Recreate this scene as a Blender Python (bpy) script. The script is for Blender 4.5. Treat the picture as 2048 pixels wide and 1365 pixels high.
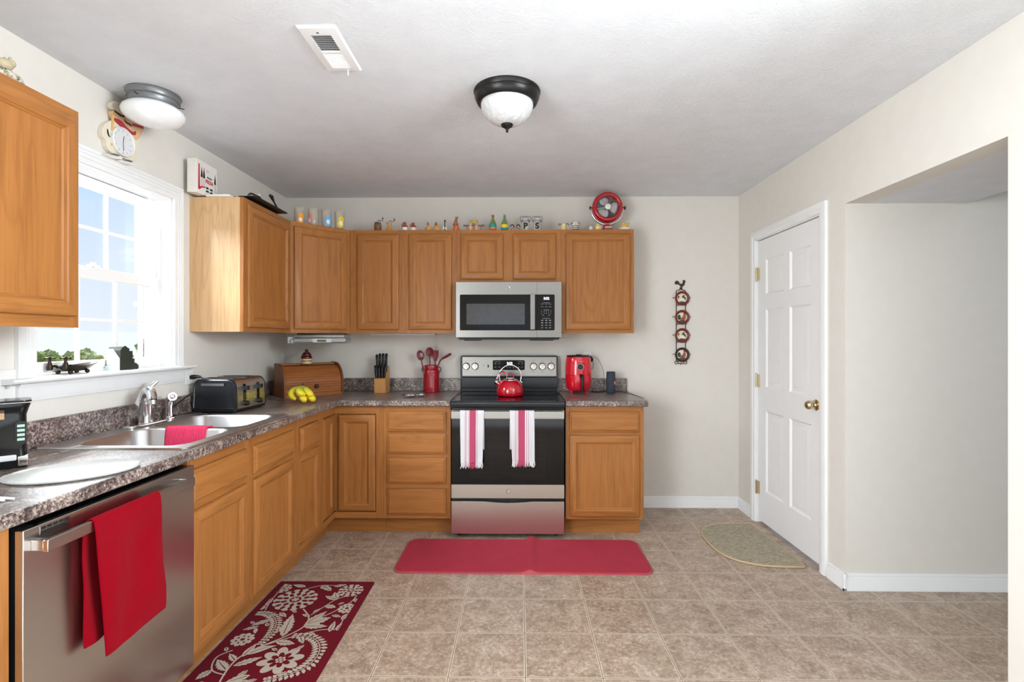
import bpy, bmesh, math, random
from mathutils import Vector, Matrix, noise
random.seed(7)
PI = math.pi
for o in list(bpy.data.objects):
    bpy.data.objects.remove(o)
SC = bpy.context.scene
COL = SC.collection

# ------------------------------------------------------------------ camera
cam = bpy.data.objects.new('camera', bpy.data.cameras.new('camera'))
COL.objects.link(cam)
cam.location = (1.8592, -4.061, 1.3348)
cam.rotation_euler = (PI / 2, 0, 0.0145)
cam.data.sensor_width = 36
cam.data.lens = 36 * 1024.5 / 2048
cam.data.shift_y = -0.0026
cam.data.clip_end = 9000
cam.data.clip_start = 0.02
SC.camera = cam

# ------------------------------------------------------------------ exposure
SC.view_settings.view_transform = 'Standard'
SC.view_settings.look = 'None'
SC.view_settings.exposure = 0.2
SC.view_settings.gamma = 1.0
SC.view_settings.use_curve_mapping = False


def lin(c):
    def f(v):
        v = v / 255.0
        return v / 12.92 if v <= 0.04045 else ((v + 0.055) / 1.055) ** 2.4
    return (f(c[0]), f(c[1]), f(c[2]), 1.0)


# ------------------------------------------------------------------ sky
W = bpy.data.worlds.new('sky')
SC.world = W
W.use_nodes = True
nt = W.node_tree
nt.nodes.clear()
def wn(t, **k):
    n = nt.nodes.new(t)
    for a, b in k.items():
        setattr(n, a, b)
    return n
tc = wn('ShaderNodeTexCoord')
sep = wn('ShaderNodeSeparateXYZ')
nt.links.new(tc.outputs['Generated'], sep.inputs[0])
rmp = wn('ShaderNodeValToRGB')
rmp.color_ramp.elements[0].position = 0.0
rmp.color_ramp.elements[0].color = lin((228, 238, 252))
rmp.color_ramp.elements[1].position = 0.55
rmp.color_ramp.elements[1].color = lin((150, 196, 248))
e = rmp.color_ramp.elements.new(0.16)
e.color = lin((208, 227, 252))
e = rmp.color_ramp.elements.new(0.3)
e.color = lin((180, 214, 252))
nt.links.new(sep.outputs['Z'], rmp.inputs[0])
mp = wn('ShaderNodeMapping')
mp.inputs['Scale'].default_value = (1, 1, 2.6)
mp.inputs['Location'].default_value = (0.30, 0.1, 0.2)
nt.links.new(tc.outputs['Generated'], mp.inputs[0])
nz = wn('ShaderNodeTexNoise')
nz.inputs['Scale'].default_value = 5.5
nz.inputs['Detail'].default_value = 9
nz.inputs['Roughness'].default_value = 0.55
nt.links.new(mp.outputs[0], nz.inputs['Vector'])
cr = wn('ShaderNodeValToRGB')
cr.color_ramp.elements[0].position = 0.56
cr.color_ramp.elements[0].color = (0, 0, 0, 1)
cr.color_ramp.elements[1].position = 0.68
cr.color_ramp.elements[1].color = (1, 1, 1, 1)
nt.links.new(nz.outputs[0], cr.inputs[0])
mx = wn('ShaderNodeMixRGB')
mx.inputs[2].default_value = (1.0, 1.0, 1.0, 1)
nt.links.new(cr.outputs[0], mx.inputs[0])
nt.links.new(rmp.outputs[0], mx.inputs[1])
bg = wn('ShaderNodeBackground')
bg.inputs['Strength'].default_value = 1.0
nt.links.new(mx.outputs[0], bg.inputs[0])
wo = wn('ShaderNodeOutputWorld')
nt.links.new(bg.outputs[0], wo.inputs[0])

# ------------------------------------------------------------------ sun, window daylight and added fill
sun = bpy.data.lights.new('sun', 'SUN')
sun.energy = 9.0
sun.angle = 0.01
sun.color = (1.0, 0.96, 0.88)
so = bpy.data.objects.new('sun', sun)
COL.objects.link(so)
so.rotation_euler = Vector((0.32, -0.55, -0.70)).to_track_quat('-Z', 'Y').to_euler()
so.location = (-6, 8, 9)


def area(name, loc, target, sx, sy, watts, color=(1, 1, 1), spread=PI):
    l = bpy.data.lights.new(name, 'AREA')
    l.shape = 'RECTANGLE'
    l.size = sx
    l.size_y = sy
    l.energy = watts
    l.color = color
    l.spread = spread
    o = bpy.data.objects.new(name, l)
    COL.objects.link(o)
    o.location = loc
    o.rotation_euler = (Vector(target) - Vector(loc)).to_track_quat('-Z', 'Y').to_euler()
    return o


# unseen area lights added as fill: one facing up, one on each side
FILL_COL = (0.86, 0.945, 1.0)
area('fill_up', (1.8, -5.9, 0.30), (1.8, -5.7, 2.4), 3.2, 3.4, 80, FILL_COL)
area('fill_right', (3.55, -3.45, 1.90), (0.0, -3.30, 1.60), 1.2, 1.0, 58, FILL_COL, 2.2)
area('fill_left', (0.30, -4.30, 1.35), (3.5, -3.0, 0.75), 1.3, 1.6, 66, FILL_COL, 2.2)
# daylight from the open sky above the kitchen window
area('daylight_kitchen_window', (-1.6, 0.2, 3.3), (0.4, -2.5, 0.95), 1.2, 1.2, 330, (0.90, 0.96, 1.0))
area('daylight_kitchen_window_side', (-1.5, -2.8, 2.9), (0.4, -1.3, 1.5), 1.4, 1.4, 230, (0.90, 0.96, 1.0))
# small fill lamp added out of view in the side hall
area('fill_hall', (4.75, -2.9, 2.40), (4.6, -1.9, 0.0), 0.8, 0.8, 7, FILL_COL)


def lamp_light(name, loc, watts, r, color):
    l = bpy.data.lights.new(name, 'POINT')
    l.energy = watts
    l.shadow_soft_size = r
    l.color = color
    o = bpy.data.objects.new(name, l)
    COL.objects.link(o)
    o.location = loc
    return o


# ================================================================== materials
MATS = {}


class NB:
    """small node-graph helper"""
    def __init__(self, name):
        self.m = bpy.data.materials.new(name)
        self.m.use_nodes = True
        self.t = self.m.node_tree
        self.t.nodes.clear()
        self.out = self.n('ShaderNodeOutputMaterial')
        MATS[name] = self.m

    def n(self, typ, **ins):
        nd = self.t.nodes.new(typ)
        for k, v in ins.items():
            k2 = k.replace('_', ' ')
            if k2 in nd.inputs:
                self.set(nd.inputs[k2], v)
            else:
                setattr(nd, k, v)
        return nd

    def set(self, sock, v):
        if isinstance(v, bpy.types.NodeSocket):
            self.t.links.new(v, sock)
        else:
            sock.default_value = v

    def ramp(self, fac, stops):
        r = self.t.nodes.new('ShaderNodeValToRGB')
        el = r.color_ramp.elements
        while len(el) < len(stops):
            el.new(0.5)
        for i, (p, c) in enumerate(stops):
            el[i].position = p
            el[i].color = c if len(c) == 4 else lin(c)
        self.t.links.new(fac, r.inputs[0])
        return r.outputs[0]

    def mix(self, f, a, b, mode='MIX'):
        x = self.t.nodes.new('ShaderNodeMixRGB')
        x.blend_type = mode
        self.set(x.inputs[0], f)
        self.set(x.inputs[1], a)
        self.set(x.inputs[2], b)
        return x.outputs[0]

    def math(self, op, a, b=0.0, c=None):
        x = self.t.nodes.new('ShaderNodeMath')
        x.operation = op
        self.set(x.inputs[0], a)
        self.set(x.inputs[1], b)
        if c is not None:
            self.set(x.inputs[2], c)
        return x.outputs[0]

    def coords(self, kind='Object', scale=(1, 1, 1), rnd=True, rot=(0, 0, 0)):
        tcn = self.n('ShaderNodeTexCoord')
        v = tcn.outputs[kind]
        if rnd:
            oi = self.n('ShaderNodeObjectInfo')
            cm = self.n('ShaderNodeVectorMath')
            cm.operation = 'MULTIPLY'
            self.t.links.new(oi.outputs['Random'], cm.inputs[0])
            cm.inputs[1].default_value = (7.3, 11.9, 17.1)
            ad = self.n('ShaderNodeVectorMath')
            ad.operation = 'ADD'
            self.t.links.new(v, ad.inputs[0])
            self.t.links.new(cm.outputs[0], ad.inputs[1])
            v = ad.outputs[0]
        m = self.n('ShaderNodeMapping')
        m.inputs['Scale'].default_value = scale
        m.inputs['Rotation'].default_value = rot
        self.t.links.new(v, m.inputs[0])
        return m.outputs[0]

    def noise(self, vec, scale, detail=4, rough=0.5, dist=0.0):
        x = self.n('ShaderNodeTexNoise')
        x.inputs['Scale'].default_value = scale
        x.inputs['Detail'].default_value = detail
        x.inputs['Roughness'].default_value = rough
        x.inputs['Distortion'].default_value = dist
        self.t.links.new(vec, x.inputs['Vector'])
        return x.outputs[0]

    def bump(self, h, strength=0.3, dist=0.002):
        b = self.n('ShaderNodeBump')
        b.inputs['Strength'].default_value = strength
        b.inputs['Distance'].default_value = dist
        self.t.links.new(h, b.inputs['Height'])
        return b.outputs[0]

    def bsdf(self, color, rough=0.5, metal=0.0, normal=None, spec=0.5, coat=0.0, **kw):
        p = self.n('ShaderNodeBsdfPrincipled')
        self.set(p.inputs['Base Color'], color)
        self.set(p.inputs['Roughness'], rough)
        self.set(p.inputs['Metallic'], metal)
        self.set(p.inputs['Specular IOR Level'], spec)
        self.set(p.inputs['Coat Weight'], coat)
        p.inputs['Coat Roughness'].default_value = 0.08
        if normal is not None:
            self.t.links.new(normal, p.inputs['Normal'])
        for k, v in kw.items():
            self.set(p.inputs[k], v)
        self.t.links.new(p.outputs[0], self.out.inputs[0])
        return p


def plain(name, rgb, rough=0.5, metal=0.0, spec=0.5, coat=0.0, var=0.04, bump=0.0, bscale=200, **kw):
    """procedural paint / plastic / metal: slight noise in colour, optional fine bump"""
    b = NB(name)
    v = b.coords()
    nzv = b.noise(v, 14, 4)
    c = lin(rgb)
    lo = tuple(max(0, x * (1 - var)) for x in c[:3]) + (1,)
    hi = tuple(min(1, x * (1 + var)) for x in c[:3]) + (1,)
    col = b.ramp(nzv, [(0.3, lo), (0.7, hi)])
    nm = None
    if bump > 0:
        nm = b.bump(b.noise(v, bscale, 2), bump, 0.001)
    b.bsdf(col, rough, metal, nm, spec, coat, **kw)
    return b.m


def wood(name, axis, dark, light, rough=0.38, grain=1.0):
    b = NB(name)
    sc = [26 * grain, 26 * grain, 26 * grain]
    sc['xyz'.index(axis)] = 1.5
    v = b.coords('Object', tuple(sc))
    n1 = b.noise(v, 1.0, 7, 0.62, 0.6)
    sc2 = [150, 150, 150]
    sc2['xyz'.index(axis)] = 5
    v2 = b.coords('Object', tuple(sc2))
    n2 = b.noise(v2, 1.0, 3, 0.6)
    sc3 = [5, 5, 5]
    sc3['xyz'.index(axis)] = 0.7
    v3 = b.coords('Object', tuple(sc3))
    n3 = b.noise(v3, 1.0, 2, 0.5, 1.2)
    wv = b.math('FRACT', b.math('MULTIPLY', n3, 7.0))
    mid_ = tuple((dark[i] + 2 * light[i]) / 3 for i in range(3))
    base = b.ramp(n1, [(0.05, dark), (0.46, mid_), (0.95, light)])
    ring = b.ramp(wv, [(0.0, (226, 222, 216)), (0.3, (255, 255, 255)), (0.88, (255, 255, 255)), (1.0, (230, 226, 220))])
    pores = b.ramp(n2, [(0.32, (206, 198, 190)), (0.5, (255, 255, 255))])
    c = b.mix(0.5, base, ring, 'MULTIPLY')
    c = b.mix(0.4, c, pores, 'MULTIPLY')
    b.bsdf(c, rough, 0.0, b.bump(n2, 0.12, 0.0006), 0.28, 0.05).inputs['Coat Roughness'].default_value = 0.24
    return b.m


OD, OL = (132, 78, 36), (184, 124, 66)
for ax in 'xyz':
    wood('oak_' + ax, ax, OD, OL)
wood('oak_end_panel', 'z', (192, 146, 98), (228, 192, 148), 0.28)  # cabinet oak made paler: window glow is put into the colour
wood('cherry_x', 'x', (120, 66, 30), (176, 108, 58), 0.4)
wood('cherry_z', 'z', (92, 50, 24), (140, 84, 44), 0.4)
wood('maple', 'z', (190, 132, 76), (214, 158, 98), 0.45)

plain('wall_paint', (224, 219, 211), 0.75, spec=0.25, var=0.015, bump=0.08, bscale=350)
plain('trim_white', (238, 238, 238), 0.35, var=0.01)
plain('door_white', (238, 238, 238), 0.4, var=0.01)
plain('vinyl_white', (242, 242, 242), 0.3, var=0.01)
plain('plastic_white', (232, 231, 228), 0.35, var=0.01)
plain('plate_grey', (206, 206, 208), 0.4, var=0.01)

b = NB('ceiling_texture')
v = b.coords('Object', (1, 1, 1), False)
wob = b.noise(v, 7, 3)
n1 = b.noise(v, 48, 4, 0.6, 2.6)
n2 = b.noise(v, 11, 3, 0.5, 3.0)
h = b.math('ADD', b.math('ABSOLUTE', b.math('SUBTRACT', n1, 0.5)), b.math('MULTIPLY', b.math('ABSOLUTE', b.math('SUBTRACT', n2, 0.5)), 0.7))
b.bsdf(b.ramp(wob, [(0.3, (224, 226, 230)), (0.7, (230, 232, 236))]), 0.85, 0, b.bump(h, 0.55, 0.009), 0.2)

b = NB('floor_vinyl')
geo = b.n('ShaderNodeNewGeometry')
sp = b.n('ShaderNodeSeparateXYZ')
b.t.links.new(geo.outputs['Position'], sp.inputs[0])
T = 0.3048
ux = b.math('DIVIDE', b.math('SUBTRACT', sp.outputs[0], 1.883), T)
uy = b.math('DIVIDE', b.math('SUBTRACT', sp.outputs[1], -1.437), T)
ix, iy = b.math('FLOOR', ux), b.math('FLOOR', uy)
fx = b.math('ABSOLUTE', b.math('SUBTRACT', b.math('FRACT', b.math('ADD', ux, 0.5)), 0.5))
fy = b.math('ABSOLUTE', b.math('SUBTRACT', b.math('FRACT', b.math('ADD', uy, 0.5)), 0.5))
d = b.math('MULTIPLY', b.math('MINIMUM', fx, fy), T)
cmb = b.n('ShaderNodeCombineXYZ')
b.t.links.new(ix, cmb.inputs[0])
b.t.links.new(iy, cmb.inputs[1])
wnz = b.n('ShaderNodeTexWhiteNoise')
b.t.links.new(cmb.outputs[0], wnz.inputs['Vector'])
sh = b.n('ShaderNodeVectorMath')
sh.operation = 'MULTIPLY_ADD'
b.t.links.new(wnz.outputs['Color'], sh.inputs[0])
sh.inputs[1].default_value = (9, 9, 9)
b.t.links.new(geo.outputs['Position'], sh.inputs[2])
vv = sh.outputs[0]
na = b.noise(vv, 9, 6, 0.62, 0.8)
nb_ = b.noise(vv, 62, 4, 0.65, 0.6)
nc = b.noise(vv, 15, 5, 0.6, 2.2)
base = b.ramp(na, [(0.25, (150, 129, 111)), (0.5, (184, 162, 143)), (0.75, (206, 187, 170))])
base = b.mix(0.55, base, b.ramp(nb_, [(0.3, (150, 140, 132)), (0.62, (255, 250, 245))]), 'MULTIPLY')
ridge = b.math('ABSOLUTE', b.math('SUBTRACT', nc, 0.5))
vein = b.math('MULTIPLY', b.ramp(ridge, [(0.0, (1, 1, 1, 1)), (0.05, (0, 0, 0, 1))]), b.ramp(nb_, [(0.45, (0, 0, 0, 1)), (0.65, (1, 1, 1, 1))]))
blot = b.math('MULTIPLY', b.ramp(na, [(0.55, (0, 0, 0, 1)), (0.75, (1, 1, 1, 1))]), b.ramp(nb_, [(0.46, (0, 0, 0, 1)), (0.62, (1, 1, 1, 1))]))
base = b.mix(b.math('MULTIPLY', vein, 0.55), base, lin((226, 216, 206)))
base = b.mix(b.math('MULTIPLY', blot, 0.5), base, lin((222, 213, 205)))
line = b.math('MULTIPLY', b.math('GREATER_THAN', d, 0.0018), b.math('LESS_THAN', d, 0.0052))
groove = b.math('LESS_THAN', d, 0.0018)
base = b.mix(b.math('MULTIPLY', line, 0.8), base, lin((226, 212, 190)))
base = b.mix(b.math('MULTIPLY', groove, 0.8), base, lin((112, 94, 80)))
hh = b.math('SUBTRACT', b.math('MULTIPLY', nb_, 0.4), b.math('LESS_THAN', d, 0.004))
b.bsdf(base, b.ramp(nb_, [(0.3, (0.30, 0.30, 0.30, 1)), (0.7, (0.42, 0.42, 0.42, 1))]), 0, b.bump(hh, 0.22, 0.001), 0.45)

b = NB('laminate')
v = b.coords('Object', (1, 1, 1), False)
n1 = b.noise(v, 105, 4, 0.75, 0.0)
n2 = b.noise(v, 14, 4, 0.65, 0.2)
n3 = b.noise(v, 230, 3, 0.6)
mixn = b.math('ADD', b.math('MULTIPLY', n1, 0.72), b.math('MULTIPLY', n2, 0.28))
c = b.ramp(mixn, [(0.37, (40, 34, 36)), (0.45, (84, 70, 68)), (0.50, (120, 104, 98)), (0.55, (164, 148, 138)), (0.62, (206, 194, 184))])
c = b.mix(0.5, c, b.ramp(n3, [(0.36, (110, 104, 104)), (0.56, (255, 255, 255))]), 'MULTIPLY')
b.bsdf(c, 0.32, 0, b.bump(n3, 0.05, 0.0005), 0.7, 0.16).inputs['Coat Roughness'].default_value = 0.3


def steel(name, rgb, rough, axis):
    b = NB(name)
    sc = [900, 900, 900]
    sc['xyz'.index(axis)] = 4
    v = b.coords('Object', tuple(sc))
    n = b.noise(v, 1, 3, 0.6)
    c = lin(rgb)
    col = b.ramp(n, [(0.3, tuple(x * 0.985 for x in c[:3]) + (1,)), (0.7, c)])
    r = b.ramp(n, [(0.3, (rough * 0.96,) * 3 + (1,)), (0.7, (rough * 1.05,) * 3 + (1,))])
    b.bsdf(col, r, 1.0, b.bump(n, 0.012, 0.0003), 0.5)
    return b.m


steel('steel_x', (204, 198, 190), 0.30, 'x')
steel('steel_y', (206, 202, 198), 0.24, 'y')
steel('steel_panel', (152, 149, 144), 0.26, 'x')
steel('steel_sink', (214, 214, 214), 0.30, 'y')
plain('chrome', (225, 225, 228), 0.08, 1.0, var=0.01)
plain('nickel', (200, 198, 194), 0.2, 1.0, var=0.02)
plain('brass', (204, 190, 152), 0.16, 1.0, var=0.04)
plain('black_gloss', (10, 11, 13), 0.07, spec=0.32, coat=0.08, var=0.05)
plain('black_plastic', (20, 21, 23), 0.38, var=0.08)
plain('black_matte', (22, 22, 23), 0.6, var=0.1)
plain('black_enamel', (30, 33, 38), 0.22, var=0.05)
plain('bronze_dark', (44, 42, 42), 0.32, 0.7, var=0.1)
plain('pewter', (132, 134, 136), 0.4, 0.6, var=0.05)
plain('iron_brown', (66, 48, 40), 0.5, 0.5, var=0.12)
plain('red_enamel', (190, 10, 34), 0.12, spec=0.6, coat=0.6, var=0.02)
plain('red_ceramic', (158, 18, 34), 0.16, spec=0.55, coat=0.5, var=0.04)
plain('red_plastic', (216, 16, 40), 0.18, coat=0.4, var=0.02)
plain('red_silicone', (118, 28, 38), 0.45, var=0.05)
plain('fan_red', (178, 20, 34), 0.15, coat=0.5, var=0.04)
plain('grey_rubber', (62, 62, 66), 0.8, var=0.1)
plain('led_white', (245, 250, 255), 0.5, **{'Emission Color': (0.9, 0.96, 1, 1), 'Emission Strength': 1.3})
plain('label_grey', (150, 152, 156), 0.5, var=0.02)


def glass(name, tint=(1, 1, 1, 1), base=0.03):
    """thin pane: mostly lets light straight through, mirrors a little at grazing angles"""
    b = NB(name)
    fr = b.n('ShaderNodeLayerWeight')
    fr.inputs['Blend'].default_value = 0.12
    f = b.math('ADD', b.math('MULTIPLY', fr.outputs['Fresnel'], 0.6), base)
    tr = b.n('ShaderNodeBsdfTransparent')
    tr.inputs[0].default_value = tint
    gl = b.n('ShaderNodeBsdfGlossy')
    gl.inputs['Roughness'].default_value = 0.02
    mxn = b.n('ShaderNodeMixShader')
    b.t.links.new(f, mxn.inputs[0])
    b.t.links.new(tr.outputs[0], mxn.inputs[1])
    b.t.links.new(gl.outputs[0], mxn.inputs[2])
    b.t.links.new(mxn.outputs[0], b.out.inputs[0])
    return b.m


glass('pane_glass')
glass('tumbler_glass', (0.98, 0.96, 0.93, 1), 0.06)
_t = MATS['tumbler_glass'].node_tree
_d = _t.nodes.new('ShaderNodeBsdfDiffuse'); _d.inputs[0].default_value = lin((236, 228, 214))
_m = _t.nodes.new('ShaderNodeMixShader'); _m.inputs[0].default_value = 0.22
_o = [n for n in _t.nodes if n.type == 'OUTPUT_MATERIAL'][0]
_s = _o.inputs[0].links[0].from_socket
_t.links.new(_s, _m.inputs[1]); _t.links.new(_d.outputs[0], _m.inputs[2]); _t.links.new(_m.outputs[0], _o.inputs[0])
glass('jar_glass', (0.93, 0.95, 0.93, 1), 0.06)


def towel(name, rgb, scale=420, rough=0.95, bump=0.8):
    b = NB(name)
    v = b.coords()
    n = b.noise(v, scale, 3, 0.7)
    m_ = b.noise(v, 9, 3)
    c = lin(rgb)
    dk = tuple(x * 0.62 for x in c[:3]) + (1,)
    col = b.mix(0.5, b.ramp(n, [(0.35, dk), (0.62, c)]), b.ramp(m_, [(0.3, tuple(x * 0.85 for x in c[:3]) + (1,)), (0.7, c)]))
    b.bsdf(col, rough, 0, b.bump(n, bump, 0.003), 0.05, **{'Sheen Weight': 0.03, 'Sheen Roughness': 0.5})
    return b.m


towel('terry_red', (152, 1, 24))
towel('cloth_pink', (236, 54, 92), 260)
towel('linen_white', (240, 240, 240), 600, bump=0.2)
towel('mat_red', (186, 58, 76), 300, 0.8, 0.15)
towel('mat_edge', (190, 92, 98), 300, 0.8, 0.1)
towel('rug_maroon', (112, 18, 34), 500, 0.95, 0.3)
towel('rug_cream', (200, 188, 172), 500, 0.95, 0.3)

# ================================================================== geometry helpers
def BM():
    return bmesh.new()


def setm(faces, m):
    for f in faces:
        f.material_index = m


def box(bm, a, c, m=0, M=None):
    x0, y0, z0 = (min(a[i], c[i]) for i in range(3))
    x1, y1, z1 = (max(a[i], c[i]) for i in range(3))
    P = [(x0, y0, z0), (x1, y0, z0), (x1, y1, z0), (x0, y1, z0), (x0, y0, z1), (x1, y0, z1), (x1, y1, z1), (x0, y1, z1)]
    v = [bm.verts.new(M @ Vector(p) if M else p) for p in P]
    F = [(0, 3, 2, 1), (4, 5, 6, 7), (0, 1, 5, 4), (1, 2, 6, 5), (2, 3, 7, 6), (3, 0, 4, 7)]
    fs = [bm.faces.new([v[i] for i in f]) for f in F]
    setm(fs, m)
    return v


def frame_of(d):
    d = Vector(d).normalized()
    u = d.orthogonal().normalized()
    return u, d.cross(u)


def tube(bm, pts, r, n=10, m=0, closed=False, flat=None, caps=True, up=None):
    """sweep a circle (or ellipse, flat=(a,b)) along a polyline"""
    pts = [Vector(p) for p in pts]
    k = len(pts)
    rs = r if isinstance(r, (list, tuple)) else [r] * k
    rings = []
    u0 = None
    for i, p in enumerate(pts):
        if closed:
            t = pts[(i + 1) % k] - pts[i - 1]
        else:
            t = pts[min(i + 1, k - 1)] - pts[max(i - 1, 0)]
        t.normalize()
        if u0 is None:
            u = Vector(up) if up else t.orthogonal()
        else:
            u = u0
        u = (u - t * u.dot(t))
        if u.length < 1e-6:
            u = t.orthogonal()
        u.normalize()
        u0 = u
        w = t.cross(u)
        fa, fb = flat if flat else (1, 1)
        rings.append([bm.verts.new(p + (u * math.cos(a) * fa + w * math.sin(a) * fb) * rs[i]) for a in [2 * PI * j / n for j in range(n)]])
    fs = []
    rng = range(k) if closed else range(k - 1)
    for i in rng:
        A, B = rings[i], rings[(i + 1) % k]
        for j in range(n):
            fs.append(bm.faces.new((A[j], A[(j + 1) % n], B[(j + 1) % n], B[j])))
    if caps and not closed:
        fs.append(bm.faces.new(rings[0][::-1]))
        fs.append(bm.faces.new(rings[-1]))
    setm(fs, m)


def cyl(bm, p0, p1, r0, r1=None, n=24, m=0):
    tube(bm, [p0, p1], [r0, r1 if r1 is not None else r0], n, m)


def lathe(bm, prof, c=(0, 0, 0), n=32, m=0, M=None, cap=True, sq=(1, 1)):
    """revolve (r,z) pairs about the vertical axis through c; prof may carry a material index as third item"""
    rings = []
    for p in prof:
        r, z = p[0], p[1]
        ring = []
        for j in range(n):
            a = 2 * PI * j / n
            q = Vector((c[0] + r * sq[0] * math.cos(a), c[1] + r * sq[1] * math.sin(a), c[2] + z))
            ring.append(bm.verts.new(M @ q if M else q))
        rings.append(ring)
    for i in range(len(rings) - 1):
        mi = prof[i][2] if len(prof[i]) > 2 else m
        for j in range(n):
            f = bm.faces.new((rings[i][j], rings[i][(j + 1) % n], rings[i + 1][(j + 1) % n], rings[i + 1][j]))
            f.material_index = mi
    if cap:
        if prof[0][0] > 1e-5:
            f = bm.faces.new(rings[0][::-1])
            f.material_index = prof[0][2] if len(prof[0]) > 2 else m
        if prof[-1][0] > 1e-5:
            f = bm.faces.new(rings[-1])
            f.material_index = prof[-1][2] if len(prof[-1]) > 2 else m


def ball(bm, c, r, m=0, n=14, M=None):
    r = (r, r, r) if not isinstance(r, (tuple, list)) else r
    prof = [(math.sin(PI * i / n), -math.cos(PI * i / n)) for i in range(n + 1)]
    rings = []
    k = n * 2
    for (rr, zz) in prof:
        ring = []
        for j in range(k):
            a = 2 * PI * j / k
            q = Vector((rr * math.cos(a) * r[0], rr * math.sin(a) * r[1], zz * r[2]))
            if M:
                q = M @ q
            ring.append(bm.verts.new(q + Vector(c)))
        rings.append(ring)
    for i in range(n):
        for j in range(k):
            f = bm.faces.new((rings[i][j], rings[i][(j + 1) % k], rings[i + 1][(j + 1) % k], rings[i + 1][j]))
            f.material_index = m


def prism(bm, poly, fn, m=0, ms=None):
    """extrude the 2-D outline poly; fn(u, v, s) gives the point on the back (s=0) and front (s=1) face"""
    a = [bm.verts.new(fn(u, v, 0)) for u, v in poly]
    c = [bm.verts.new(fn(u, v, 1)) for u, v in poly]
    fs = [bm.faces.new(a[::-1]), bm.faces.new(c)]
    setm(fs, m)
    k = len(poly)
    side = [bm.faces.new((a[i], a[(i + 1) % k], c[(i + 1) % k], c[i])) for i in range(k)]
    setm(side, m if ms is None else ms)


def rounded(x0, y0, x1, y1, r, n=5):
    rr = r if isinstance(r, (list, tuple)) else (r, r, r, r)
    out = []
    for (cx, cy, a, q) in ((x1, y1, 0, rr[2]), (x0, y1, 1, rr[3]), (x0, y0, 2, rr[0]), (x1, y0, 3, rr[1])):
        sx = -1 if cx == x1 else 1
        sy = -1 if cy == y1 else 1
        for i in range(n + 1):
            t = (a + i / n) * PI / 2
            out.append((cx + sx * q + q * math.cos(t), cy + sy * q + q * math.sin(t)))
    return out


def ell(cx, cy, rx, ry, n=24, a0=0.0):
    return [(cx + rx * math.cos(2 * PI * i / n + a0), cy + ry * math.sin(2 * PI * i / n + a0)) for i in range(n)]


def ringpanel(bm, w, h, prof, mv, mh, mc=None, M=None):
    """mitred moulding round a w x h rectangle in the local x-z plane, depth towards -y; prof = (inset, depth)"""
    loops = []
    for (ins, dp) in prof:
        P = [(ins, -dp, ins), (w - ins, -dp, ins), (w - ins, -dp, h - ins), (ins, -dp, h - ins)]
        loops.append([bm.verts.new(M @ Vector(p) if M else p) for p in P])
    for i in range(len(loops) - 1):
        A, B = loops[i], loops[i + 1]
        for j in range(4):
            f = bm.faces.new((A[j], A[(j + 1) % 4], B[(j + 1) % 4], B[j]))
            f.material_index = mh if j in (0, 2) else mv
    f = bm.faces.new(loops[0][::-1])
    f.material_index = mv
    if mc is not None:
        f = bm.faces.new(loops[-1])
        f.material_index = mc


WLOC = {}


def finish(o, label=None, cat=None, group=None, kind=None):
    if label:
        o['label'] = label
    if cat:
        o['category'] = cat
    if group:
        o['group'] = group
    if kind:
        o['kind'] = kind
    return o


def thing(name, loc, label, cat, group=None, rz=0.0, kind=None):
    o = bpy.data.objects.new(name, None)
    COL.objects.link(o)
    o.location = loc
    o.rotation_euler = (0, 0, rz)
    o.empty_display_size = 0.05
    WLOC[o.name] = (Vector(loc), rz)
    return finish(o, label, cat, group, kind)


def obj(name, bm, mats, parent=None, local=False, bevel=0.0, seg=2, smooth=35, label=None, cat=None, group=None, kind=None, subsurf=0, solid=0.0):
    bmesh.ops.recalc_face_normals(bm, faces=bm.faces)
    me = bpy.data.meshes.new(name)
    loc = Vector((0, 0, 0))
    if parent is not None:
        L, rz = WLOC[parent.name]
        if not local:
            M = Matrix.Rotation(-rz, 4, 'Z') @ Matrix.Translation(-L)
            bmesh.ops.transform(bm, matrix=M, verts=bm.verts)
    elif not local:
        xs = [v.co for v in bm.verts]
        lo = Vector((min(c.x for c in xs), min(c.y for c in xs), min(c.z for c in xs)))
        hi = Vector((max(c.x for c in xs), max(c.y for c in xs), max(c.z for c in xs)))
        loc = Vector(((lo.x + hi.x) / 2, (lo.y + hi.y) / 2, lo.z))
        bmesh.ops.translate(bm, vec=-loc, verts=bm.verts)
    bm.to_mesh(me)
    bm.free()
    if isinstance(mats, str):
        mats = [mats]
    for mm in mats:
        me.materials.append(MATS[mm])
    if smooth:
        for p in me.polygons:
            p.use_smooth = True
        me.set_sharp_from_angle(angle=math.radians(smooth))
    o = bpy.data.objects.new(name, me)
    COL.objects.link(o)
    o.location = loc
    if parent is not None:
        o.parent = parent
        WLOC[o.name] = WLOC[parent.name]
    else:
        WLOC[o.name] = (loc, 0.0)
    if solid:
        s = o.modifiers.new('solid', 'SOLIDIFY')
        s.thickness = solid
        s.offset = 0
    if subsurf:
        s = o.modifiers.new('sub', 'SUBSURF')
        s.levels = subsurf
        s.render_levels = subsurf
    if bevel:
        bv = o.modifiers.new('bevel', 'BEVEL')
        bv.width = bevel
        bv.segments = seg
        bv.limit_method = 'ANGLE'
        bv.angle_limit = math.radians(40)
        bv.harden_normals = False
    return finish(o, label, cat, group, kind)


def struct(name, bm, mats, bevel=0.0, **k):
    return obj(name, bm, mats, kind='structure', bevel=bevel, **k)


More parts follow.
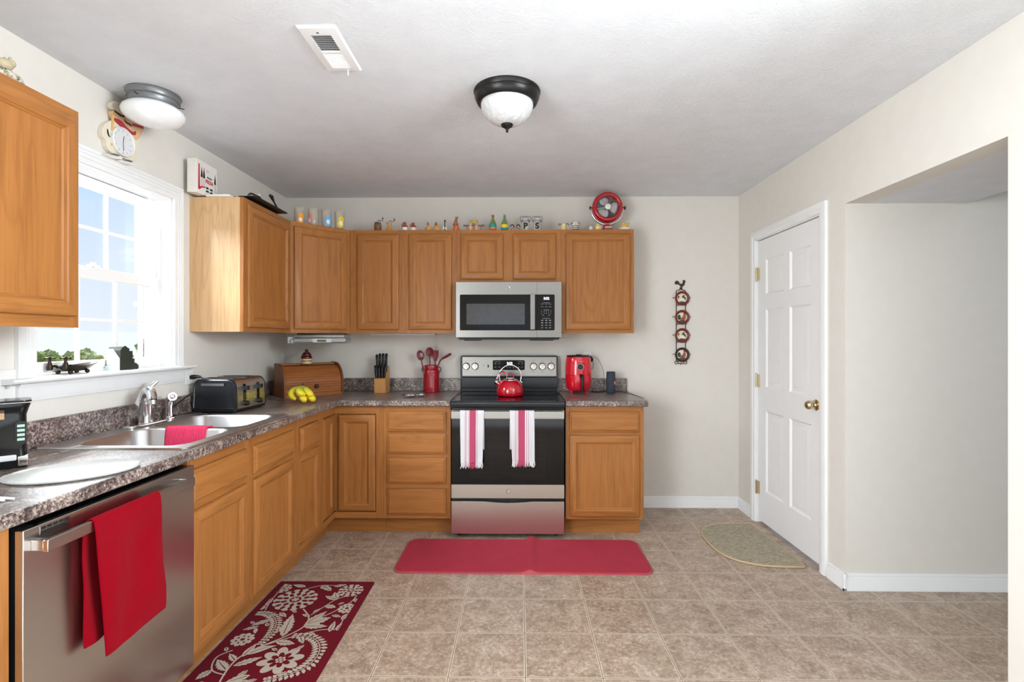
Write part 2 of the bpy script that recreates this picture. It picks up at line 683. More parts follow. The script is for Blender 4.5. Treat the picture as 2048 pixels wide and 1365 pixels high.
def lettering(name, text, size, loc, facing, mat, parent, depth=0.0006, align='CENTER', bold=0.0, rz=None, spacing=1.0):
    """raised lettering; facing '-y' reads from the front, '+x' reads from the right-hand side of the left wall"""
    cu = bpy.data.curves.new(name, 'FONT')
    cu.body = text
    cu.size = size
    cu.extrude = depth
    cu.offset = bold
    cu.align_x = align
    cu.align_y = 'CENTER'
    cu.space_character = spacing
    t = bpy.data.objects.new(name, cu)
    COL.objects.link(t)
    dg = bpy.context.evaluated_depsgraph_get()
    dg.update()
    me = bpy.data.meshes.new_from_object(t.evaluated_get(dg))
    bpy.data.objects.remove(t)
    a = {'-y': 0.0, '+x': PI / 2}[facing] if rz is None else rz
    M = Matrix.Translation(loc) @ Matrix.Rotation(a, 4, 'Z') @ Matrix.Rotation(PI / 2, 4, 'X')
    bm = BM()
    bm.from_mesh(me)
    bmesh.ops.transform(bm, matrix=M, verts=bm.verts)
    return obj(name, bm, mat, parent, smooth=0)


def dup(root, loc, label=None, group=None, rz=None, scale=None):
    """copy a thing with copies of its parts and sub-parts"""
    r = root.copy()
    COL.objects.link(r)
    r.location = loc
    if rz is not None:
        r.rotation_euler = (0, 0, rz)
    if scale is not None:
        r.scale = (scale,) * 3 if not isinstance(scale, tuple) else scale
    if label:
        r['label'] = label
    if group:
        r['group'] = group
    for ch in list(root.children):
        c = ch.copy()
        COL.objects.link(c)
        c.parent = r
        for g in list(ch.children):
            d_ = g.copy()
            COL.objects.link(d_)
            d_.parent = c
    return r

# ================================================================== the room
RW = 3.586          # right wall
H = 2.455           # ceiling
YR = -8.4           # rear wall behind the camera
YC = -1.32          # corner where the hall opening starts
YN = -2.225         # near side of the hall opening
HX = 5.3            # far wall of the hall

bm = BM(); box(bm, (-0.16, YR - 0.16, -0.12), (HX + 0.14, 0.14, 0)); struct('floor', bm, 'floor_vinyl')
bm = BM()
box(bm, (-0.16, YR - 0.16, H), (HX + 0.14, 0.14, H + 0.12))
struct('ceiling', bm, 'ceiling_texture')

WY0, WY1, WZ0, WZ1 = -2.135, -1.338, 1.175, 2.085
bm = BM()
for a, c in (((-0.138, YR, 0), (0, WY0, H)), ((-0.138, WY1, 0), (0, 0.14, H)), ((-0.138, WY0, 0), (0, WY1, WZ0)), ((-0.138, WY0, WZ1), (0, WY1, H))):
    box(bm, a, c)
struct('wall_left', bm, 'wall_paint')
bm = BM(); box(bm, (0, 0, 0), (RW, 0.14, H)); struct('wall_back', bm, 'wall_paint')

# right wall: door hole between -1.115 and -0.285, then the corner of the hall
DY0, DY1, DZ = -1.115, -0.285, 2.062
bm = BM()
box(bm, (RW, DY1, 0), (RW + 0.12, 0.14, H))
box(bm, (RW, DY0, DZ), (RW + 0.12, DY1, H))
box(bm, (RW, YC, 0), (RW + 0.12, DY0, H))
box(bm, (RW + 0.12, YC, 0), (HX, YC + 0.12, H))
box(bm, (RW, YN, 2.05), (RW + 0.12, YC, H))
box(bm, (RW, YR, 0), (RW + 0.12, YN, H))
struct('wall_right', bm, 'wall_paint')
bm = BM(); box(bm, (HX, -4.2, 0), (HX + 0.12, YC + 0.12, H)); box(bm, (RW + 0.12, -4.32, 0), (HX + 0.12, -4.2, H)); struct('wall_hall', bm, 'wall_paint')
bm = BM(); box(bm, (RW + 0.12, YN - 0.9, 2.05), (4.225, YC, H)); struct('ceiling_hall', bm, 'ceiling_texture')
bm = BM()
for a, c in (((0, YR - 0.14, 0), (0.9, YR, H)), ((2.1, YR - 0.14, 0), (RW + 0.12, YR, H)), ((0.9, YR - 0.14, 2.05), (2.1, YR, H)), ((0.9, YR - 0.14, 0), (2.1, YR, 0.9))):
    box(bm, a, c)
struct('wall_rear', bm, 'wall_paint')

# baseboards: 90 mm board with a small cap
def baseboard(name, p0, p1, nrm):
    bm = BM()
    d = Vector((p1[0] - p0[0], p1[1] - p0[1], 0))
    nv = Vector((nrm[0], nrm[1], 0))
    prof = [(0, 0), (0.014, 0), (0.014, 0.012), (0.011, 0.018), (0.011, 0.066), (0.008, 0.072), (0.009, 0.078), (0.005, 0.088), (0, 0.088)]
    a = [bm.verts.new(Vector((p0[0], p0[1], z)) + nv * t) for t, z in prof]
    c = [bm.verts.new(Vector((p1[0], p1[1], z)) + nv * t) for t, z in prof]
    for i in range(len(prof) - 1):
        bm.faces.new((a[i], a[i + 1], c[i + 1], c[i]))
    bm.faces.new(a); bm.faces.new(c[::-1])
    struct(name, bm, 'trim_white')
baseboard('baseboard_back', (2.70, 0), (RW, 0), (0, -1))
baseboard('baseboard_right', (RW, -0.014), (RW, -0.222), (-1, 0))
baseboard('baseboard_corner', (RW, -1.178), (RW, YC - 0.014), (-1, 0))
baseboard('baseboard_hall', (RW - 0.014, YC), (HX, YC), (0, -1))

# ---------------------------------------------------------------- pantry door
d1 = thing('door_1', (RW, DY1, 0), 'white six-panel door with a round brass knob, closed in the right-hand wall', 'door', kind='structure')
def casing(bm, y0, y1, z1, w, axis_x, sgn):
    """picture-frame casing round an opening in a wall at x=axis_x, standing off towards sgn"""
    prof = [(0, 0), (0, 0.011), (0.012, 0.014), (0.020, 0.014), (0.024, 0.018), (w - 0.014, 0.020), (w, 0.015), (w, 0)]
    loops = []
    for ins, dp in prof:
        x = axis_x + sgn * dp
        loops.append([bm.verts.new(p) for p in ((x, y0 - ins, 0), (x, y0 - ins, z1 + ins), (x, y1 + ins, z1 + ins), (x, y1 + ins, 0))])
    for A, B in zip(loops, loops[1:]):
        for j in range(3):
            bm.faces.new((A[j], A[j + 1], B[j + 1], B[j]))
bm = BM(); casing(bm, DY0 + 0.012, DY1 - 0.012, DZ - 0.012, 0.060, RW, -1); struct('trim_1', bm, 'trim_white')
bm = BM()
for a, c in (((RW, DY0, 0), (RW + 0.12, DY0 + 0.018, DZ)), ((RW, DY1 - 0.018, 0), (RW + 0.12, DY1, DZ)), ((RW, DY0, DZ - 0.018), (RW + 0.12, DY1, DZ))):
    box(bm, a, c)
struct('trim_2', bm, 'trim_white')
# leaf with six raised panels; local frame: x along the leaf, facing -y, turned to face -x
MD = Matrix.Translation((RW + 0.012, DY1 - 0.021, 0.022)) @ Matrix.Rotation(-PI / 2, 4, 'Z')
LW, LH = (DY1 - DY0) - 0.042, DZ - 0.022 - 0.024
bm = BM()
xs = [0, 0.112, 0.112 + 0.245, LW - 0.112 - 0.245, LW - 0.112, LW]
zs = [0, 0.225, 0.80, 0.965, 1.52, 1.625, 1.875, LH]
def P(x, d, z): return MD @ Vector((x, -d, z))
for i in range(5):
    for j in range(7):
        x0, x1, z0, z1 = xs[i], xs[i + 1], zs[j], zs[j + 1]
        if i in (1, 3) and j in (1, 3, 5):
            loops = []
            for ins, dp in ((0, 0), (0.012, -0.011), (0.020, -0.011), (0.046, -0.002), (0.048, -0.002)):
                loops.append([bm.verts.new(P(*q)) for q in ((x0 + ins, dp, z0 + ins), (x1 - ins, dp, z0 + ins), (x1 - ins, dp, z1 - ins), (x0 + ins, dp, z1 - ins))])
            for A, B in zip(loops, loops[1:]):
                for k in range(4):
                    bm.faces.new((A[k], A[(k + 1) % 4], B[(k + 1) % 4], B[k]))
            bm.faces.new(loops[-1])
        else:
            bm.faces.new([bm.verts.new(P(*q)) for q in ((x0, 0, z0), (x1, 0, z0), (x1, 0, z1), (x0, 0, z1))])
bmesh.ops.remove_doubles(bm, verts=bm.verts, dist=1e-5)
box(bm, (0, 0.012, 0), (LW, 0.036, LH), M=MD)
for a, c in (((0, 0, 0), (0.004, 0.0125, LH)), ((LW - 0.004, 0, 0), (LW, 0.0125, LH)), ((0, 0, LH - 0.004), (LW, 0.0125, LH)), ((0, 0, 0), (LW, 0.0125, 0.004))):
    box(bm, (a[0], a[1] + 0.0005, a[2]), c, M=MD)
obj('door_leaf', bm, 'door_white', d1)
kb = BM()
KX, KY, KZ = RW + 0.012, -1.036, 0.944
prof = [(0.0, 0.066), (0.012, 0.065), (0.022, 0.058), (0.0265, 0.046), (0.023, 0.034), (0.013, 0.026), (0.011, 0.016), (0.014, 0.012), (0.028, 0.009), (0.033, 0.004), (0.033, 0.0)]
lathe(kb, prof, n=28, M=Matrix.Translation((KX, KY, KZ)) @ Matrix.Rotation(-PI / 2, 4, 'Y'))
obj('door_knob', kb, 'brass', d1, label='round brass door knob')
for hz in (1.80, 1.03, 0.255):
    hb = BM()
    cyl(hb, (RW - 0.002, DY1 - 0.020, hz - 0.045), (RW - 0.002, DY1 - 0.020, hz + 0.045), 0.0065, n=12)
    for q in (-0.048, 0.045): ball(hb, (RW - 0.002, DY1 - 0.020, hz + q + 0.0015), 0.006, n=6)
    box(hb, (RW - 0.003, DY1 - 0.046, hz - 0.044), (RW + 0.0115, DY1 - 0.021, hz + 0.044))
    box(hb, (RW - 0.0045, DY1 - 0.019, hz - 0.044), (RW - 0.0005, DY1 - 0.008, hz + 0.044))
    obj('hinge', hb, 'brass', d1, label='brass butt hinge')

# ---------------------------------------------------------------- kitchen window
w1 = thing('window_1', (0, -1.73, WZ0), 'white double-hung window over the sink', 'window', kind='structure')
bm = BM()
box(bm, (0, WY0 - 0.068, WZ0), (0.018, WY0 + 0.004, WZ1 + 0.068)); box(bm, (0, WY1 - 0.010, WZ0), (0.018, WY1 + 0.062, WZ1 + 0.068)); box(bm, (0, WY0 + 0.004, WZ1 - 0.004), (0.018, WY1 - 0.010, WZ1 + 0.068))
for q in (0.016, 0.034, 0.050):
    box(bm, (0.017, WY1 + q, WZ0), (0.021, WY1 + q + 0.008, WZ1 + q + 0.008)); box(bm, (0.017, WY0 - q - 0.010, WZ0), (0.021, WY0 - q - 0.002, WZ1 + q + 0.008)); box(bm, (0.017, WY0 - q, WZ1 + q), (0.021, WY1 + q, WZ1 + q + 0.008))
obj('window_casing', bm, 'trim_white', w1, bevel=0.002)
bm = BM()
prism(bm, [(-0.06, 0.0), (0.040, 0.0), (0.052, 0.004), (0.056, 0.010), (0.052, 0.017), (0.040, 0.020), (-0.06, 0.020)], lambda u, v, s: Vector((u, (-2.258, -1.218)[s], WZ0 - 0.008 + v)))
obj('window_stool', bm, 'trim_white', w1)
bm = BM()
prism(bm, [(0, 0), (0.010, 0.0), (0.013, 0.012), (0.018, 0.020), (0.018, 0.050), (0.022, 0.056), (0.028, 0.0695), (0, 0.0695)], lambda u, v, s: Vector((u, (-2.205, -1.268)[s], WZ0 - 0.078 + v)))
obj('window_apron', bm, 'trim_white', w1)
bm = BM()
for a, c in (((-0.138, WY0, WZ0), (-0.0005, WY0 + 0.012, WZ1)), ((-0.138, WY1 - 0.012, WZ0), (-0.0005, WY1, WZ1)), ((-0.138, WY0, WZ1 - 0.012), (-0.0005, WY1, WZ1)), ((-0.138, WY0, WZ0), (-0.061, WY1, WZ0 + 0.014))):
    box(bm, a, c)
for y in (WY1 - 0.024, WY0 + 0.012):
    box(bm, (-0.110, y, WZ0 + 0.014), (-0.100, y + 0.012, WZ1 - 0.012)); box(bm, (-0.066, y, 1.66), (-0.056, y + 0.008, 1.93))
obj('window_jamb', bm, 'vinyl_white', w1)


def sash(name, x0, x1, y0, y1, z0, z1, stile, top, bot, cols, vis_rows=2):
    bm = BM()
    for a, c in (((x0, y0, z0), (x1, y0 + stile, z1)), ((x0, y1 - stile, z0), (x1, y1, z1)), ((x0, y0 + stile, z1 - top), (x1, y1 - stile, z1)), ((x0, y0 + stile, z0), (x1, y1 - stile, z0 + bot))):
        box(bm, a, c)
    s = obj(name, bm, 'vinyl_white', w1, bevel=0.003)
    xm = (x0 + x1) / 2
    bm = BM(); box(bm, (xm - 0.002, y0 + stile - 0.002, z0 + bot - 0.002), (xm + 0.002, y1 - stile + 0.002, z1 - top + 0.002)); obj('pane', bm, 'pane_glass', s)
    bm = BM()
    gy0, gy1, gz0, gz1 = y0 + stile, y1 - stile, z0 + bot, z1 - top
    for i in range(1, cols):
        yy = gy0 + (gy1 - gy0) * i / cols
        box(bm, (xm - 0.006, yy - 0.0062, gz0), (xm + 0.008, yy + 0.0062, gz1))
    zz = (gz0 + gz1) / 2
    box(bm, (xm - 0.005, gy0, zz - 0.0068), (xm + 0.0072, gy1, zz + 0.0068))
    obj('muntin_grid', bm, 'vinyl_white', s)
sash('lower_sash', -0.092, -0.060, WY0 + 0.014, WY1 - 0.026, WZ0 + 0.018, 1.655, 0.062, 0.052, 0.044, 3)
sash('upper_sash', -0.134, -0.102, WY0 + 0.026, WY1 - 0.034, 1.615, WZ1 - 0.014, 0.066, 0.048, 0.045, 3)
bm = BM()
box(bm, (-0.057, -1.79, 1.657), (-0.085, -1.745, 1.668)); cyl(bm, (-0.07, -1.768, 1.668), (-0.07, -1.768, 1.678), 0.012)
obj('sash_lock', bm, 'vinyl_white', w1)
bm = BM()                                   # exterior screen track beyond the lower glass
box(bm, (-0.156, WY1 - 0.048, WZ0), (-0.142, WY1 - 0.028, 1.63))
box(bm, (-0.166, WY1 - 0.060, 1.50), (-0.1565, WY1 - 0.042, 1.53)); box(bm, (-0.166, WY1 - 0.060, 1.235), (-0.1565, WY1 - 0.042, 1.26))
obj('screen_track', bm, 'plate_grey', w1)

# ---------------------------------------------------------------- outside
plain('hill_haze', (160, 166, 176), 0.95, spec=0.0, var=0.10)  # distance haze mixed into the base colour
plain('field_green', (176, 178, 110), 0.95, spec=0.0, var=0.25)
plain('bark', (80, 62, 48), 0.9)
def foliage(name, a, c):
    b = NB(name)
    v = b.coords()
    n = b.noise(v, 1.6, 6, 0.7)
    b.bsdf(b.ramp(n, [(0.3, a), (0.7, c)]), 0.9, 0, b.bump(b.noise(v, 6, 5, 0.7), 1.0, 0.3), 0.1)
foliage('leaf_yellow', (150, 156, 84), (224, 220, 150))
foliage('leaf_green', (132, 150, 90), (206, 214, 142))
# land falling away from the house to a valley, with far ridges
bm = BM()
NX, NY = 50, 60
grid = []
for i in range(NX + 1):
    row = []
    for j in range(NY + 1):
        t = (i / NX) ** 2.2
        x = -12 - 5600 * t
        y = (-1400 + 9400 * j / NY) * (0.03 + 0.97 * t) + 10
        dist = math.hypot(x, y)
        z = -2.2 - min(dist, 160) * 0.042
        if dist > 300:
            z += min(1, (dist - 300) / 3500) * (62 + 75 * noise.noise(Vector((x * 0.0005, y * 0.0005, 3.1))) + 26 * noise.noise(Vector((x * 0.002, y * 0.002, 1))))
        row.append(bm.verts.new((x, y, z)))
    grid.append(row)
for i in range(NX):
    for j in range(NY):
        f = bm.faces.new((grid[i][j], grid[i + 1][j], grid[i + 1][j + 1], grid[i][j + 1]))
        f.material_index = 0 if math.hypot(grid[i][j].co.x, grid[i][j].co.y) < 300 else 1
obj('hillside', bm, ['field_green', 'hill_haze'], kind='structure', label='hazy wooded ridges across the valley outside the window', cat='hills')


def tree_mesh(seed, rx, rz):
    rnd = random.Random(seed)
    bm = BM()
    for k in range(9):
        a = rnd.uniform(0, 2 * PI)
        rr = rnd.uniform(0.2, 0.62) * rx
        c = Vector((rr * math.cos(a), rr * math.sin(a), rz * rnd.uniform(0.75, 1.5)))
        s = rx * rnd.uniform(0.42, 0.62)
        b2 = bmesh.ops.create_icosphere(bm, subdivisions=4, radius=s)
        for v in b2['verts']:
            q = v.co.copy()
            f = 1 + 0.30 * noise.noise(q * (2.2 / s) + c * 3) + 0.22 * noise.noise(q * (6.5 / s) + c) + 0.14 * noise.noise(q * (15 / s))
            v.co = q * f + c
    return bm
def trunk_mesh(h):
    bm = BM(); tube(bm, [(0, 0, -0.6), (0.05, 0, h * 0.4), (0.0, 0.06, h)], [0.22, 0.18, 0.1], 8)
    return bm
KIN = []
for k, (mt, rx, rz) in enumerate((('leaf_yellow', 1.55, 2.7), ('leaf_green', 1.5, 2.8), ('leaf_green', 1.5, 3.2))):
    t = thing('tree', (-500 - 9 * k, -60, -20), 'tree', 'tree')
    obj('crown', tree_mesh(20 + k, rx, rz), mt, t, local=True)
    obj('trunk', trunk_mesh(rz), 'bark', t, local=True)
    KIN.append(t)
used = set()
def ground(d): return -2.2 - min(d, 160) * 0.042
TREES = [  # x, y, kind, scale, label
    (-40, 36.2, 0, 1.00, 'yellow-green tree outside, seen at the lower left corner of the window glass'),
    (-40, 40.4, 1, 0.96, 'green tree outside, just left of the first upright glazing bar'),
    (-40, 44.6, 0, 1.00, 'yellow-green tree outside, just right of the first upright glazing bar'),
    (-40, 48.8, 1, 0.98, 'green tree outside, behind the tail of the bathtub soap dish'),
    (-40, 53.0, 0, 0.98, 'yellow-green tree outside, behind the step-shaped wooden holder'),
    (-46, 46.5, 0, 1.04, 'yellow-green tree outside, farther back left of the wooden holder'),
    (-46, 51.4, 1, 1.04, 'green tree outside, farther back above the wooden holder'),
    (-46, 41.6, 1, 1.05, 'green tree outside, farther back behind the first upright glazing bar'),
    (-44, 60.6, 2, 1.35, 'tallest tree outside, at the right edge of the window view'),
]
for x, y, k, s, lb in TREES:
    z = ground(math.hypot(x, y))
    if k in used:
        dup(KIN[k], (x, y, z), lb, 'trees outside the window', rz=x * 1.7 + y, scale=s)
    else:
        used.add(k)
        r = KIN[k]
        r.location = (x, y, z); r.scale = (s, s, s); r['label'] = lb; r['group'] = 'trees outside the window'

# ================================================================== cabinets
# oak material slots: 0 upright grain, 1 level grain on fronts facing the room (x), 2 level grain on the left run (y), 3 shadowed inside
OAK = ['oak_z', 'oak_x', 'oak_y', 'black_matte']
UB, UT = 1.372, 2.132     # wall cabinets
BB, BT = 0.118, 0.8795    # base cabinets, above the toe space
DOORP = [(0, 0), (0, 0.010), (0.003, 0.015), (0.008, 0.017), (0.014, 0.0195), (0.044, 0.0195), (0.049, 0.017), (0.052, 0.012), (0.055, 0.012), (0.060, 0.0075), (0.060, 0.0055)]
DRAWP = [(0, 0), (0, 0.009), (0.003, 0.013), (0.009, 0.014), (0.016, 0.0195), (0.020, 0.0195)]


def orient(facing, at):
    a = {'-y': 0.0, '+x': PI / 2, 'diag': PI / 4}[facing]
    return Matrix.Translation(at) @ Matrix.Rotation(a, 4, 'Z')


def door(parent, facing, at, w, h, ajar=0.0, flipped=False):
    """framed door with recessed flat panel; at = lower left corner of the door's back"""
    mh = {'-y': 1, '+x': 2, 'diag': 1}[facing]
    M = orient(facing, at)
    if ajar:
        M = M @ Matrix.Translation((w, 0, 0)) @ Matrix.Rotation(ajar, 4, 'Z') @ Matrix.Translation((-w, 0, 0))
    bm = BM()
    ringpanel(bm, w, h, DOORP, 0, mh, None, M)
    d_ = obj('door', bm, OAK, parent, smooth=25)
    bm = BM()
    i = 0.0595
    box(bm, (i, -0.0075, i), (w - i, -0.001, h - i), 0, M)
    obj('panel', bm, OAK, d_, smooth=0)
    return d_


def drawer(parent, facing, at, w, h, name='drawer'):
    mh = {'-y': 1, '+x': 2, 'diag': 1}[facing]
    bm = BM()
    ringpanel(bm, w, h, DRAWP, mh, mh, mh, orient(facing, at))
    return obj(name, bm, OAK, parent, smooth=25)


def hframe(facing):
    return {'-y': 1, '+x': 2, 'diag': 1}[facing]


def face_frame(bm, facing, at, w, h, stiles, rails, t=0.019):
    """stiles: list of (x0, x1); rails: list of (x0, x1, z0, z1) in the local frame, front face at local y=0"""
    M = orient(facing, at)
    for a, c in stiles:
        box(bm, (a, 0, 0), (c, t, h), 0, M)
    for x0, x1, z0, z1 in rails:
        box(bm, (x0, 0.0003, z0), (x1, t, z1), hframe(facing), M)


# ---- wall cabinets along the back wall
def wall_cabinet(x0, x1, z0, label, doors, grp='oak wall cabinets'):
    t = thing('wall_cabinet', ((x0 + x1) / 2, -0.15, z0), label, 'cabinet', grp)
    bm = BM()
    w, h = x1 - x0, UT - z0
    box(bm, (x0, -0.286, z0 + 0.012), (x1, -0.001, UT - 0.001), 0)
    mid = [(doors[0][1] - 0.012 - x0, doors[1][0] + 0.012 - x0)] if len(doors) > 1 else []
    face_frame(bm, '-y', (x0, -0.305, z0), w, h, [(0, 0.038), (w - 0.038, w)] + mid, [(0.038, w - 0.038, 0, 0.045), (0.038, w - 0.038, h - 0.045, h)])
    box(bm, (x0 + 0.03, -0.304, z0 + 0.04), (x1 - 0.03, -0.287, UT - 0.04), 0)
    obj('cabinet_body', bm, OAK, t, smooth=0)
    for a, c in doors:
        door(t, '-y', (a, -0.3055, z0 + 0.026), c - a, h - 0.057)
    return t
EPS = 0.0006
wall_cabinet(0.612, 1.401 - EPS, UB, 'tall two-door oak wall cabinet between the corner cabinet and the microwave', [(0.668, 0.974), (1.048, 1.363)])
wall_cabinet(1.401 + EPS, 2.163 - EPS, 1.741, 'short two-door oak wall cabinet directly above the microwave', [(1.429, 1.739), (1.812, 2.126)])
wall_cabinet(2.163 + EPS, 2.696, UB, 'single-door oak wall cabinet right of the microwave, with the red fan on top', [(2.198, 2.668)])

# ---- corner wall cabinet, face turned 45 degrees
t = thing('wall_cabinet', (0.3, -0.3, UB), 'oak corner wall cabinet with its door set at an angle, four tumblers on top', 'cabinet', 'oak wall cabinets')
bm = BM()
poly = [(0.001, -0.001), (0.001, -0.609), (0.300, -0.609), (0.6095, -0.300), (0.6095, -0.001)]
prism(bm, poly, lambda u, v, s: Vector((u, v, (UB + 0.012, UT - 0.001)[s])), 0)
dw = math.hypot(0.305, 0.305)
at = (0.305, -0.610, UB)
face_frame(bm, 'diag', at, dw, UT - UB, [(0.001, 0.036), (dw - 0.036, dw - 0.001)], [(0.036, dw - 0.036, 0, 0.045), (0.036, dw - 0.036, UT - UB - 0.045, UT - UB)], 0.008)
obj('cabinet_body', bm, OAK, t, smooth=0)
n45 = Vector((math.sin(PI / 4), -math.cos(PI / 4), 0)) * 0.0006
a45 = Vector(at) + Vector((0.023 / math.sqrt(2), 0.023 / math.sqrt(2), 0.026)) + n45
door(t, 'diag', a45, dw - 0.046, UT - UB - 0.057)

# ---- wall cabinet on the left wall beside the window
t = thing('wall_cabinet', (0.15, -0.9, UB), 'oak wall cabinet right of the window with a bright end panel, pizza box on top', 'cabinet', 'oak wall cabinets')
bm = BM()
box(bm, (0.001, -1.194, UB + 0.012), (0.286, -0.6106, UT - 0.001), 0)
face_frame(bm, '+x', (0.305, -1.200, UB), 0.589, UT - UB, [(0, 0.038), (0.551, 0.589)], [(0.038, 0.551, 0, 0.045), (0.038, 0.551, UT - UB - 0.045, UT - UB)])
box(bm, (0.285, -1.17, UB + 0.03), (0.304, -0.64, UT - 0.03), 0)
obj('cabinet_body', bm, OAK, t, smooth=0)
bm = BM(); box(bm, (0.001, -1.200, UB), (0.2855, -1.1945, UT)); obj('end_panel', bm, 'oak_end_panel', t, smooth=0, label='oak end panel with the window glow in its colour')
door(t, '+x', (0.3056, -1.168, UB + 0.026), 0.528, UT - UB - 0.057)

# ---- wall cabinet in the left foreground
t = thing('wall_cabinet', (0.15, -2.75, UB), 'oak wall cabinet left of the window, nearest the camera at the left edge', 'cabinet', 'oak wall cabinets')
bm = BM()
box(bm, (0.001, -3.20, UB + 0.012), (0.286, -2.278, UT - 0.001), 0)
face_frame(bm, '+x', (0.305, -3.20, UB), 0.922, UT - UB, [(0, 0.038), (0.44, 0.482), (0.884, 0.922)], [(0.038, 0.884, 0, 0.045), (0.038, 0.884, UT - UB - 0.045, UT - UB)])
box(bm, (0.285, -3.17, UB + 0.03), (0.304, -2.30, UT - 0.03), 0)
obj('cabinet_body', bm, OAK, t, smooth=0)
door(t, '+x', (0.3056, -2.730, UB + 0.040), 0.436, UT - UB - 0.070)
door(t, '+x', (0.3056, -3.185, UB + 0.040), 0.436, UT - UB - 0.070)

# ---- base cabinets, back wall
def toe(bm, x0, x1): box(bm, (x0, -0.535, 0), (x1, -0.05, BB), 1)
t = thing('base_cabinet', (1.17, -0.3, 0), 'oak base cabinet of four stacked drawers, left of the range', 'cabinet', 'oak base cabinets')
bm = BM()
x0, x1 = 0.9406, 1.395
box(bm, (x0, -0.590, BB), (x1, -0.03, BT), 0); toe(bm, x0, x1)
face_frame(bm, '-y', (x0, -0.61, BB), x1 - x0, BT - BB, [(0, 0.036), (x1 - x0 - 0.036, x1 - x0)], [(0.036, x1 - x0 - 0.036, a - BB, c - BB) for a, c in ((BB, 0.16), (0.30, 0.375), (0.52, 0.57), (0.68, 0.72), (0.83, BT))])
obj('cabinet_body', bm, OAK, t, smooth=0)
for z0, z1 in ((0.706, 0.842), (0.556, 0.694), (0.356, 0.530), (0.145, 0.322)):
    drawer(t, '-y', (0.968, -0.6105, z0), 0.397, z1 - z0)

t = thing('base_cabinet', (2.43, -0.3, 0), 'oak base cabinet with one drawer over one door, right of the range', 'cabinet', 'oak base cabinets')
bm = BM()
x0, x1 = 2.170, 2.694
box(bm, (x0, -0.590, BB), (x1, -0.03, BT), 0); box(bm, (x0, -0.535, 0), (x1 - 0.012, -0.05, BB), 1)
face_frame(bm, '-y', (x0, -0.61, BB), x1 - x0, BT - BB, [(0, 0.036), (x1 - x0 - 0.036, x1 - x0)], [(0.036, x1 - x0 - 0.036, a - BB, c - BB) for a, c in ((BB, 0.16), (0.67, 0.72), (0.83, BT))])
box(bm, (x0 + 0.02, -0.60, 0.15), (x1 - 0.02, -0.589, 0.85), 0)
obj('cabinet_body', bm, OAK, t, smooth=0)
drawer(t, '-y', (2.194, -0.6105, 0.706), 0.470, 0.136)
door(t, '-y', (2.194, -0.6105, 0.138), 0.470, 0.546)

# ---- corner base cabinet: L-shaped with a pair of doors meeting in the inner corner
t = thing('base_cabinet', (0.4, -0.4, 0), 'oak corner base cabinet whose two narrow doors meet in the inner corner', 'cabinet', 'oak base cabinets')
bm = BM()
YB = -0.872
poly = [(0.03, -0.03), (0.03, YB + EPS), (0.590, YB + EPS), (0.590, -0.590), (0.9394, -0.590), (0.9394, -0.03)]
prism(bm, poly, lambda u, v, s: Vector((u, v, (BB, BT)[s])), 0)
poly = [(0.05, -0.05), (0.05, YB + EPS), (0.535, YB + EPS), (0.535, -0.535), (0.9394, -0.535), (0.9394, -0.05)]
prism(bm, poly, lambda u, v, s: Vector((u, v, (0, BB)[s])), 1)
box(bm, (0.590, YB + EPS, BB), (0.610, YB + 0.052, BT), 0); box(bm, (0.890, -0.610, BB), (0.9394, -0.590, BT), 0)
for z0, z1 in ((BB, 0.158), (0.826, BT)):
    box(bm, (0.590, YB + 0.052, z0), (0.610, -0.590, z1), 2); box(bm, (0.590, -0.610, z0), (0.890, -0.590, z1), 1)
obj('cabinet_body', bm, OAK, t, smooth=0)
door(t, '-y', (0.631, -0.594, 0.164), 0.254, 0.652)
door(t, '+x', (0.594, -0.816, 0.164), 0.198, 0.652)

# ---- narrow cabinet on the left run; its door stands slightly open
t = thing('base_cabinet', (0.3, -1.05, 0), 'narrow oak base cabinet on the left run, its door hanging slightly open', 'cabinet', 'oak base cabinets')
bm = BM()
y0, y1 = -1.2094, YB - EPS
L = y1 - y0
face_frame(bm, '+x', (0.61, y0, BB), L, BT - BB, [(0, 0.036), (L - 0.036, L)], [(0.036, L - 0.036, a - BB, c - BB) for a, c in ((BB, 0.158), (0.66, 0.70), (0.83, BT))])
box(bm, (0.03, y0, BB), (0.591, y0 + 0.016, BT), 0); box(bm, (0.03, y1 - 0.016, BB), (0.591, y1, BT), 0)
box(bm, (0.03, y0 + 0.016, BB), (0.591, y1 - 0.016, BB + 0.016), 2); box(bm, (0.03, y0 + 0.016, BB + 0.016), (0.04, y1 - 0.016, BT), 0)
box(bm, (0.04, y0 + 0.016, 0.68), (0.591, y1 - 0.016, 0.69), 2)
box(bm, (0.05, y0, 0), (0.535, y1, BB), 2)
obj('cabinet_body', bm, OAK, t, smooth=0)
drawer(t, '+x', (0.6105, -1.172, 0.690), 0.272, 0.138)
dd = door(t, '+x', (0.6115, -1.172, 0.136), 0.272, 0.534, ajar=-0.13)

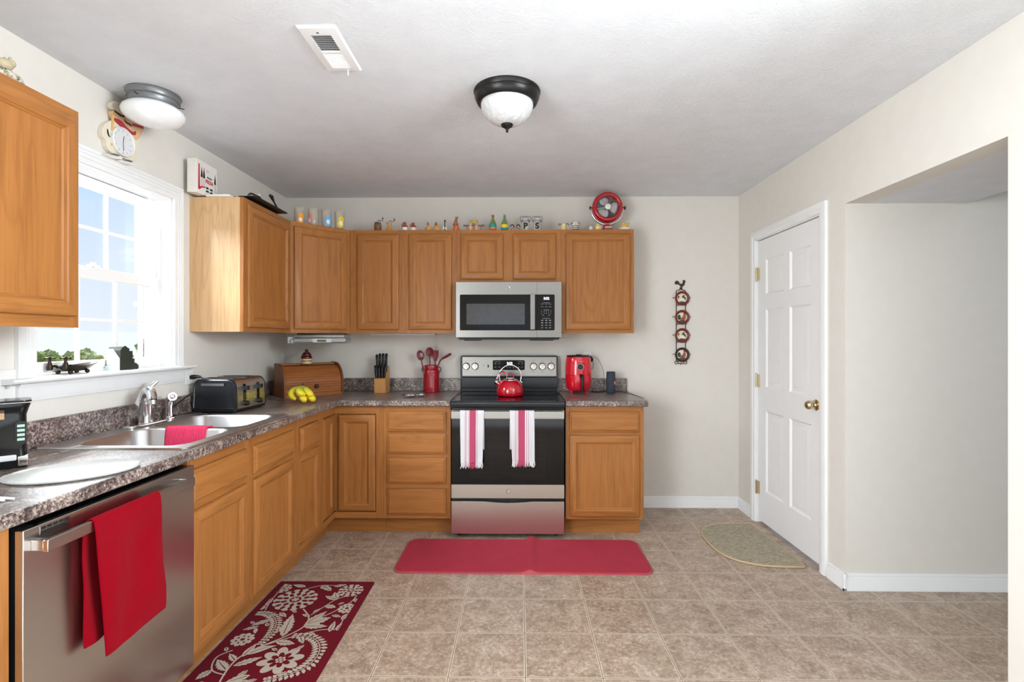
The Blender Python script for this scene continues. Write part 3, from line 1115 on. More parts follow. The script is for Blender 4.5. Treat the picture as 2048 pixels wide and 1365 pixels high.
# ---- sink base
t = thing('base_cabinet', (0.3, -1.68, 0), 'wide oak base cabinet under the sink, two doors below two drawer fronts', 'cabinet', 'oak base cabinets')
bm = BM()
y0, y1 = -2.152, -1.2106
L = y1 - y0
box(bm, (0.590, y0, BB), (0.592, y1, BT), 0); box(bm, (0.03, y0, BB), (0.592, y0 + 0.016, BT), 0); box(bm, (0.03, y1 - 0.016, BB), (0.592, y1, BT), 0)
box(bm, (0.03, y0, BB), (0.592, y1, BB + 0.016), 2); box(bm, (0.05, y0, 0), (0.535, y1, BB), 2)
face_frame(bm, '+x', (0.61, y0, BB), L, BT - BB, [(0, 0.030), (L - 0.048, L), (0.398, 0.470)], [(0.03, L - 0.048, a - BB, c - BB) for a, c in ((BB, 0.155), (0.655, 0.71), (0.82, BT))])
obj('cabinet_body', bm, OAK, t, smooth=0)
for a, c in ((-2.148, -1.748), (-1.688, -1.268)):
    drawer(t, '+x', (0.6105, a, 0.702), c - a, 0.132, 'drawer_front')
    door(t, '+x', (0.6105, a, 0.135), c - a, 0.540)

# ---- panel left of the dishwasher
t = thing('base_cabinet', (0.3, -3.1, 0), 'oak base cabinet left of the dishwasher, cut by the left edge', 'cabinet', 'oak base cabinets')
bm = BM()
box(bm, (0.03, -3.40, BB), (0.61, -2.826, BT), 0); box(bm, (0.05, -3.40, 0), (0.535, -2.826, BB), 2)
obj('cabinet_body', bm, OAK, t, smooth=0)
door(t, '+x', (0.6105, -3.38, 0.135), 0.50, 0.540)

# ================================================================== worktops
CT, CB = 0.918, 0.880
def nose(bm, fn):
    """rolled front edge"""
    return None
SX0, SX1, SY0, SY1 = 0.085, 0.585, -2.130, -1.345          # cut-out for the sink
bm = BM()
for a, c in (((0.0005, -3.42), (0.645, SY0)), ((0.0005, SY0), (SX0, SY1)), ((SX1, SY0), (0.645, SY1)), ((0.0005, SY1), (0.645, -0.645)), ((0.0005, -0.645), (1.3965, -0.0005))):
    box(bm, (a[0], a[1], CB), (c[0], c[1], CT))
bmesh.ops.remove_doubles(bm, verts=bm.verts, dist=1e-6)
ks = [f for f in bm.faces]
seen = {}
for f in ks:                                  # drop the doubled inner faces so the slab is one body
    key = tuple(round(q, 4) for q in f.calc_center_median())
    seen.setdefault(key, []).append(f)
bmesh.ops.delete(bm, geom=[f for v in seen.values() if len(v) > 1 for f in v], context='FACES_ONLY')
obj('worktop', bm, 'laminate', None, smooth=0, bevel=0.006, label='long L-shaped brown speckled laminate worktop around the corner with the sink', cat='countertop')
wt = bpy.data.objects['worktop']
bm = BM()
box(bm, (0.0008, -3.42, CT + 0.0003), (0.020, -0.0008, CT + 0.102)); box(bm, (0.020, -0.020, CT + 0.0003), (1.3965, -0.0008, CT + 0.102))
obj('backsplash', bm, 'laminate', wt, smooth=0, bevel=0.003)
bm = BM(); box(bm, (2.1665, -0.645, CB), (2.716, -0.0005, CT))
w2 = obj('worktop', bm, 'laminate', None, smooth=0, bevel=0.006, label='short brown speckled laminate worktop right of the range, under the red air fryer', cat='countertop')
bm = BM(); box(bm, (2.1665, -0.020, CT + 0.0003), (2.706, -0.0008, CT + 0.102)); obj('backsplash', bm, 'laminate', w2, smooth=0, bevel=0.003)

# ================================================================== sink, tap, sprayer
t = thing('kitchen_sink', (0.335, -1.74, CT), 'stainless steel drop-in sink with two bowls below the window', 'sink')
bm = BM()
RZ = CT + 0.007
def loopz(poly, z): return [bm.verts.new((u, v, z)) for u, v in poly]
def bridge(A, B):
    k = len(A)
    for i in range(k): bm.faces.new((A[i], A[(i + 1) % k], B[(i + 1) % k], B[i]))
OX0, OX1, OY0, OY1 = 0.040, 0.612, -2.165, -1.310
n_c = 6
bowls = [(0.135, -2.125, 0.570, -1.760), (0.135, -1.715, 0.570, -1.348)]
# deck: grid of quads with two rounded holes, made with triangulated fill
outer = loopz(rounded(OX0, OY0, OX1, OY1, 0.02, n_c), RZ)
oe = [bm.edges.new((outer[i], outer[(i + 1) % len(outer)])) for i in range(len(outer))]
holes = []
edges = list(oe)
for bx0, by0, bx1, by1 in bowls:
    hl = loopz(rounded(bx0, by0, bx1, by1, 0.07, n_c), RZ)
    holes.append(hl)
    edges += [bm.edges.new((hl[i], hl[(i + 1) % len(hl)])) for i in range(len(hl))]
bmesh.ops.triangle_fill(bm, use_beauty=True, edges=edges)
rim = loopz(rounded(OX0 - 0.004, OY0 - 0.004, OX1 + 0.004, OY1 + 0.004, 0.022, n_c), CT + 0.001)
bridge(outer, rim)
obj('sink_deck', bm, 'steel_sink', t, smooth=30)
for (bx0, by0, bx1, by1) in bowls:
    bm = BM()
    A = loopz(rounded(bx0, by0, bx1, by1, 0.07, n_c), RZ)
    B = loopz(rounded(bx0 + 0.006, by0 + 0.006, bx1 - 0.006, by1 - 0.006, 0.066, n_c), RZ - 0.008)
    C = loopz(rounded(bx0 + 0.02, by0 + 0.02, bx1 - 0.02, by1 - 0.02, 0.06, n_c), RZ - 0.13)
    D = loopz(rounded(bx0 + 0.05, by0 + 0.05, bx1 - 0.05, by1 - 0.05, 0.05, n_c), RZ - 0.165)
    bridge(A, B); bridge(B, C); bridge(C, D); bm.faces.new(D)
    bw = obj('sink_bowl', bm, 'steel_sink', t, smooth=60)
    bm = BM(); cx, cy = (bx0 + bx1) / 2, (by0 + by1) / 2
    lathe(bm, [(0.0, -0.1645), (0.03, -0.1645), (0.04, -0.163), (0.043, -0.1645)], (cx, cy, RZ), 20, cap=False)
    obj('drain', bm, 'chrome', bw)

t = thing('kitchen_faucet', (0.085, -1.655, RZ), 'chrome single-lever faucet behind the sink', 'faucet')
bm = BM()
prism(bm, rounded(0.055, -1.785, 0.118, -1.530, 0.03, 6), lambda u, v, s: Vector((u, v, RZ + (0.0005, 0.012)[s])))
obj('deck_plate', bm, 'chrome', t, bevel=0.003)
bm = BM()
tube(bm, [(0.085, -1.655, RZ + 0.010), (0.085, -1.655, RZ + 0.04), (0.087, -1.657, RZ + 0.10), (0.098, -1.668, RZ + 0.140), (0.122, -1.690, RZ + 0.162), (0.150, -1.716, RZ + 0.166), (0.176, -1.740, RZ + 0.150), (0.188, -1.751, RZ + 0.126)], [0.030, 0.028, 0.025, 0.025, 0.024, 0.0225, 0.020, 0.0185], 20)
obj('spout', bm, 'chrome', t, smooth=60)
bm = BM(); cyl(bm, (0.1875, -1.7505, RZ + 0.127), (0.191, -1.754, RZ + 0.108), 0.0178); obj('aerator', bm, 'nickel', t)
bm = BM()
tube(bm, [(0.070, -1.655, RZ + 0.060), (0.062, -1.652, RZ + 0.105), (0.066, -1.646, RZ + 0.140), (0.085, -1.632, RZ + 0.172), (0.110, -1.612, RZ + 0.205)], [0.020, 0.026, 0.018, 0.011, 0.0105], 14, flat=(1, 0.8))
obj('lever', bm, 'chrome', t, smooth=60)
t = thing('sink_sprayer', (0.075, -1.475, RZ), 'chrome side sprayer standing right of the faucet', 'sprayer')
bm = BM()
lathe(bm, [(0.026, 0.0005), (0.026, 0.008), (0.016, 0.016), (0.0155, 0.05), (0.0165, 0.075), (0.0, 0.075)], (0.075, -1.475, RZ), 20)
obj('holder', bm, 'chrome', t)
bm = BM()
tube(bm, [(0.075, -1.475, RZ + 0.070), (0.076, -1.476, RZ + 0.096), (0.092, -1.492, RZ + 0.112), (0.122, -1.520, RZ + 0.118)], [0.0165, 0.0185, 0.0185, 0.0195], 16)
cyl(bm, (0.1221, -1.5201, RZ + 0.118), (0.1235, -1.5215, RZ + 0.1182), 0.014, 0.012, 14)
obj('spray_head', bm, 'chrome', t, smooth=60)

# dish cloth draped over the bar between the bowls
def cloth_strip(path, wdir, w, nrm_wave=0.0, nu=40, nw=16, seed=3, thick=0.004, ripple=0.0):
    """drape: sweep the polyline path sideways along wdir, with a little ripple"""
    bm = BM()
    pts = [Vector(p) for p in path]
    seg = [0]
    for a, c in zip(pts, pts[1:]): seg.append(seg[-1] + (c - a).length)
    rows = []
    wd = Vector(wdir)
    s_top = seg[max(range(len(pts)), key=lambda q: pts[q].z)]
    for i in range(nu + 1):
        s = seg[-1] * i / nu
        k = max(j for j in range(len(seg)) if seg[j] <= s + 1e-9)
        k = min(k, len(pts) - 2)
        f = (s - seg[k]) / (seg[k + 1] - seg[k])
        p = pts[k].lerp(pts[k + 1], f)
        tg = (pts[k + 1] - pts[k]).normalized()
        nr = tg.cross(wd).normalized()
        row = []
        for j in range(nw + 1):
            q = (j / nw - 0.5) * w
            amp = nrm_wave * noise.noise(Vector((j / nw * 3.1 + seed, s * 5, seed)))
            amp *= min(1.0, abs(s - s_top) / 0.12)
            amp += ripple * math.sin(j / nw * 9 + seed) * min(1, abs(i / nu - 0.5) * 2.5)
            row.append(bm.verts.new(p + wd * q + nr * amp))
        rows.append(row)
    for i in range(nu):
        for j in range(nw):
            bm.faces.new((rows[i][j], rows[i + 1][j], rows[i + 1][j + 1], rows[i][j + 1]))
    return bm
yc = -1.7375
path = [(0, yc - 0.036, RZ - 0.090), (0, yc - 0.032, RZ - 0.035), (0, yc - 0.027, RZ + 0.001), (0, yc - 0.018, RZ + 0.006), (0, yc + 0.018, RZ + 0.006), (0, yc + 0.028, RZ + 0.0), (0, yc + 0.034, RZ - 0.05)]
path = [(0.350, p[1], p[2]) for p in path]
b2 = NB('cloth_waffle')
v2 = b2.coords('Object', (1, 1, 1), False)
wv = b2.n('ShaderNodeTexWave')
wv.inputs['Scale'].default_value = 42
wv.inputs['Distortion'].default_value = 0.6
wv.bands_direction = 'X'
b2.t.links.new(v2, wv.inputs['Vector'])
nn = b2.noise(v2, 500, 3, 0.7)
b2.bsdf(b2.mix(0.35, b2.ramp(wv.outputs[0], [(0.0, (232, 40, 84)), (0.6, (255, 80, 124))]), b2.ramp(nn, [(0.3, (224, 40, 80)), (0.7, (255, 96, 136))])), 0.95, 0, b2.bump(wv.outputs[0], 0.8, 0.004), 0.2)
obj('dish_cloth', cloth_strip(path, (1, 0, 0), 0.185, 0.004), 'cloth_waffle', None, solid=0.005, smooth=60, label='pinkish red dish cloth draped over the bar between the sink bowls', cat='dish cloth')

# ================================================================== electric range
RX0, RX1 = 1.4035, 2.1595
RC = (RX0 + RX1) / 2
rg = thing('electric_range', (RC, -0.35, 0), 'stainless and black electric range with a smooth glass cooktop', 'range')
bm = BM()
box(bm, (RX0 + 0.001, -0.615, 0.03), (RX1 - 0.001, -0.03, 0.868))
for x in (RX0 + 0.05, RX1 - 0.05):
    for y in (-0.57, -0.09): cyl(bm, (x, y, 0), (x, y, 0.031), 0.02, n=12)
obj('range_body', bm, 'black_plastic', rg)
bm = BM()
prism(bm, [(-0.664, 0.872), (-0.668, 0.878), (-0.668, 0.908), (-0.660, 0.9165), (-0.645, 0.9185), (-0.635, 0.9165), (-0.075, 0.9165), (-0.07, 0.9185), (-0.055, 0.9185), (-0.055, 0.870), (-0.6, 0.870)], lambda u, v, s: Vector(((RX0 - 0.001, RX1 + 0.001)[s], u, v)))
ct = obj('cooktop', bm, 'black_enamel', rg, bevel=0.002)
bm = BM(); box(bm, (RX0 + 0.022, -0.632, 0.9167), (RX1 - 0.022, -0.078, 0.9182)); obj('glass_top', bm, 'black_gloss', ct)
# oven door
bm = BM()
prism(bm, rounded(RX0 + 0.003, 0.272, RX1 - 0.003, 0.362, 0.003, 2), lambda u, v, s: Vector((u, (-0.618, -0.660)[s], v)))
od = obj('oven_door', bm, 'steel_x', rg)
bm = BM(); prism(bm, rounded(RX0 + 0.003, 0.800, RX1 - 0.003, 0.856, 0.003, 2), lambda u, v, s: Vector((u, (-0.618, -0.660)[s], v))); obj('top_trim', bm, 'steel_x', od)
bm = BM(); box(bm, (RX0 + 0.004, -0.657, 0.3625), (RX1 - 0.004, -0.620, 0.7995)); obj('oven_glass', bm, 'black_gloss', od, bevel=0.001)
b2 = NB('oven_window')
v2 = b2.coords('Object', (1, 1, 1), False)
wv = b2.n('ShaderNodeTexWave'); wv.inputs['Scale'].default_value = 26; wv.bands_direction = 'Z'; wv.inputs['Distortion'].default_value = 0.0
b2.t.links.new(v2, wv.inputs['Vector'])
b2.bsdf(b2.ramp(wv.outputs[0], [(0.0, (20, 19, 19)), (0.9, (22, 21, 20)), (1.0, (26, 24, 23))]), 0.07, 0, None, 0.32)
bm = BM(); box(bm, (RX0 + 0.135, -0.6578, 0.402), (RX1 - 0.125, -0.6568, 0.698)); obj('oven_window', bm, 'oven_window', od)
bm = BM()
prism(bm, rounded(RX0 + 0.006, 0.808, RX1 - 0.006, 0.856, 0.004, 3), lambda u, v, s: Vector((u, (-0.692, -0.706)[s], v)))
for x in (RX0 + 0.012, RX1 - 0.040): box(bm, (x, -0.693, 0.815), (x + 0.028, -0.659, 0.848))
obj('handle', bm, 'steel_panel', od, bevel=0.002)
bm = BM()
top = [(RX0 + 0.003, 0.250)] + [(RX0 + 0.215 + 0.33 * i / 16, 0.250 - 0.010 * math.sin(PI * i / 16)) for i in range(17)] + [(RX1 - 0.003, 0.250)]
prism(bm, [(RX1 - 0.003, 0.034), (RX0 + 0.003, 0.034)] + top, lambda u, v, s: Vector((u, (-0.618, -0.660)[s], v)))
obj('storage_drawer', bm, 'steel_x', rg, bevel=0.0015)


def emblem(parent, c, r, mat='nickel', a0=0.6):
    """round maker's roundel: ring with a curled script monogram"""
    bm = BM()
    x, y, z = c
    tube(bm, [(x + r * math.cos(a), y, z + r * math.sin(a)) for a in [2 * PI * i / 28 for i in range(28)]], r * 0.09, 6, closed=True)
    for s in (-1, 1):
        tube(bm, [(x + s * r * 0.35 + r * 0.28 * math.cos(a) * (1 - a / 14), y, z + r * 0.05 + r * 0.42 * math.sin(a) * (1 - a / 14)) for a in [0.5 + 5.6 * i / 14 for i in range(15)]], r * 0.075, 5)
    for k in range(4):
        a = PI / 4 + k * PI / 2
        tube(bm, [(x + r * 0.78 * math.cos(a + d), y, z + r * 0.78 * math.sin(a + d)) for d in (-0.3, 0, 0.3)], r * 0.06, 5)
    return obj('emblem', bm, mat, parent)
emblem(od, (1.785, -0.6606, 0.317), 0.0145)
# back panel
bm = BM()
prism(bm, rounded(RX0 - 0.004, 1.030, RX1 - 0.002, 1.200, [0.004, 0.004, 0.014, 0.014], 4), lambda u, v, s: Vector((u, (-0.012, -0.072)[s], v)))
box(bm, (RX0 + 0.001, -0.058, 0.919), (RX1 - 0.004, -0.014, 1.0295)); box(bm, (RX0 + 0.001, -0.066, 0.944), (RX1 - 0.004, -0.0585, 0.951))
bk = obj('backguard', bm, 'black_enamel', rg, bevel=0.003)


def kx(u): return 1.398 + (u - 920) * 0.003868
for u in (932.3, 950, 1067.6, 1085.2, 1102.8):
    bm = BM()
    x, z = kx(u), 1.117
    Mk = Matrix.Translation((x, -0.0757, z)) @ Matrix.Rotation(PI / 2, 4, 'X')
    lathe(bm, [(0.0285, 0.0), (0.0285, 0.006), (0.024, 0.010), (0.0225, 0.024), (0.0, 0.025)], n=24, M=Mk)
    box(bm, (x - 0.0065, -0.112, z - 0.024), (x + 0.0065, -0.098, z + 0.024)); box(bm, (x - 0.0012, -0.1128, z + 0.004), (x + 0.0012, -0.1115, z + 0.023), 1)
    obj('knob', bm, ['steel_x', 'black_matte'], bk, bevel=0.001)
bm = BM()
prism(bm, rounded(kx(985.5), 1.088, kx(1050), 1.165, 0.010, 4), lambda u, v, s: Vector((u, (-0.0757, -0.0772)[s], v)))
for (u, z, w) in ((991, 1.138, 4), (998.6, 1.138, 4), (991, 1.111, 4), (998.6, 1.111, 4), (1038, 1.138, 3.4), (1044.6, 1.138, 3.4), (1038, 1.111, 3.4), (1044.6, 1.111, 3.4), (1014.5, 1.106, 2.4), (1020.5, 1.106, 2.4), (1027.5, 1.106, 3.4)):
    box(bm, (kx(u) - w * 0.0015, -0.0776, z - 0.002), (kx(u) + w * 0.0015, -0.0771, z + 0.002), 1)
box(bm, (kx(989), -0.0776, 1.1525), (kx(1001), -0.0771, 1.1545), 1); box(bm, (kx(1036.5), -0.0776, 1.1525), (kx(1046.5), -0.0771, 1.1545), 1)
obj('display_panel', bm, ['black_gloss', 'label_grey'], bk)
lettering('clock_digits', '3:22', 0.026, (kx(1019.5), -0.0778, 1.1395), '-y', 'led_white', bk, bold=0.0008)
bm = BM()
box(bm, (RX0 + 0.012, -0.0755, 1.042), (RX1 - 0.014, -0.0722, 1.189))
box(bm, (kx(975), -0.0765, 1.108), (kx(978), -0.0754, 1.128), 1)
for u, z in ((931, 1.160), (950, 1.163), (1067, 1.164), (1085, 1.164), (1103, 1.160), (932, 1.074), (950, 1.074), (1067.6, 1.073), (1085, 1.073), (1103, 1.073), (966.5, 1.128), (967.5, 1.118)):
    box(bm, (kx(u) - 0.004, -0.0762, z - 0.0012), (kx(u) + 0.004, -0.0754, z + 0.0012), 1)
obj('control_panel', bm, ['steel_panel', 'black_plastic'], bk, smooth=0)

# ================================================================== microwave
mw = thing('microwave', (1.782, -0.2, 1.322), 'stainless over-the-range microwave with a black glass door', 'microwave')
MX0, MX1, MZ0, MZ1, MY = 1.4045, 2.1595, 1.342, 1.7385, -0.392
bm = BM()
box(bm, (MX0 + 0.004, -0.352, 1.336), (MX1 - 0.004, -0.002, MZ1 - 0.001))
box(bm, (MX0 + 0.018, -0.372, 1.324), (MX1 - 0.016, -0.05, 1.3355))
for a, c in ((MX0 + 0.055, MX0 + 0.175), (MX0 + 0.53, MX0 + 0.70)): box(bm, (a, -0.365, 1.3185), (c, -0.20, 1.324))
obj('microwave_body', bm, 'black_plastic', mw, bevel=0.002)
SE = 1.985
WX0, WX1, WZ_0, WZ_1 = 1.433, 2.110, 1.393, 1.648
def frame_with_hole(bm, x0, x1, z0, z1, hx0, hx1, hz0, hz1, yb, yf):
    for a, c in (((x0, z0), (hx0, z1)), ((hx1, z0), (x1, z1)), ((hx0, z0), (hx1, hz0)), ((hx0, hz1), (hx1, z1))):
        if c[0] - a[0] > 1e-4 and c[1] - a[1] > 1e-4: box(bm, (a[0], yb, a[1]), (c[0], yf, c[1]))
bm = BM(); frame_with_hole(bm, MX0, SE - 0.0008, MZ0, MZ1, WX0, SE - 0.0008, WZ_0, WZ_1, -0.353, MY)
md = obj('microwave_door', bm, 'steel_panel', mw, smooth=0)
bm = BM(); prism(bm, rounded(WX0 - 0.001, WZ_0 - 0.001, SE - 0.001, WZ_1 + 0.001, [0.008, 0.001, 0.001, 0.008], 3), lambda u, v, s: Vector((u, (-0.36, MY - 0.0008)[s], v)))
obj('door_glass', bm, 'black_gloss', md)
b2 = NB('microwave_window')
v2 = b2.coords('Object', (1, 1, 1), False)
b2.bsdf(b2.ramp(b2.noise(v2, 30, 2), [(0.3, (58, 58, 60)), (0.7, (66, 66, 68))]), 0.07, 0, None, 0.9)
bm = BM(); prism(bm, rounded(1.479, 1.434, 1.897, 1.583, 0.004, 2), lambda u, v, s: Vector((u, (MY - 0.0009, MY - 0.0014)[s], v))); obj('door_window', bm, 'microwave_window', md)
bm = BM(); frame_with_hole(bm, SE + 0.0008, MX1, MZ0, MZ1, SE + 0.0008, WX1, WZ_0, WZ_1, -0.353, MY)
mp_ = obj('control_side', bm, 'steel_panel', mw, smooth=0)
bm = BM(); prism(bm, rounded(SE + 0.001, WZ_0 - 0.001, WX1 + 0.001, WZ_1 + 0.001, [0.001, 0.008, 0.008, 0.001], 3), lambda u, v, s: Vector((u, (-0.36, MY - 0.0008)[s], v)))
lettering('clock_digits', '3:22', 0.024, (2.052, MY - 0.0012, 1.620), '-y', 'led_white', mw, bold=0.0006)
def mark(x, z, w, h): box(bm, (x - w / 2, MY - 0.0013, z - h / 2), (x + w / 2, MY - 0.0007, z + h / 2), 1)
for z, w in ((1.590, 0.050), (1.539, 0.036), (1.478, 0.052)): mark(2.051, z, w, 0.0022)
for z in (1.580, 1.561):
    for x in (2.022, 2.051, 2.078): mark(x, z, 0.018, 0.0024)
for z in (1.530, 1.515):
    for x in (2.018, 2.036, 2.052, 2.068, 2.084): mark(x, z, 0.004, 0.0055)
for x in (2.028, 2.072): mark(x, 1.500, 0.012, 0.003)
for z in (1.464, 1.446, 1.428, 1.410):
    for x in (2.022, 2.051, 2.078): mark(x, z, 0.013, 0.006 if z in (1.446, 1.464) else 0.004)
obj('keypad', bm, ['black_gloss', 'label_grey'], mp_)
bm = BM()
prism(bm, rounded(1.936, 1.396, 1.970, 1.650, 0.003, 2), lambda u, v, s: Vector((u, (MY - 0.022, MY - 0.034)[s], v)))
for z in (1.405, 1.63): box(bm, (1.942, MY - 0.0225, z), (1.964, MY - 0.001, z + 0.014))
obj('handle', bm, 'steel_panel', md, bevel=0.003)
emblem(md, (1.777, MY - 0.0006, 1.694), 0.0145)

# ================================================================== dishwasher
dw = thing('dishwasher', (0.32, -2.49, 0), 'stainless dishwasher with a bar handle and a red towel hung on it', 'dishwasher')
DA, DB = -2.8235, -2.1555
bm = BM()
box(bm, (0.03, DA + 0.004, 0.10), (0.588, DB - 0.004, 0.868)); box(bm, (0.05, DA + 0.01, 0.0), (0.53, DB - 0.01, 0.0995))
obj('tub', bm, 'black_plastic', dw)
bm = BM()
box(bm, (0.5895, DA + 0.006, 0.112), (0.618, DB - 0.006, 0.860))
obj('door_core', bm, 'black_plastic', dw, bevel=0.002)
bm = BM()
box(bm, (0.6185, DA + 0.003, 0.112), (0.6400, DB - 0.003, 0.8605))
dd = obj('door_skin', bm, 'steel_y', dw, bevel=0.002)
bm = BM()
HA, HB = -2.800, -2.218
prism(bm, rounded(HA, 0.800, HB, 0.831, 0.002, 2), lambda u, v, s: Vector(((0.670, 0.683)[s], u, v)))
for y in (HA, HB - 0.022): box(bm, (0.6395, y, 0.803), (0.671, y + 0.022, 0.829))
obj('handle', bm, 'steel_y', dd, bevel=0.0015)
bm = BM()
box(bm, (0.6398, -2.776, 0.8345), (0.6408, -2.690, 0.8555), 0)
for r_ in range(2):
    for k in range(5):
        y = -2.7735 + k * 0.0167
        box(bm, (0.6406, y, 0.8365 + r_ * 0.0098), (0.6411, y + 0.0142, 0.8435 + r_ * 0.0098), 1)
obj('vent_grille', bm, ['nickel', 'black_matte'], dd)
bm = BM(); box(bm, (0.60, DA + 0.05, 0.8606), (0.632, DB - 0.05, 0.863)); obj('control_strip', bm, 'black_gloss', dw)

def drape(x_in, x_bar0, x_bar1, zt, zb_back, zb_front, y):
    return [(x_in, y, zb_back), (x_in + 0.002, y, zt - 0.03), (x_bar0 - 0.003, y, zt - 0.006), (x_bar0 + 0.002, y, zt), (x_bar1 - 0.002, y, zt + 0.0005), (x_bar1 + 0.004, y, zt - 0.006), (x_bar1 + 0.007, y, zt - 0.035), (x_bar1 + 0.011, y, (zt + zb_front) / 2), (x_bar1 + 0.014, y, zb_front)]
bm = cloth_strip(drape(0.655, 0.670, 0.683, 0.8365, 0.475, 0.455, -2.536), (0, 1, 0), 0.262, 0.014, nu=70, nw=26, seed=5, ripple=0.003)
for v in bm.verts:                            # outer layer hangs a little askew: left corner lower and drawn in
    if v.co.x > 0.676:
        f = max(0, (0.83 - v.co.z) / 0.37)
        v.co.y += 0.030 * f * max(0, (-2.49 - v.co.y) / 0.17)
        v.co.z -= 0.022 * f * (-(v.co.y + 2.40)) / 0.26
    v.co.x = max(v.co.x, 0.6445)
obj('hand_towel', bm, 'terry_red', None, solid=0.006, smooth=60, subsurf=1, label='red terry towel hanging over the dishwasher handle', cat='towel')

# ================================================================== striped towels on the oven handle
def striped(name, broad, lines):
    b = NB(name)
    v = b.n('ShaderNodeTexCoord')
    s = b.n('ShaderNodeSeparateXYZ')
    b.t.links.new(v.outputs['Generated'], s.inputs[0])
    x = s.outputs[0]
    st = [(0.0, (222, 222, 225))]
    for a, c, col in sorted(lines + [(broad[0], broad[1], (184, 80, 108))]):
        st += [(a - 0.004, (222, 222, 225)), (a, col), (c, col), (c + 0.004, (222, 222, 225))]
    col = b.ramp(x, st)
    n = b.noise(b.coords('Object', (1, 1, 1), False), 700, 2, 0.7)
    col = b.mix(0.25, col, b.ramp(n, [(0.35, (170, 150, 160)), (0.6, (255, 255, 255))]), 'MULTIPLY')
    b.bsdf(col, 0.95, 0, b.bump(n, 0.25, 0.0015), 0.2)
LN = (190, 126, 148)
striped('towel_stripe_a', (0.40, 0.66), [(0.21, 0.23, LN), (0.27, 0.285, LN), (0.36, 0.375, LN), (0.70, 0.72, LN)])
striped('towel_stripe_b', (0.34, 0.60), [(0.22, 0.235, LN), (0.28, 0.295, LN), (0.66, 0.68, LN), (0.735, 0.75, LN)])
def oven_towel(xc, w, zb, mat, label, seed, lean, fold):
    zt = 0.8615
    pth = [(xc, -0.678, 0.60), (xc, -0.680, 0.80), (xc, -0.687, zt - 0.004), (xc, -0.692, zt), (xc, -0.706, zt), (xc, -0.712, zt - 0.006), (xc, -0.716, zt - 0.04), (xc, -0.722, 0.68), (xc, -0.722, zb)]
    bm = cloth_strip(pth, (1, 0, 0), w, 0.012, nu=60, nw=30, seed=seed, ripple=fold)
    rnd = random.Random(seed)
    for v in bm.verts:
        f = max(0, (zt - v.co.z) / (zt - zb))
        if v.co.y < -0.70:
            v.co.x += lean * f - 0.10 * f * (v.co.x - xc)
        v.co.y = min(v.co.y, -0.6645)
    # fringe
    for k in range(24):
        q = (k + 0.5) / 24 - 0.5
        x = xc + q * w * 0.90 + lean
        L = 0.024 + 0.012 * rnd.random()
        tube(bm, [(x, -0.724, zb + 0.006), (x + rnd.uniform(-.003, .003), -0.726, zb - L * 0.5), (x + rnd.uniform(-.005, .005), -0.723, zb - L)], [0.0032, 0.0030, 0.0022], 5)
    o = obj('dish_towel', bm, mat, None, smooth=60, label=label, cat='towel', group='striped dish towels on the oven door')
    s = o.modifiers.new('solid', 'SOLIDIFY'); s.thickness = 0.002; s.offset = 0
oven_towel(1.549, 0.158, 0.520, 'towel_stripe_a', 'white dish towel with pink stripe on the oven handle, left one below the knobs', 2, -0.002, 0.004)
oven_towel(1.876, 0.162, 0.530, 'towel_stripe_b', 'white dish towel with pink stripe on the oven handle, hanging straight below the kettle', 9, 0.010, 0.005)

# ================================================================== kettle
kt = thing('kettle', (1.792, -0.34, 0.9185), 'red enamel whistling kettle with a chrome loop handle on the cooktop', 'kettle')
KC = (1.792, -0.34, 0.9185)
bm = BM()
lathe(bm, [(0.0, 0.0005), (0.084, 0.0005), (0.092, 0.004), (0.0975, 0.016), (0.0985, 0.032), (0.096, 0.052), (0.088, 0.076), (0.074, 0.097), (0.056, 0.112), (0.050, 0.115), (0.0, 0.115)], KC, 48)
obj('kettle_body', bm, 'red_enamel', kt, smooth=40)
bm = BM()
tube(bm, [(KC[0] - 0.062, KC[1], KC[2] + 0.070), (KC[0] - 0.084, KC[1], KC[2] + 0.090), (KC[0] - 0.098, KC[1], KC[2] + 0.098)], [0.024, 0.019, 0.016], 16)
obj('spout', bm, 'red_enamel', kt)
bm = BM()
tube(bm, [(KC[0] - 0.095, KC[1], KC[2] + 0.096), (KC[0] - 0.107, KC[1], KC[2] + 0.104), (KC[0] - 0.114, KC[1], KC[2] + 0.106)], [0.018, 0.0175, 0.010], 14)
tube(bm, [(KC[0] - 0.100, KC[1], KC[2] + 0.112), (KC[0] - 0.088, KC[1], KC[2] + 0.126), (KC[0] - 0.072, KC[1], KC[2] + 0.122)], 0.006, 8)
obj('whistle', bm, 'nickel', kt, label='grey metal whistle cap')
bm = BM()
lathe(bm, [(0.054, 0.113), (0.054, 0.117), (0.044, 0.122), (0.030, 0.1245), (0.029, 0.128), (0.026, 0.132), (0.0, 0.133)], KC, 32)
ld = obj('lid', bm, 'chrome', kt)
bm = BM()
tube(bm, [(KC[0] + 0.025 * math.cos(a), KC[1], KC[2] + 0.130 + 0.032 * math.sin(a)) for a in [PI * i / 14 for i in range(15)]], 0.0042, 8)
obj('lid_loop', bm, 'red_enamel', ld)
bm = BM()
pts = [(KC[0] + 0.080 * math.cos(a), KC[1], KC[2] + 0.140 + 0.082 * math.sin(a)) for a in [-0.42 + (PI + 0.84) * i / 26 for i in range(27)]]
pts = [(KC[0] + 0.086, KC[1], KC[2] + 0.094)] + pts + [(KC[0] - 0.078, KC[1], KC[2] + 0.094)]
tube(bm, pts, 0.0052, 10)
hd = obj('handle', bm, 'chrome', kt, smooth=60)
bm = BM()
tube(bm, [(KC[0] - 0.058 + 0.020 * math.cos(a), KC[1] - 0.002, KC[2] + 0.158 + 0.018 * math.sin(a)) for a in [PI * i / 10 for i in range(11)]], 0.005, 8)
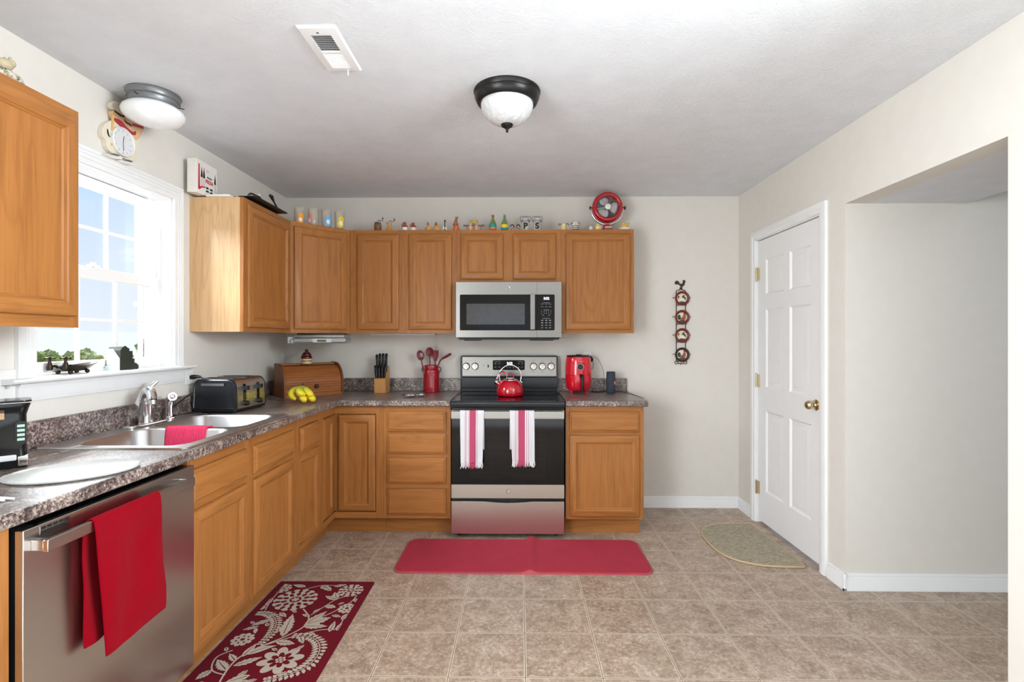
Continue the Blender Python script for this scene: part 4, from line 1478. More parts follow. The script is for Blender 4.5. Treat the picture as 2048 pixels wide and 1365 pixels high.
tube(bm, [(KC[0] - 0.078, KC[1] - 0.002, KC[2] + 0.158), (KC[0] - 0.098, KC[1] - 0.002, KC[2] + 0.124)], 0.004, 8)
obj('spout_trigger', bm, 'red_enamel', hd)

# ================================================================== air fryer
af = thing('air_fryer', (2.308, -0.150, CT), 'red air fryer with a black dial and drawer handle, right of the range', 'air fryer')
AC = (2.308, -0.150, CT)
body = [(0.0, 0.022), (0.070, 0.022), (0.084, 0.030), (0.0935, 0.055), (0.0985, 0.095), (0.0995, 0.1415)]
bm = BM(); lathe(bm, body + [(0.0, 0.1415)], AC, 48, sq=(1, 0.92)); bk_ = obj('basket', bm, 'red_plastic', af, smooth=40)
bm = BM(); lathe(bm, [(0.0, 0.143), (0.0995, 0.143), (0.0985, 0.19), (0.0955, 0.24), (0.0915, 0.270), (0.089, 0.277), (0.0, 0.277)], AC, 48, sq=(1, 0.92)); hs = obj('housing', bm, 'red_plastic', af, smooth=40)
bm = BM(); lathe(bm, [(0.0885, 0.2772), (0.0905, 0.284), (0.083, 0.2885), (0.0, 0.2895)], AC, 48, sq=(1, 0.92)); lathe(bm, [(0.0, 0.2885), (0.022, 0.2888), (0.020, 0.296), (0, 0.297)], (AC[0], AC[1] - 0.03, AC[2]), 24); obj('top_cover', bm, 'black_plastic', af, smooth=40)
bm = BM()
yd = AC[1] - 0.0895
Md = Matrix.Translation((2.313, yd + 0.002, CT + 0.203)) @ Matrix.Rotation(PI / 2, 4, 'X')
lathe(bm, [(0.027, 0.0), (0.027, 0.006), (0.0245, 0.008), (0.0245, 0.006)], n=28, M=Md, m=1)
lathe(bm, [(0.023, 0.0), (0.0215, 0.014), (0.018, 0.017), (0.0, 0.0175)], n=28, M=Md)
obj('dial', bm, ['black_plastic', 'nickel'], hs)
bm = BM()
tube(bm, [(2.318, yd + 0.010, CT + 0.130), (2.320, yd - 0.020, CT + 0.138), (2.3225, yd - 0.034, CT + 0.128), (2.3225, yd - 0.038, CT + 0.075), (2.3225, yd - 0.032, CT + 0.022)], [0.016, 0.0165, 0.0155, 0.0145, 0.013], 14, flat=(0.75, 1.0))
obj('drawer_handle', bm, 'black_plastic', bk_, smooth=50)
bm = BM()
for k, (x, w) in enumerate(((2.2995, 0.005), (2.306, 0.003), (2.311, 0.003), (2.316, 0.004), (2.3215, 0.003), (2.327, 0.004), (2.333, 0.003), (2.338, 0.003))):
    box(bm, (x - 0.0 - w / 2, AC[1] - 0.0890, CT + 0.241), (x + w / 2, AC[1] - 0.0862, CT + 0.2455))
obj('maker_mark', bm, 'rug_cream', hs)
for x in (2.253, 2.363):
    for y in (-0.195, -0.105):
        bm = BM(); lathe(bm, [(0.006, 0.0), (0.009, 0.024)], (x, y, CT + 0.0003), 12); obj('foot', bm, 'red_plastic', af)
bm = BM(); tube(bm, [(2.402, -0.13, CT + 0.272), (2.418, -0.11, CT + 0.262), (2.42, -0.10, CT + 0.245)], 0.010, 8); obj('air_outlet', bm, 'black_plastic', af)

# speaker
sp_ = thing('wireless_speaker', (2.552, -0.165, CT), 'dark slate upright portable speaker with a small orange badge', 'speaker')
bm = BM()
SPC = (2.552, -0.165, CT)
tilt = 0.004
lathe(bm, [(0.0, 0.0005), (0.026, 0.0005), (0.030, 0.004), (0.0335, 0.020), (0.0345, 0.08), (0.0335, 0.142), (0.031, 0.158), (0.0325, 0.160), (0.031, 0.164), (0.020, 0.1625), (0.0, 0.161)], SPC, 36)
b2 = NB('speaker_mesh')
v2 = b2.coords()
n2 = b2.noise(v2, 900, 2, 0.6)
b2.bsdf(b2.ramp(n2, [(0.35, (40, 47, 56)), (0.65, (66, 76, 88))]), 0.75, 0, b2.bump(n2, 0.5, 0.001), 0.3)
obj('speaker_body', bm, 'speaker_mesh', sp_, smooth=50)
bm = BM()
a0 = -0.72
def sc(a, z, r=0.0352): return Vector((SPC[0] + r * math.cos(a), SPC[1] + r * math.sin(a), SPC[2] + z))
rows = []
for zz in (0.068, 0.094):
    rows.append([bm.verts.new(sc(a0 + d, zz)) for d in (-0.28, -0.14, 0, 0.14, 0.28)])
for i in range(4): bm.faces.new((rows[0][i], rows[0][i + 1], rows[1][i + 1], rows[1][i]))
plain('badge_orange', (232, 88, 62), 0.4)
bd = obj('badge', bm, 'badge_orange', sp_, solid=0.0015, label='small orange badge')
bm = BM()
for d in (-0.13, 0.0, 0.13):
    q = [sc(a0 + d + e, z, 0.0364) for e, z in ((-0.035, 0.074), (0.035, 0.074), (0.035, 0.088), (-0.035, 0.088))]
    bm.faces.new([bm.verts.new(p) for p in q])
obj('badge_letters', bm, 'plastic_white', bd, solid=0.0004)

# cables near the speaker
def cable(name, pts, r, mat, label=None, cat='cord', n=6, smooth_steps=8, parent=None):
    P_ = [Vector(p) for p in pts]
    out = []
    for i in range(len(P_) - 1):
        p0, p1, p2, p3 = P_[max(i - 1, 0)], P_[i], P_[i + 1], P_[min(i + 2, len(P_) - 1)]
        for k in range(smooth_steps):
            t = k / smooth_steps
            out.append(0.5 * ((2 * p1) + (p2 - p0) * t + (2 * p0 - 5 * p1 + 4 * p2 - p3) * t * t + (3 * p1 - p0 - 3 * p2 + p3) * t ** 3))
    out.append(P_[-1])
    bm = BM(); tube(bm, out, r, n)
    return obj(name, bm, mat, parent, smooth=60, label=None if parent else label, cat=None if parent else cat)
cable('power_cord', [(2.415, -0.012, 1.196), (2.440, -0.030, 1.195), (2.468, -0.055, 1.175), (2.492, -0.085, 1.13), (2.506, -0.11, 1.075), (2.508, -0.125, 1.0), (2.505, -0.13, 0.925)], 0.0016, 'black_plastic', parent=sp_)
cable('power_cord', [(2.412, -0.010, 1.150), (2.436, -0.022, 1.150), (2.440, -0.030, 1.130), (2.432, -0.035, 1.10), (2.412, -0.04, 1.08)], 0.0022, 'black_plastic', parent=af)
cable('loose_cable', [(2.590, -0.11, CT + 0.0022), (2.628, -0.08, CT + 0.0022), (2.66, -0.10, CT + 0.0022), (2.70, -0.30, CT + 0.0022), (2.712, -0.45, CT + 0.0022), (2.719, -0.5, CT - 0.002), (2.7195, -0.5, CT - 0.03)], 0.0018, 'black_plastic', 'thin black cable running over the right end of the short worktop')
cable('power_cord', [(2.42, -0.06, CT + 0.003), (2.46, -0.10, CT + 0.003), (2.51, -0.08, CT + 0.003), (2.58, -0.06, CT + 0.003)], 0.0028, 'black_plastic', parent=af)

# ================================================================== toaster
ts = thing('toaster', (0.17, -1.09, CT), 'black and stainless four-slice toaster between the sink and the bread box', 'toaster')
Mt = Matrix.Translation((0.170, -1.088, CT)) @ Matrix.Rotation(math.radians(-3), 4, 'Z')
def tl(u, v, w): return Mt @ Vector((u, v, w))
def tprof(hw, ht, hb, r, tap):
    P_ = rounded(-hw, hb, hw, ht, [0.006, 0.006, r, r], 6)
    return [(x * (1 - tap * (z - hb) / (ht - hb)), z) for x, z in P_]
bm = BM()
box(bm, (-0.124, -0.150, 0.006), (0.124, 0.150, 0.022), M=Mt)
obj('base', bm, 'black_plastic', ts, bevel=0.004)
for u in (-0.10, 0.10):
    for v in (-0.13, 0.13):
        bm = BM(); cyl(bm, tl(u, v, 0.0004), tl(u, v, 0.0065), 0.012, n=10); obj('foot', bm, 'black_matte', ts)
bm = BM(); prism(bm, tprof(0.130, 0.190, 0.020, 0.045, 0.06), lambda u, v, s: tl(u, (-0.138, 0.138)[s], v)); shell = obj('shell', bm, 'steel_sink', ts, smooth=50)
for sgn in (-1, 1):
    bm = BM()
    loops = []
    for sc_, off in ((1.0, 0.1382), (1.0, 0.146), (0.965, 0.153), (0.90, 0.1555), (0.88, 0.1525)):
        loops.append([bm.verts.new(tl(x * sc_, sgn * off, 0.105 + (z - 0.105) * sc_)) for x, z in tprof(0.1305, 0.1905, 0.018, 0.045, 0.06)])
    for A, B in zip(loops, loops[1:]): bridge(A, B)
    bm.faces.new(loops[-1]); bm.faces.new(loops[0][::-1])
    ep = obj('end_cover', bm, 'black_enamel', ts, smooth=24)
    if sgn < 0:
        bm = BM()
        prism(bm, rounded(-0.078, 0.150, 0.066, 0.168, 0.008, 4), lambda u, v, s: tl(u, (-0.1530, -0.1560)[s], v))
        for k in range(15): box(bm, (-0.070 + k * 0.0088, -0.1568, 0.1525), (-0.0655 + k * 0.0088, -0.1555, 0.1655), 1, Mt)
        obj('vent', bm, ['black_plastic', 'label_grey'], ep)
for v in (-0.068, 0.068):
    bm = BM()
    box(bm, (-0.100, v - 0.038, 0.1885), (0.085, v - 0.010, 0.1915), M=Mt); box(bm, (-0.100, v + 0.010, 0.1885), (0.085, v + 0.038, 0.1915), M=Mt)
    obj('bread_slots', bm, 'black_matte', ts)
    bm = BM(); prism(bm, rounded(v - 0.012, 0.040, v + 0.012, 0.158, 0.008, 3), lambda u, w, s: tl((0.1215, 0.1312)[s] - (w - 0.04) * 0.045, u, w)); obj('lever_track', bm, 'black_gloss', ts)
    bm = BM(); box(bm, (0.122, v - 0.013, 0.122), (0.150, v + 0.013, 0.146), M=Mt); box(bm, (0.149, v - 0.013, 0.120), (0.1515, v + 0.013, 0.1235), 1, Mt); obj('lever', bm, ['black_plastic', 'chrome'], ts, bevel=0.003)
    bm = BM(); cyl(bm, tl(0.122, v, 0.048), tl(0.150, v, 0.048), 0.014, n=18); box(bm, (0.1495, v - 0.002, 0.048), (0.1512, v + 0.002, 0.061), 1, Mt); obj('dial', bm, ['black_plastic', 'chrome'], ts)
for v in (-0.030, 0.030):
    for w in (0.075, 0.098):
        bm = BM(); cyl(bm, tl(0.125, v, w), tl(0.1305, v, w), 0.005, n=12); obj('button', bm, 'nickel', ts)
# outlet behind the toaster, its plug and cord
def outlet(name, label, y, z, facing='+x', x=0.0, gangs=1, kind_='outlet'):
    t_ = thing(name, (x, y, z - 0.06), label, kind_)
    w = 0.035 * gangs + (0.0115 if gangs > 1 else 0)
    def m(u, d, v): return Vector((x + d, y + u, z + v)) if facing == '+x' else Vector((x + u, y - d, z + v))
    bm = BM()
    prism(bm, rounded(-w, -0.0575, w, 0.0575, 0.004, 3), lambda u, v, s: m(u, (0.0003, 0.006)[s], v))
    obj('cover_plate', bm, 'plastic_white', t_, bevel=0.002)
    return t_, m
t_, m_ = outlet('wall_outlet', 'white wall outlet beside the window with the black toaster plug in it', -1.207, 1.132)
for dz in (-0.02, 0.02):
    bm = BM(); prism(bm, ell(0, dz, 0.0165, 0.0145, 20), lambda u, v, s: m_(u, (0.0058, 0.0085)[s], v)); obj('socket_face', bm, 'trim_white', t_)
pg = thing('power_plug', (0.02, -1.200, 1.11), 'black plug and cord of the toaster in the outlet by the window', 'plug')
bm = BM()
tube(bm, [(0.0088, -1.205, 1.116), (0.024, -1.203, 1.117), (0.040, -1.196, 1.118), (0.055, -1.184, 1.116)], [0.012, 0.013, 0.010, 0.006], 10)
obj('plug', bm, 'black_plastic', pg)
bm = BM()
PTS = [(0.055, -1.184, 1.116), (0.062, -1.18, 1.10), (0.055, -1.20, 1.06), (0.040, -1.27, 1.02), (0.030, -1.35, 0.985), (0.030, -1.40, 0.955), (0.034, -1.38, 0.928), (0.038, -1.30, 0.924), (0.05, -1.22, 0.926)]
out = []
for i in range(len(PTS) - 1):
    p0, p1, p2, p3 = (Vector(PTS[max(i - 1, 0)]), Vector(PTS[i]), Vector(PTS[i + 1]), Vector(PTS[min(i + 2, len(PTS) - 1)]))
    for k in range(8):
        q = k / 8
        out.append(0.5 * ((2 * p1) + (p2 - p0) * q + (2 * p0 - 5 * p1 + 4 * p2 - p3) * q * q + (3 * p1 - p0 - 3 * p2 + p3) * q ** 3))
tube(bm, out, 0.0032, 8)
obj('cord', bm, 'black_plastic', pg, smooth=60)
# other plates
t_, m_ = outlet('wall_switch', 'white wall plate with switch and outlet at the left edge above the coffee maker', -2.262, 1.163, gangs=2, kind_='switch plate')
bm = BM(); prism(bm, rounded(-0.040, -0.034, -0.008, 0.034, 0.003, 3), lambda u, v, s: m_(u, (0.0058, 0.0085)[s], v)); obj('socket_face', bm, 'trim_white', t_)
bm = BM(); prism(bm, [(0.018, -0.012), (0.028, -0.012), (0.028, 0.012), (0.018, 0.012)], lambda u, v, s: m_(u, (0.0058, 0.016)[s], v + (0.004 if s else 0))); obj('toggle', bm, 'plate_grey', t_)
t_, m_ = outlet('wall_outlet', 'white wall outlet in the far left corner above the bread box', -0.066, 1.165)
for dz in (-0.02, 0.02):
    bm = BM(); prism(bm, ell(0, dz, 0.0165, 0.0145, 20), lambda u, v, s: m_(u, (0.0058, 0.0085)[s], v)); obj('socket_face', bm, 'trim_white', t_)
t_, m_ = outlet('wall_outlet', 'white wall outlet on the back wall behind the air fryer', 2.395, 1.172, '-y', 0.0)
t_.location = (2.395, 0, 1.11)
bpy.data.objects.remove(t_.children[0])
WLOC[t_.name] = (Vector((2.395, 0, 1.11)), 0)
bm = BM(); prism(bm, rounded(2.360, 1.115, 2.430, 1.230, 0.004, 3), lambda u, v, s: Vector((u, (-0.0003, -0.006)[s], v))); obj('cover_plate', bm, 'plastic_white', t_, bevel=0.002)

# ================================================================== bread box (turned into the corner)
A45 = PI / 4
bb = thing('bread_box', (0.221, -0.520, CT), 'brown roll-top wooden bread box standing diagonally in the corner', 'bread box', rz=A45)
BL, BD, BH = 0.440, 0.190, 0.236
prof = [(0, 0.0), (0.0, 0.085)]
for i in range(1, 12):
    a = PI / 2 * i / 12
    prof.append((0.128 * (1 - math.cos(a)), 0.085 + (BH - 0.085) * math.sin(a)))
prof += [(0.128, BH), (BD, BH), (BD, 0)]
for x in (0, BL - 0.014):
    bm = BM(); prism(bm, prof, lambda u, v, s: Vector((x + 0.014 * s, u, v + 0.0004))); obj('side_panel', bm, 'cherry_z', bb, local=True, bevel=0.002)
bm = BM(); box(bm, (0.0143, 0.002, 0.0004), (BL - 0.0143, BD - 0.002, 0.012)); box(bm, (0.0143, 0.012, 0.012), (BL - 0.0143, 0.022, 0.022)); obj('bottom', bm, 'cherry_x', bb, local=True)
bm = BM(); box(bm, (0.0143, 0.118, BH - 0.016), (BL - 0.0143, BD - 0.001, BH - 0.004)); obj('top_board', bm, 'cherry_x', bb, local=True, bevel=0.002)
bm = BM(); box(bm, (0.0143, BD - 0.012, 0.012), (BL - 0.0143, BD - 0.002, BH - 0.017)); obj('back_board', bm, 'cherry_x', bb, local=True)
bm = BM()
path = [(0.014, 0.0225), (0.014, 0.085)] + [(0.014 + 0.118 * (1 - math.cos(PI / 2 * i / 14)), 0.085 + 0.130 * math.sin(PI / 2 * i / 14)) for i in range(1, 14)]
# tambour slats along the curve
L = [0]
for a, c in zip(path, path[1:]): L.append(L[-1] + math.dist(a, c))
def pat(s):
    for k in range(len(path) - 1):
        if s <= L[k + 1] + 1e-9:
            f = (s - L[k]) / (L[k + 1] - L[k])
            tx, tz = path[k + 1][0] - path[k][0], path[k + 1][1] - path[k][1]
            n_ = math.hypot(tx, tz)
            return (path[k][0] + f * tx, path[k][1] + f * tz, -tz / n_, tx / n_)
    return (*path[-1], -0.2, 1)
NS = 13
prev = None
for k in range(NS):
    s0, s1 = L[-1] * k / NS, L[-1] * (k + 1) / NS
    for (s, d) in ((s0 + 0.0004, -0.0005), (s0 + 0.0018, 0.0025), ((s0 + s1) / 2, 0.0032), (s1 - 0.0018, 0.0025), (s1 - 0.0004, -0.0005)):
        x, z, nx, nz = pat(min(s, L[-1]))
        row = [bm.verts.new((xx, x + nx * d, z + nz * d)) for xx in (0.0145, BL - 0.0145)]
        if prev: bm.faces.new((prev[0], prev[1], row[1], row[0]))
        prev = row
rt = obj('roll_door', bm, 'cherry_x', bb, local=True, smooth=20)
bm = BM(); lathe(bm, [(0.007, 0.0), (0.007, 0.008), (0.0145, 0.012), (0.0155, 0.018), (0.011, 0.023), (0, 0.024)], n=20, M=Matrix.Translation((0.232, 0.012, 0.070)) @ Matrix.Rotation(PI / 2, 4, 'X')); obj('knob', bm, 'iron_brown', rt, local=True)

# cupcake jar on the bread box
cj = thing('cupcake_jar', (0.300, -0.330, CT + BH + 0.0006), 'cupcake-shaped ceramic jar with dark red icing on top of the bread box', 'jar')
c0 = (0.300, -0.330, CT + BH - 0.0034)
plain('cream_glaze', (212, 188, 140), 0.3, var=0.06)
plain('icing_red', (78, 16, 26), 0.2, coat=0.3, var=0.1)
plain('brown_glaze', (92, 48, 30), 0.25, coat=0.2, var=0.1)
bm = BM()
lathe(bm, [(0.0, 0.0, 0), (0.033, 0.0, 0), (0.0345, 0.016, 0), (0.0355, 0.0165, 1), (0.0355, 0.0215, 1), (0.035, 0.022, 0), (0.0365, 0.036, 0), (0.0, 0.036, 0)], c0, 32)
obj('cup', bm, ['cream_glaze', 'icing_red'], cj)
bm = BM()
lathe(bm, [(0.0, 0.0363), (0.038, 0.0363), (0.0405, 0.042), (0.0385, 0.052), (0.032, 0.057), (0.034, 0.063), (0.029, 0.073), (0.022, 0.077), (0.022, 0.080), (0.0135, 0.086), (0.0, 0.086)], c0, 32)
lid_ = obj('icing_lid', bm, 'icing_red', cj, smooth=50)
bm = BM(); ball(bm, (c0[0], c0[1], c0[2] + 0.0925), 0.0125); obj('cherry', bm, 'icing_red', lid_)

# bananas
bn = thing('banana_bunch', (0.475, -0.80, CT), 'bunch of five ripe yellow bananas in front of the bread box', 'bananas')
b2 = NB('banana_skin')
tcn = b2.n('ShaderNodeTexCoord')
sp2 = b2.n('ShaderNodeSeparateXYZ')
b2.t.links.new(tcn.outputs['Object'], sp2.inputs[0])
n2 = b2.noise(b2.coords(), 60, 4, 0.6)
zz = b2.math('ADD', sp2.outputs[2], b2.math('MULTIPLY', b2.math('SUBTRACT', n2, 0.5), 0.02))
b2.bsdf(b2.ramp(b2.math('MULTIPLY', zz, 8.0), [(0.0, (226, 196, 30)), (0.55, (232, 208, 40)), (0.78, (190, 196, 60)), (0.95, (150, 160, 50))]), 0.45, 0, None, 0.4)
plain('banana_tip', (60, 46, 24), 0.8)
top = Vector((0.455, -0.765, CT + 0.112))
for k, (dx, dy, dz, bulge) in enumerate(((-0.012, -0.060, 0.026, Vector((-0.085, -0.030, 0.000))), (0.055, -0.078, 0.058, Vector((-0.030, -0.075, -0.006))), (0.094, -0.052, 0.048, Vector((0.010, -0.050, -0.004))), (0.064, -0.082, 0.022, Vector((-0.01, -0.045, -0.035))), (0.106, -0.048, 0.022, Vector((0.02, -0.035, -0.035))))):
    e = Vector((top.x + dx, top.y + dy, CT + dz))
    p0 = top + Vector((dx * 0.05, dy * 0.05, -0.004))
    ctrl = p0.lerp(e, 0.5) + bulge
    pts = []
    for i in range(15):
        q = i / 14
        pts.append(p0 * (1 - q) ** 2 + ctrl * 2 * q * (1 - q) + e * q ** 2)
    rr = [1.42 * r_ for r_ in (0.0045, 0.0060, 0.0095, 0.0135, 0.0162, 0.0175, 0.0180, 0.018, 0.018, 0.0178, 0.0172, 0.0160, 0.0134, 0.0088, 0.0050)]
    for i, p in enumerate(pts): p.z = max(p.z, CT + rr[i] + 0.001)
    bm = BM(); tube(bm, pts, rr, 7)
    ob = obj('banana', bm, 'banana_skin', bn, smooth=60, subsurf=1)
    bm = BM(); d_ = (pts[-1] - pts[-2]).normalized(); cyl(bm, pts[-1] - d_ * 0.002, pts[-1] + d_ * 0.004, 0.0058, 0.0035, 8); obj('tip', bm, 'banana_tip', ob)
bm = BM(); tube(bm, [top - Vector((0, 0, 0.006)), top + Vector((0.002, 0.002, 0.006)), top + Vector((0.005, 0.006, 0.012))], [0.010, 0.0085, 0.006], 8); obj('stem', bm, 'banana_tip', bn)

# ================================================================== knife block and knives
kbk = thing('knife_block', (0.800, -0.12, CT), 'light wooden knife block full of black-handled knives by the back wall', 'knife block')
bm = BM()
prism(bm, [(-0.190, 0.0004), (-0.190, 0.110), (-0.155, 0.116), (-0.150, 0.150), (-0.110, 0.158), (-0.105, 0.196), (-0.060, 0.200), (-0.060, 0.0004)], lambda u, v, s: Vector(((0.757, 0.843)[s], u, CT + v)))
obj('block', bm, 'maple', kbk, bevel=0.002)
def knife(x, y, z, ln, lean, lab, r=0.0102):
    t_ = thing('kitchen_knife', (x, y, z), lab, 'knife')
    M_ = Matrix.Rotation(lean, 4, 'Y') @ Matrix.Rotation(math.radians(-5), 4, 'X')
    bm = BM()
    tube(bm, [M_ @ Vector(p) for p in ((0, 0, 0.003), (0, 0, 0.014), (0, 0, ln * 0.35), (0, -0.001, ln * 0.7), (0, -0.001, ln * 0.93), (0, 0, ln))], [r * 0.85, r * 0.95, r * 1.08, r, r * 1.12, r * 0.7], 10, flat=(0.8, 1.3))
    obj('handle', bm, 'black_plastic', t_, local=True, smooth=60)
    bm = BM()
    for q in (0.3, 0.68):
        p = M_ @ Vector((0, -r * 1.30, ln * q)); ball(bm, p, 0.0022, n=5)
    obj('rivets', bm, 'nickel', t_, local=True)
    bm = BM(); c_ = M_ @ Vector((0, 0, 0.0022)); ball(bm, c_, (r * 0.95, r * 1.2, 0.0022), n=6); obj('bolster', bm, 'nickel', t_, local=True)
ordn = ('leftmost', 'second from the left', 'third from the left', 'rightmost')
for i in range(4):
    knife(0.769 + i * 0.0205, -0.172, CT + 0.1135, 0.098 - (i % 2) * 0.006, -0.10 + 0.05 * i, 'black-handled knife, front row of the knife block, ' + ordn[i])
for i in range(4):
    knife(0.771 + i * 0.0195, -0.130, CT + 0.1545, 0.138 + (0.008 if i else 0), -0.10 + 0.04 * i, 'black-handled knife, tall back row of the knife block, ' + ordn[i], 0.0105)

# ================================================================== utensil crock
cr_ = thing('utensil_crock', (1.180, -0.115, CT), 'red ceramic milk-can crock holding cooking utensils left of the range', 'crock')
CC = (1.180, -0.115, CT + 0.0004)
bm = BM()
lathe(bm, [(0.0, 0.0), (0.060, 0.0), (0.062, 0.004), (0.062, 0.024), (0.0645, 0.026), (0.0645, 0.030), (0.0625, 0.032), (0.0625, 0.138), (0.0650, 0.140), (0.0650, 0.145), (0.0635, 0.147), (0.0625, 0.165), (0.056, 0.182), (0.051, 0.188), (0.051, 0.192), (0.0545, 0.196), (0.0545, 0.206), (0.052, 0.210), (0.048, 0.208), (0.046, 0.186), (0.056, 0.160), (0.057, 0.02), (0.0, 0.015)], CC, 40)
crb = obj('crock_body', bm, 'red_ceramic', cr_, smooth=40)
for s in (-1, 1):
    bm = BM()
    tube(bm, [(CC[0] + s * (0.056 + 0.017 * math.sin(a)), CC[1], CC[2] + 0.176 + 0.021 * math.cos(a)) for a in [PI * i / 10 for i in range(11)]], 0.0035, 8)
    obj('side_handle', bm, 'iron_brown', cr_)
bm = BM()
q0 = Vector((CC[0] - 0.024, CC[1], CC[2] + 0.095))
def cs(a, z, r=0.0632): return Vector((CC[0] + r * math.sin(a), CC[1] - r * math.cos(a), CC[2] + z))
tube(bm, [cs(-0.36 + 0.44 * math.cos(t), 0.092 + 0.026 * math.sin(t)) for t in [0.35 + (2 * PI - 1.8) * i / 20 + 2.0 for i in range(21)]], 0.0013, 6)
tube(bm, [cs(-0.36 + 0.011 * 16 * math.sin(t) ** 3, 0.096 + 0.0007 * (13 * math.cos(t) - 5 * math.cos(2 * t) - 2 * math.cos(3 * t) - math.cos(4 * t))) for t in [2 * PI * i / 28 for i in range(28)]], 0.0013, 6, closed=True)
obj('heart_emblem', bm, 'red_ceramic', crb)
# utensils standing in the crock, each with its head
def stick(p0, p1, p2, r=0.0055):
    bm = BM(); tube(bm, [p0, p1, p2], [r, r * 0.9, r * 0.8], 8, flat=(1, 0.7)); return bm
def spoon_head(bm, c, rx, rz, tilt, slots=0, m=0):
    M_ = Matrix.Translation(c) @ Matrix.Rotation(tilt, 4, 'Y')
    rows = []
    for i in range(7):
        f = i / 6
        row = []
        for j in range(20):
            a = 2 * PI * j / 20
            row.append(bm.verts.new(M_ @ Vector((rx * f * math.cos(a), 0.010 * (1 - f * f) + 0.001, rz * f * math.sin(a)))) if f > 0 else None)
        rows.append(row)
    cv = bm.verts.new(M_ @ Vector((0, 0.011, 0)))
    for j in range(20):
        bm.faces.new((cv, rows[1][j], rows[1][(j + 1) % 20]))
        for i in range(1, 6): bm.faces.new((rows[i][j], rows[i][(j + 1) % 20], rows[i + 1][(j + 1) % 20], rows[i + 1][j]))
zc = CT + 0.09
U = [('slotted_spoon', 'dark red slotted spoon leaning left in the red crock', Vector((1.150, -0.115, zc - 0.06)), Vector((1.094, -0.118, CT + 0.285))),
     ('ladle', 'dark red ladle, tallest utensil in the red crock', Vector((1.172, -0.110, zc - 0.06)), Vector((1.166, -0.118, CT + 0.312))),
     ('pasta_server', 'dark red toothed pasta server right of the ladle in the crock', Vector((1.195, -0.118, zc - 0.06)), Vector((1.212, -0.118, CT + 0.285)))]
for nm, lb, p0, p1 in U:
    t_ = thing(nm, p0, lb, 'utensil')
    d_ = (p1 - p0).normalized()
    tilt = math.atan2(d_.x, d_.z)
    hc = p1
    bm = BM(); tube(bm, [p0, p0.lerp(p1, 0.6), p1 - d_ * 0.030], [0.0055, 0.0055, 0.005], 8, flat=(1, 0.7)); obj('handle', bm, 'red_silicone', t_, smooth=60)
    bm = BM()
    if nm == 'pasta_server':
        rows = []
        for i in range(9):
            f = i / 8
            w = 0.010 + 0.014 * math.sin(f * 2.2)
            rows.append([bm.verts.new(hc + d_ * (-0.042 + 0.082 * f) + Vector((q * w, 0.008 * (1 - q * q) - 0.012 * f * f, 0))) for q in (-1, -0.5, 0, 0.5, 1)])
        for i in range(8):
            for j in range(4): bm.faces.new((rows[i][j], rows[i][j + 1], rows[i + 1][j + 1], rows[i + 1][j]))
        hd_ = obj('head', bm, 'red_silicone', t_, solid=0.003, smooth=60)
        for k in range(5):
            c_ = hc + d_ * (-0.018 + 0.014 * k) + Vector((-0.022, -0.006, 0))
            bm = BM(); tube(bm, [c_, c_ + Vector((-0.010, -0.012, 0.004)), c_ + Vector((-0.014, -0.022, 0.006))], [0.0035, 0.0032, 0.002], 6); obj('tooth', bm, 'red_silicone', hd_)
    else:
        spoon_head(bm, hc, 0.027 if nm == 'slotted_spoon' else 0.031, 0.040 if nm == 'slotted_spoon' else 0.036, tilt)
        hd_ = obj('head', bm, 'red_silicone', t_, solid=0.003, smooth=60)
        if nm == 'slotted_spoon':
            bm = BM()
            for k in (-1, 0, 1):
                c_ = hc + Vector((0.010 + k * 0.007, -0.004, 0.004))
                tube(bm, [c_ - d_ * 0.016, c_ + d_ * 0.016], 0.0018, 6)
            obj('slots', bm, 'plastic_white', hd_)
t_ = thing('spatula', (1.215, -0.115, zc), 'dark red bent spatula leaning right in the red crock', 'utensil')
bm = BM()
tube(bm, [(1.212, -0.115, zc - 0.05), (1.232, -0.117, CT + 0.205), (1.248, -0.118, CT + 0.245), (1.268, -0.118, CT + 0.262)], [0.0055, 0.006, 0.0065, 0.008], 8, flat=(0.8, 1)); obj('handle', bm, 'red_silicone', t_, smooth=60)
bm = BM()
tube(bm, [(1.266, -0.118, CT + 0.261), (1.300, -0.118, CT + 0.280), (1.326, -0.118, CT + 0.295), (1.334, -0.118, CT + 0.298)], [0.009, 0.012, 0.011, 0.006], 10, flat=(0.75, 1.2)); obj('blade', bm, 'red_silicone', t_, smooth=60)
ul = thing('under_cabinet_light', (1.05, -0.19, UB - 0.014), 'slim white light strip under the wall cabinet left of the microwave', 'light')
bm = BM(); box(bm, (0.74, -0.215, UB - 0.014), (1.225, -0.165, UB - 0.0006)); obj('light_body', bm, 'plate_grey', ul, bevel=0.003)
cable('power_cord', [(1.235, -0.15, UB - 0.003), (1.222, -0.10, UB - 0.012), (1.212, -0.05, UB - 0.03), (1.205, -0.014, UB - 0.075), (1.198, -0.012, UB - 0.14), (1.19, -0.012, UB - 0.25)], 0.0025, 'plastic_white', parent=ul)

# spoon rest
sr = thing('spoon_rest', (1.10, -0.450, CT), 'shiny steel spoon rest lying on the worktop in front of the crock', 'spoon rest')
bm = BM()
def dish(c, rx, ry, h, th=0.0022):
    prof_ = [(0.0, 0.0005), (0.55, 0.0005), (0.85, h * 0.4), (1.0, h), (0.99, h + th), (0.82, h * 0.4 + th), (0.52, th + 0.0005), (0, th + 0.0005)]
    lathe(bm, [(r_, z_) for r_, z_ in prof_], c, 32, sq=(rx, ry))
dish((1.085, -0.450, CT), 0.056, 0.042, 0.017)
obj('bowl', bm, 'chrome', sr, smooth=50)
bm = BM()
dish((1.163, -0.440, CT + 0.003), 0.028, 0.024, 0.016)
obj('handle_cup', bm, 'chrome', sr, smooth=50)

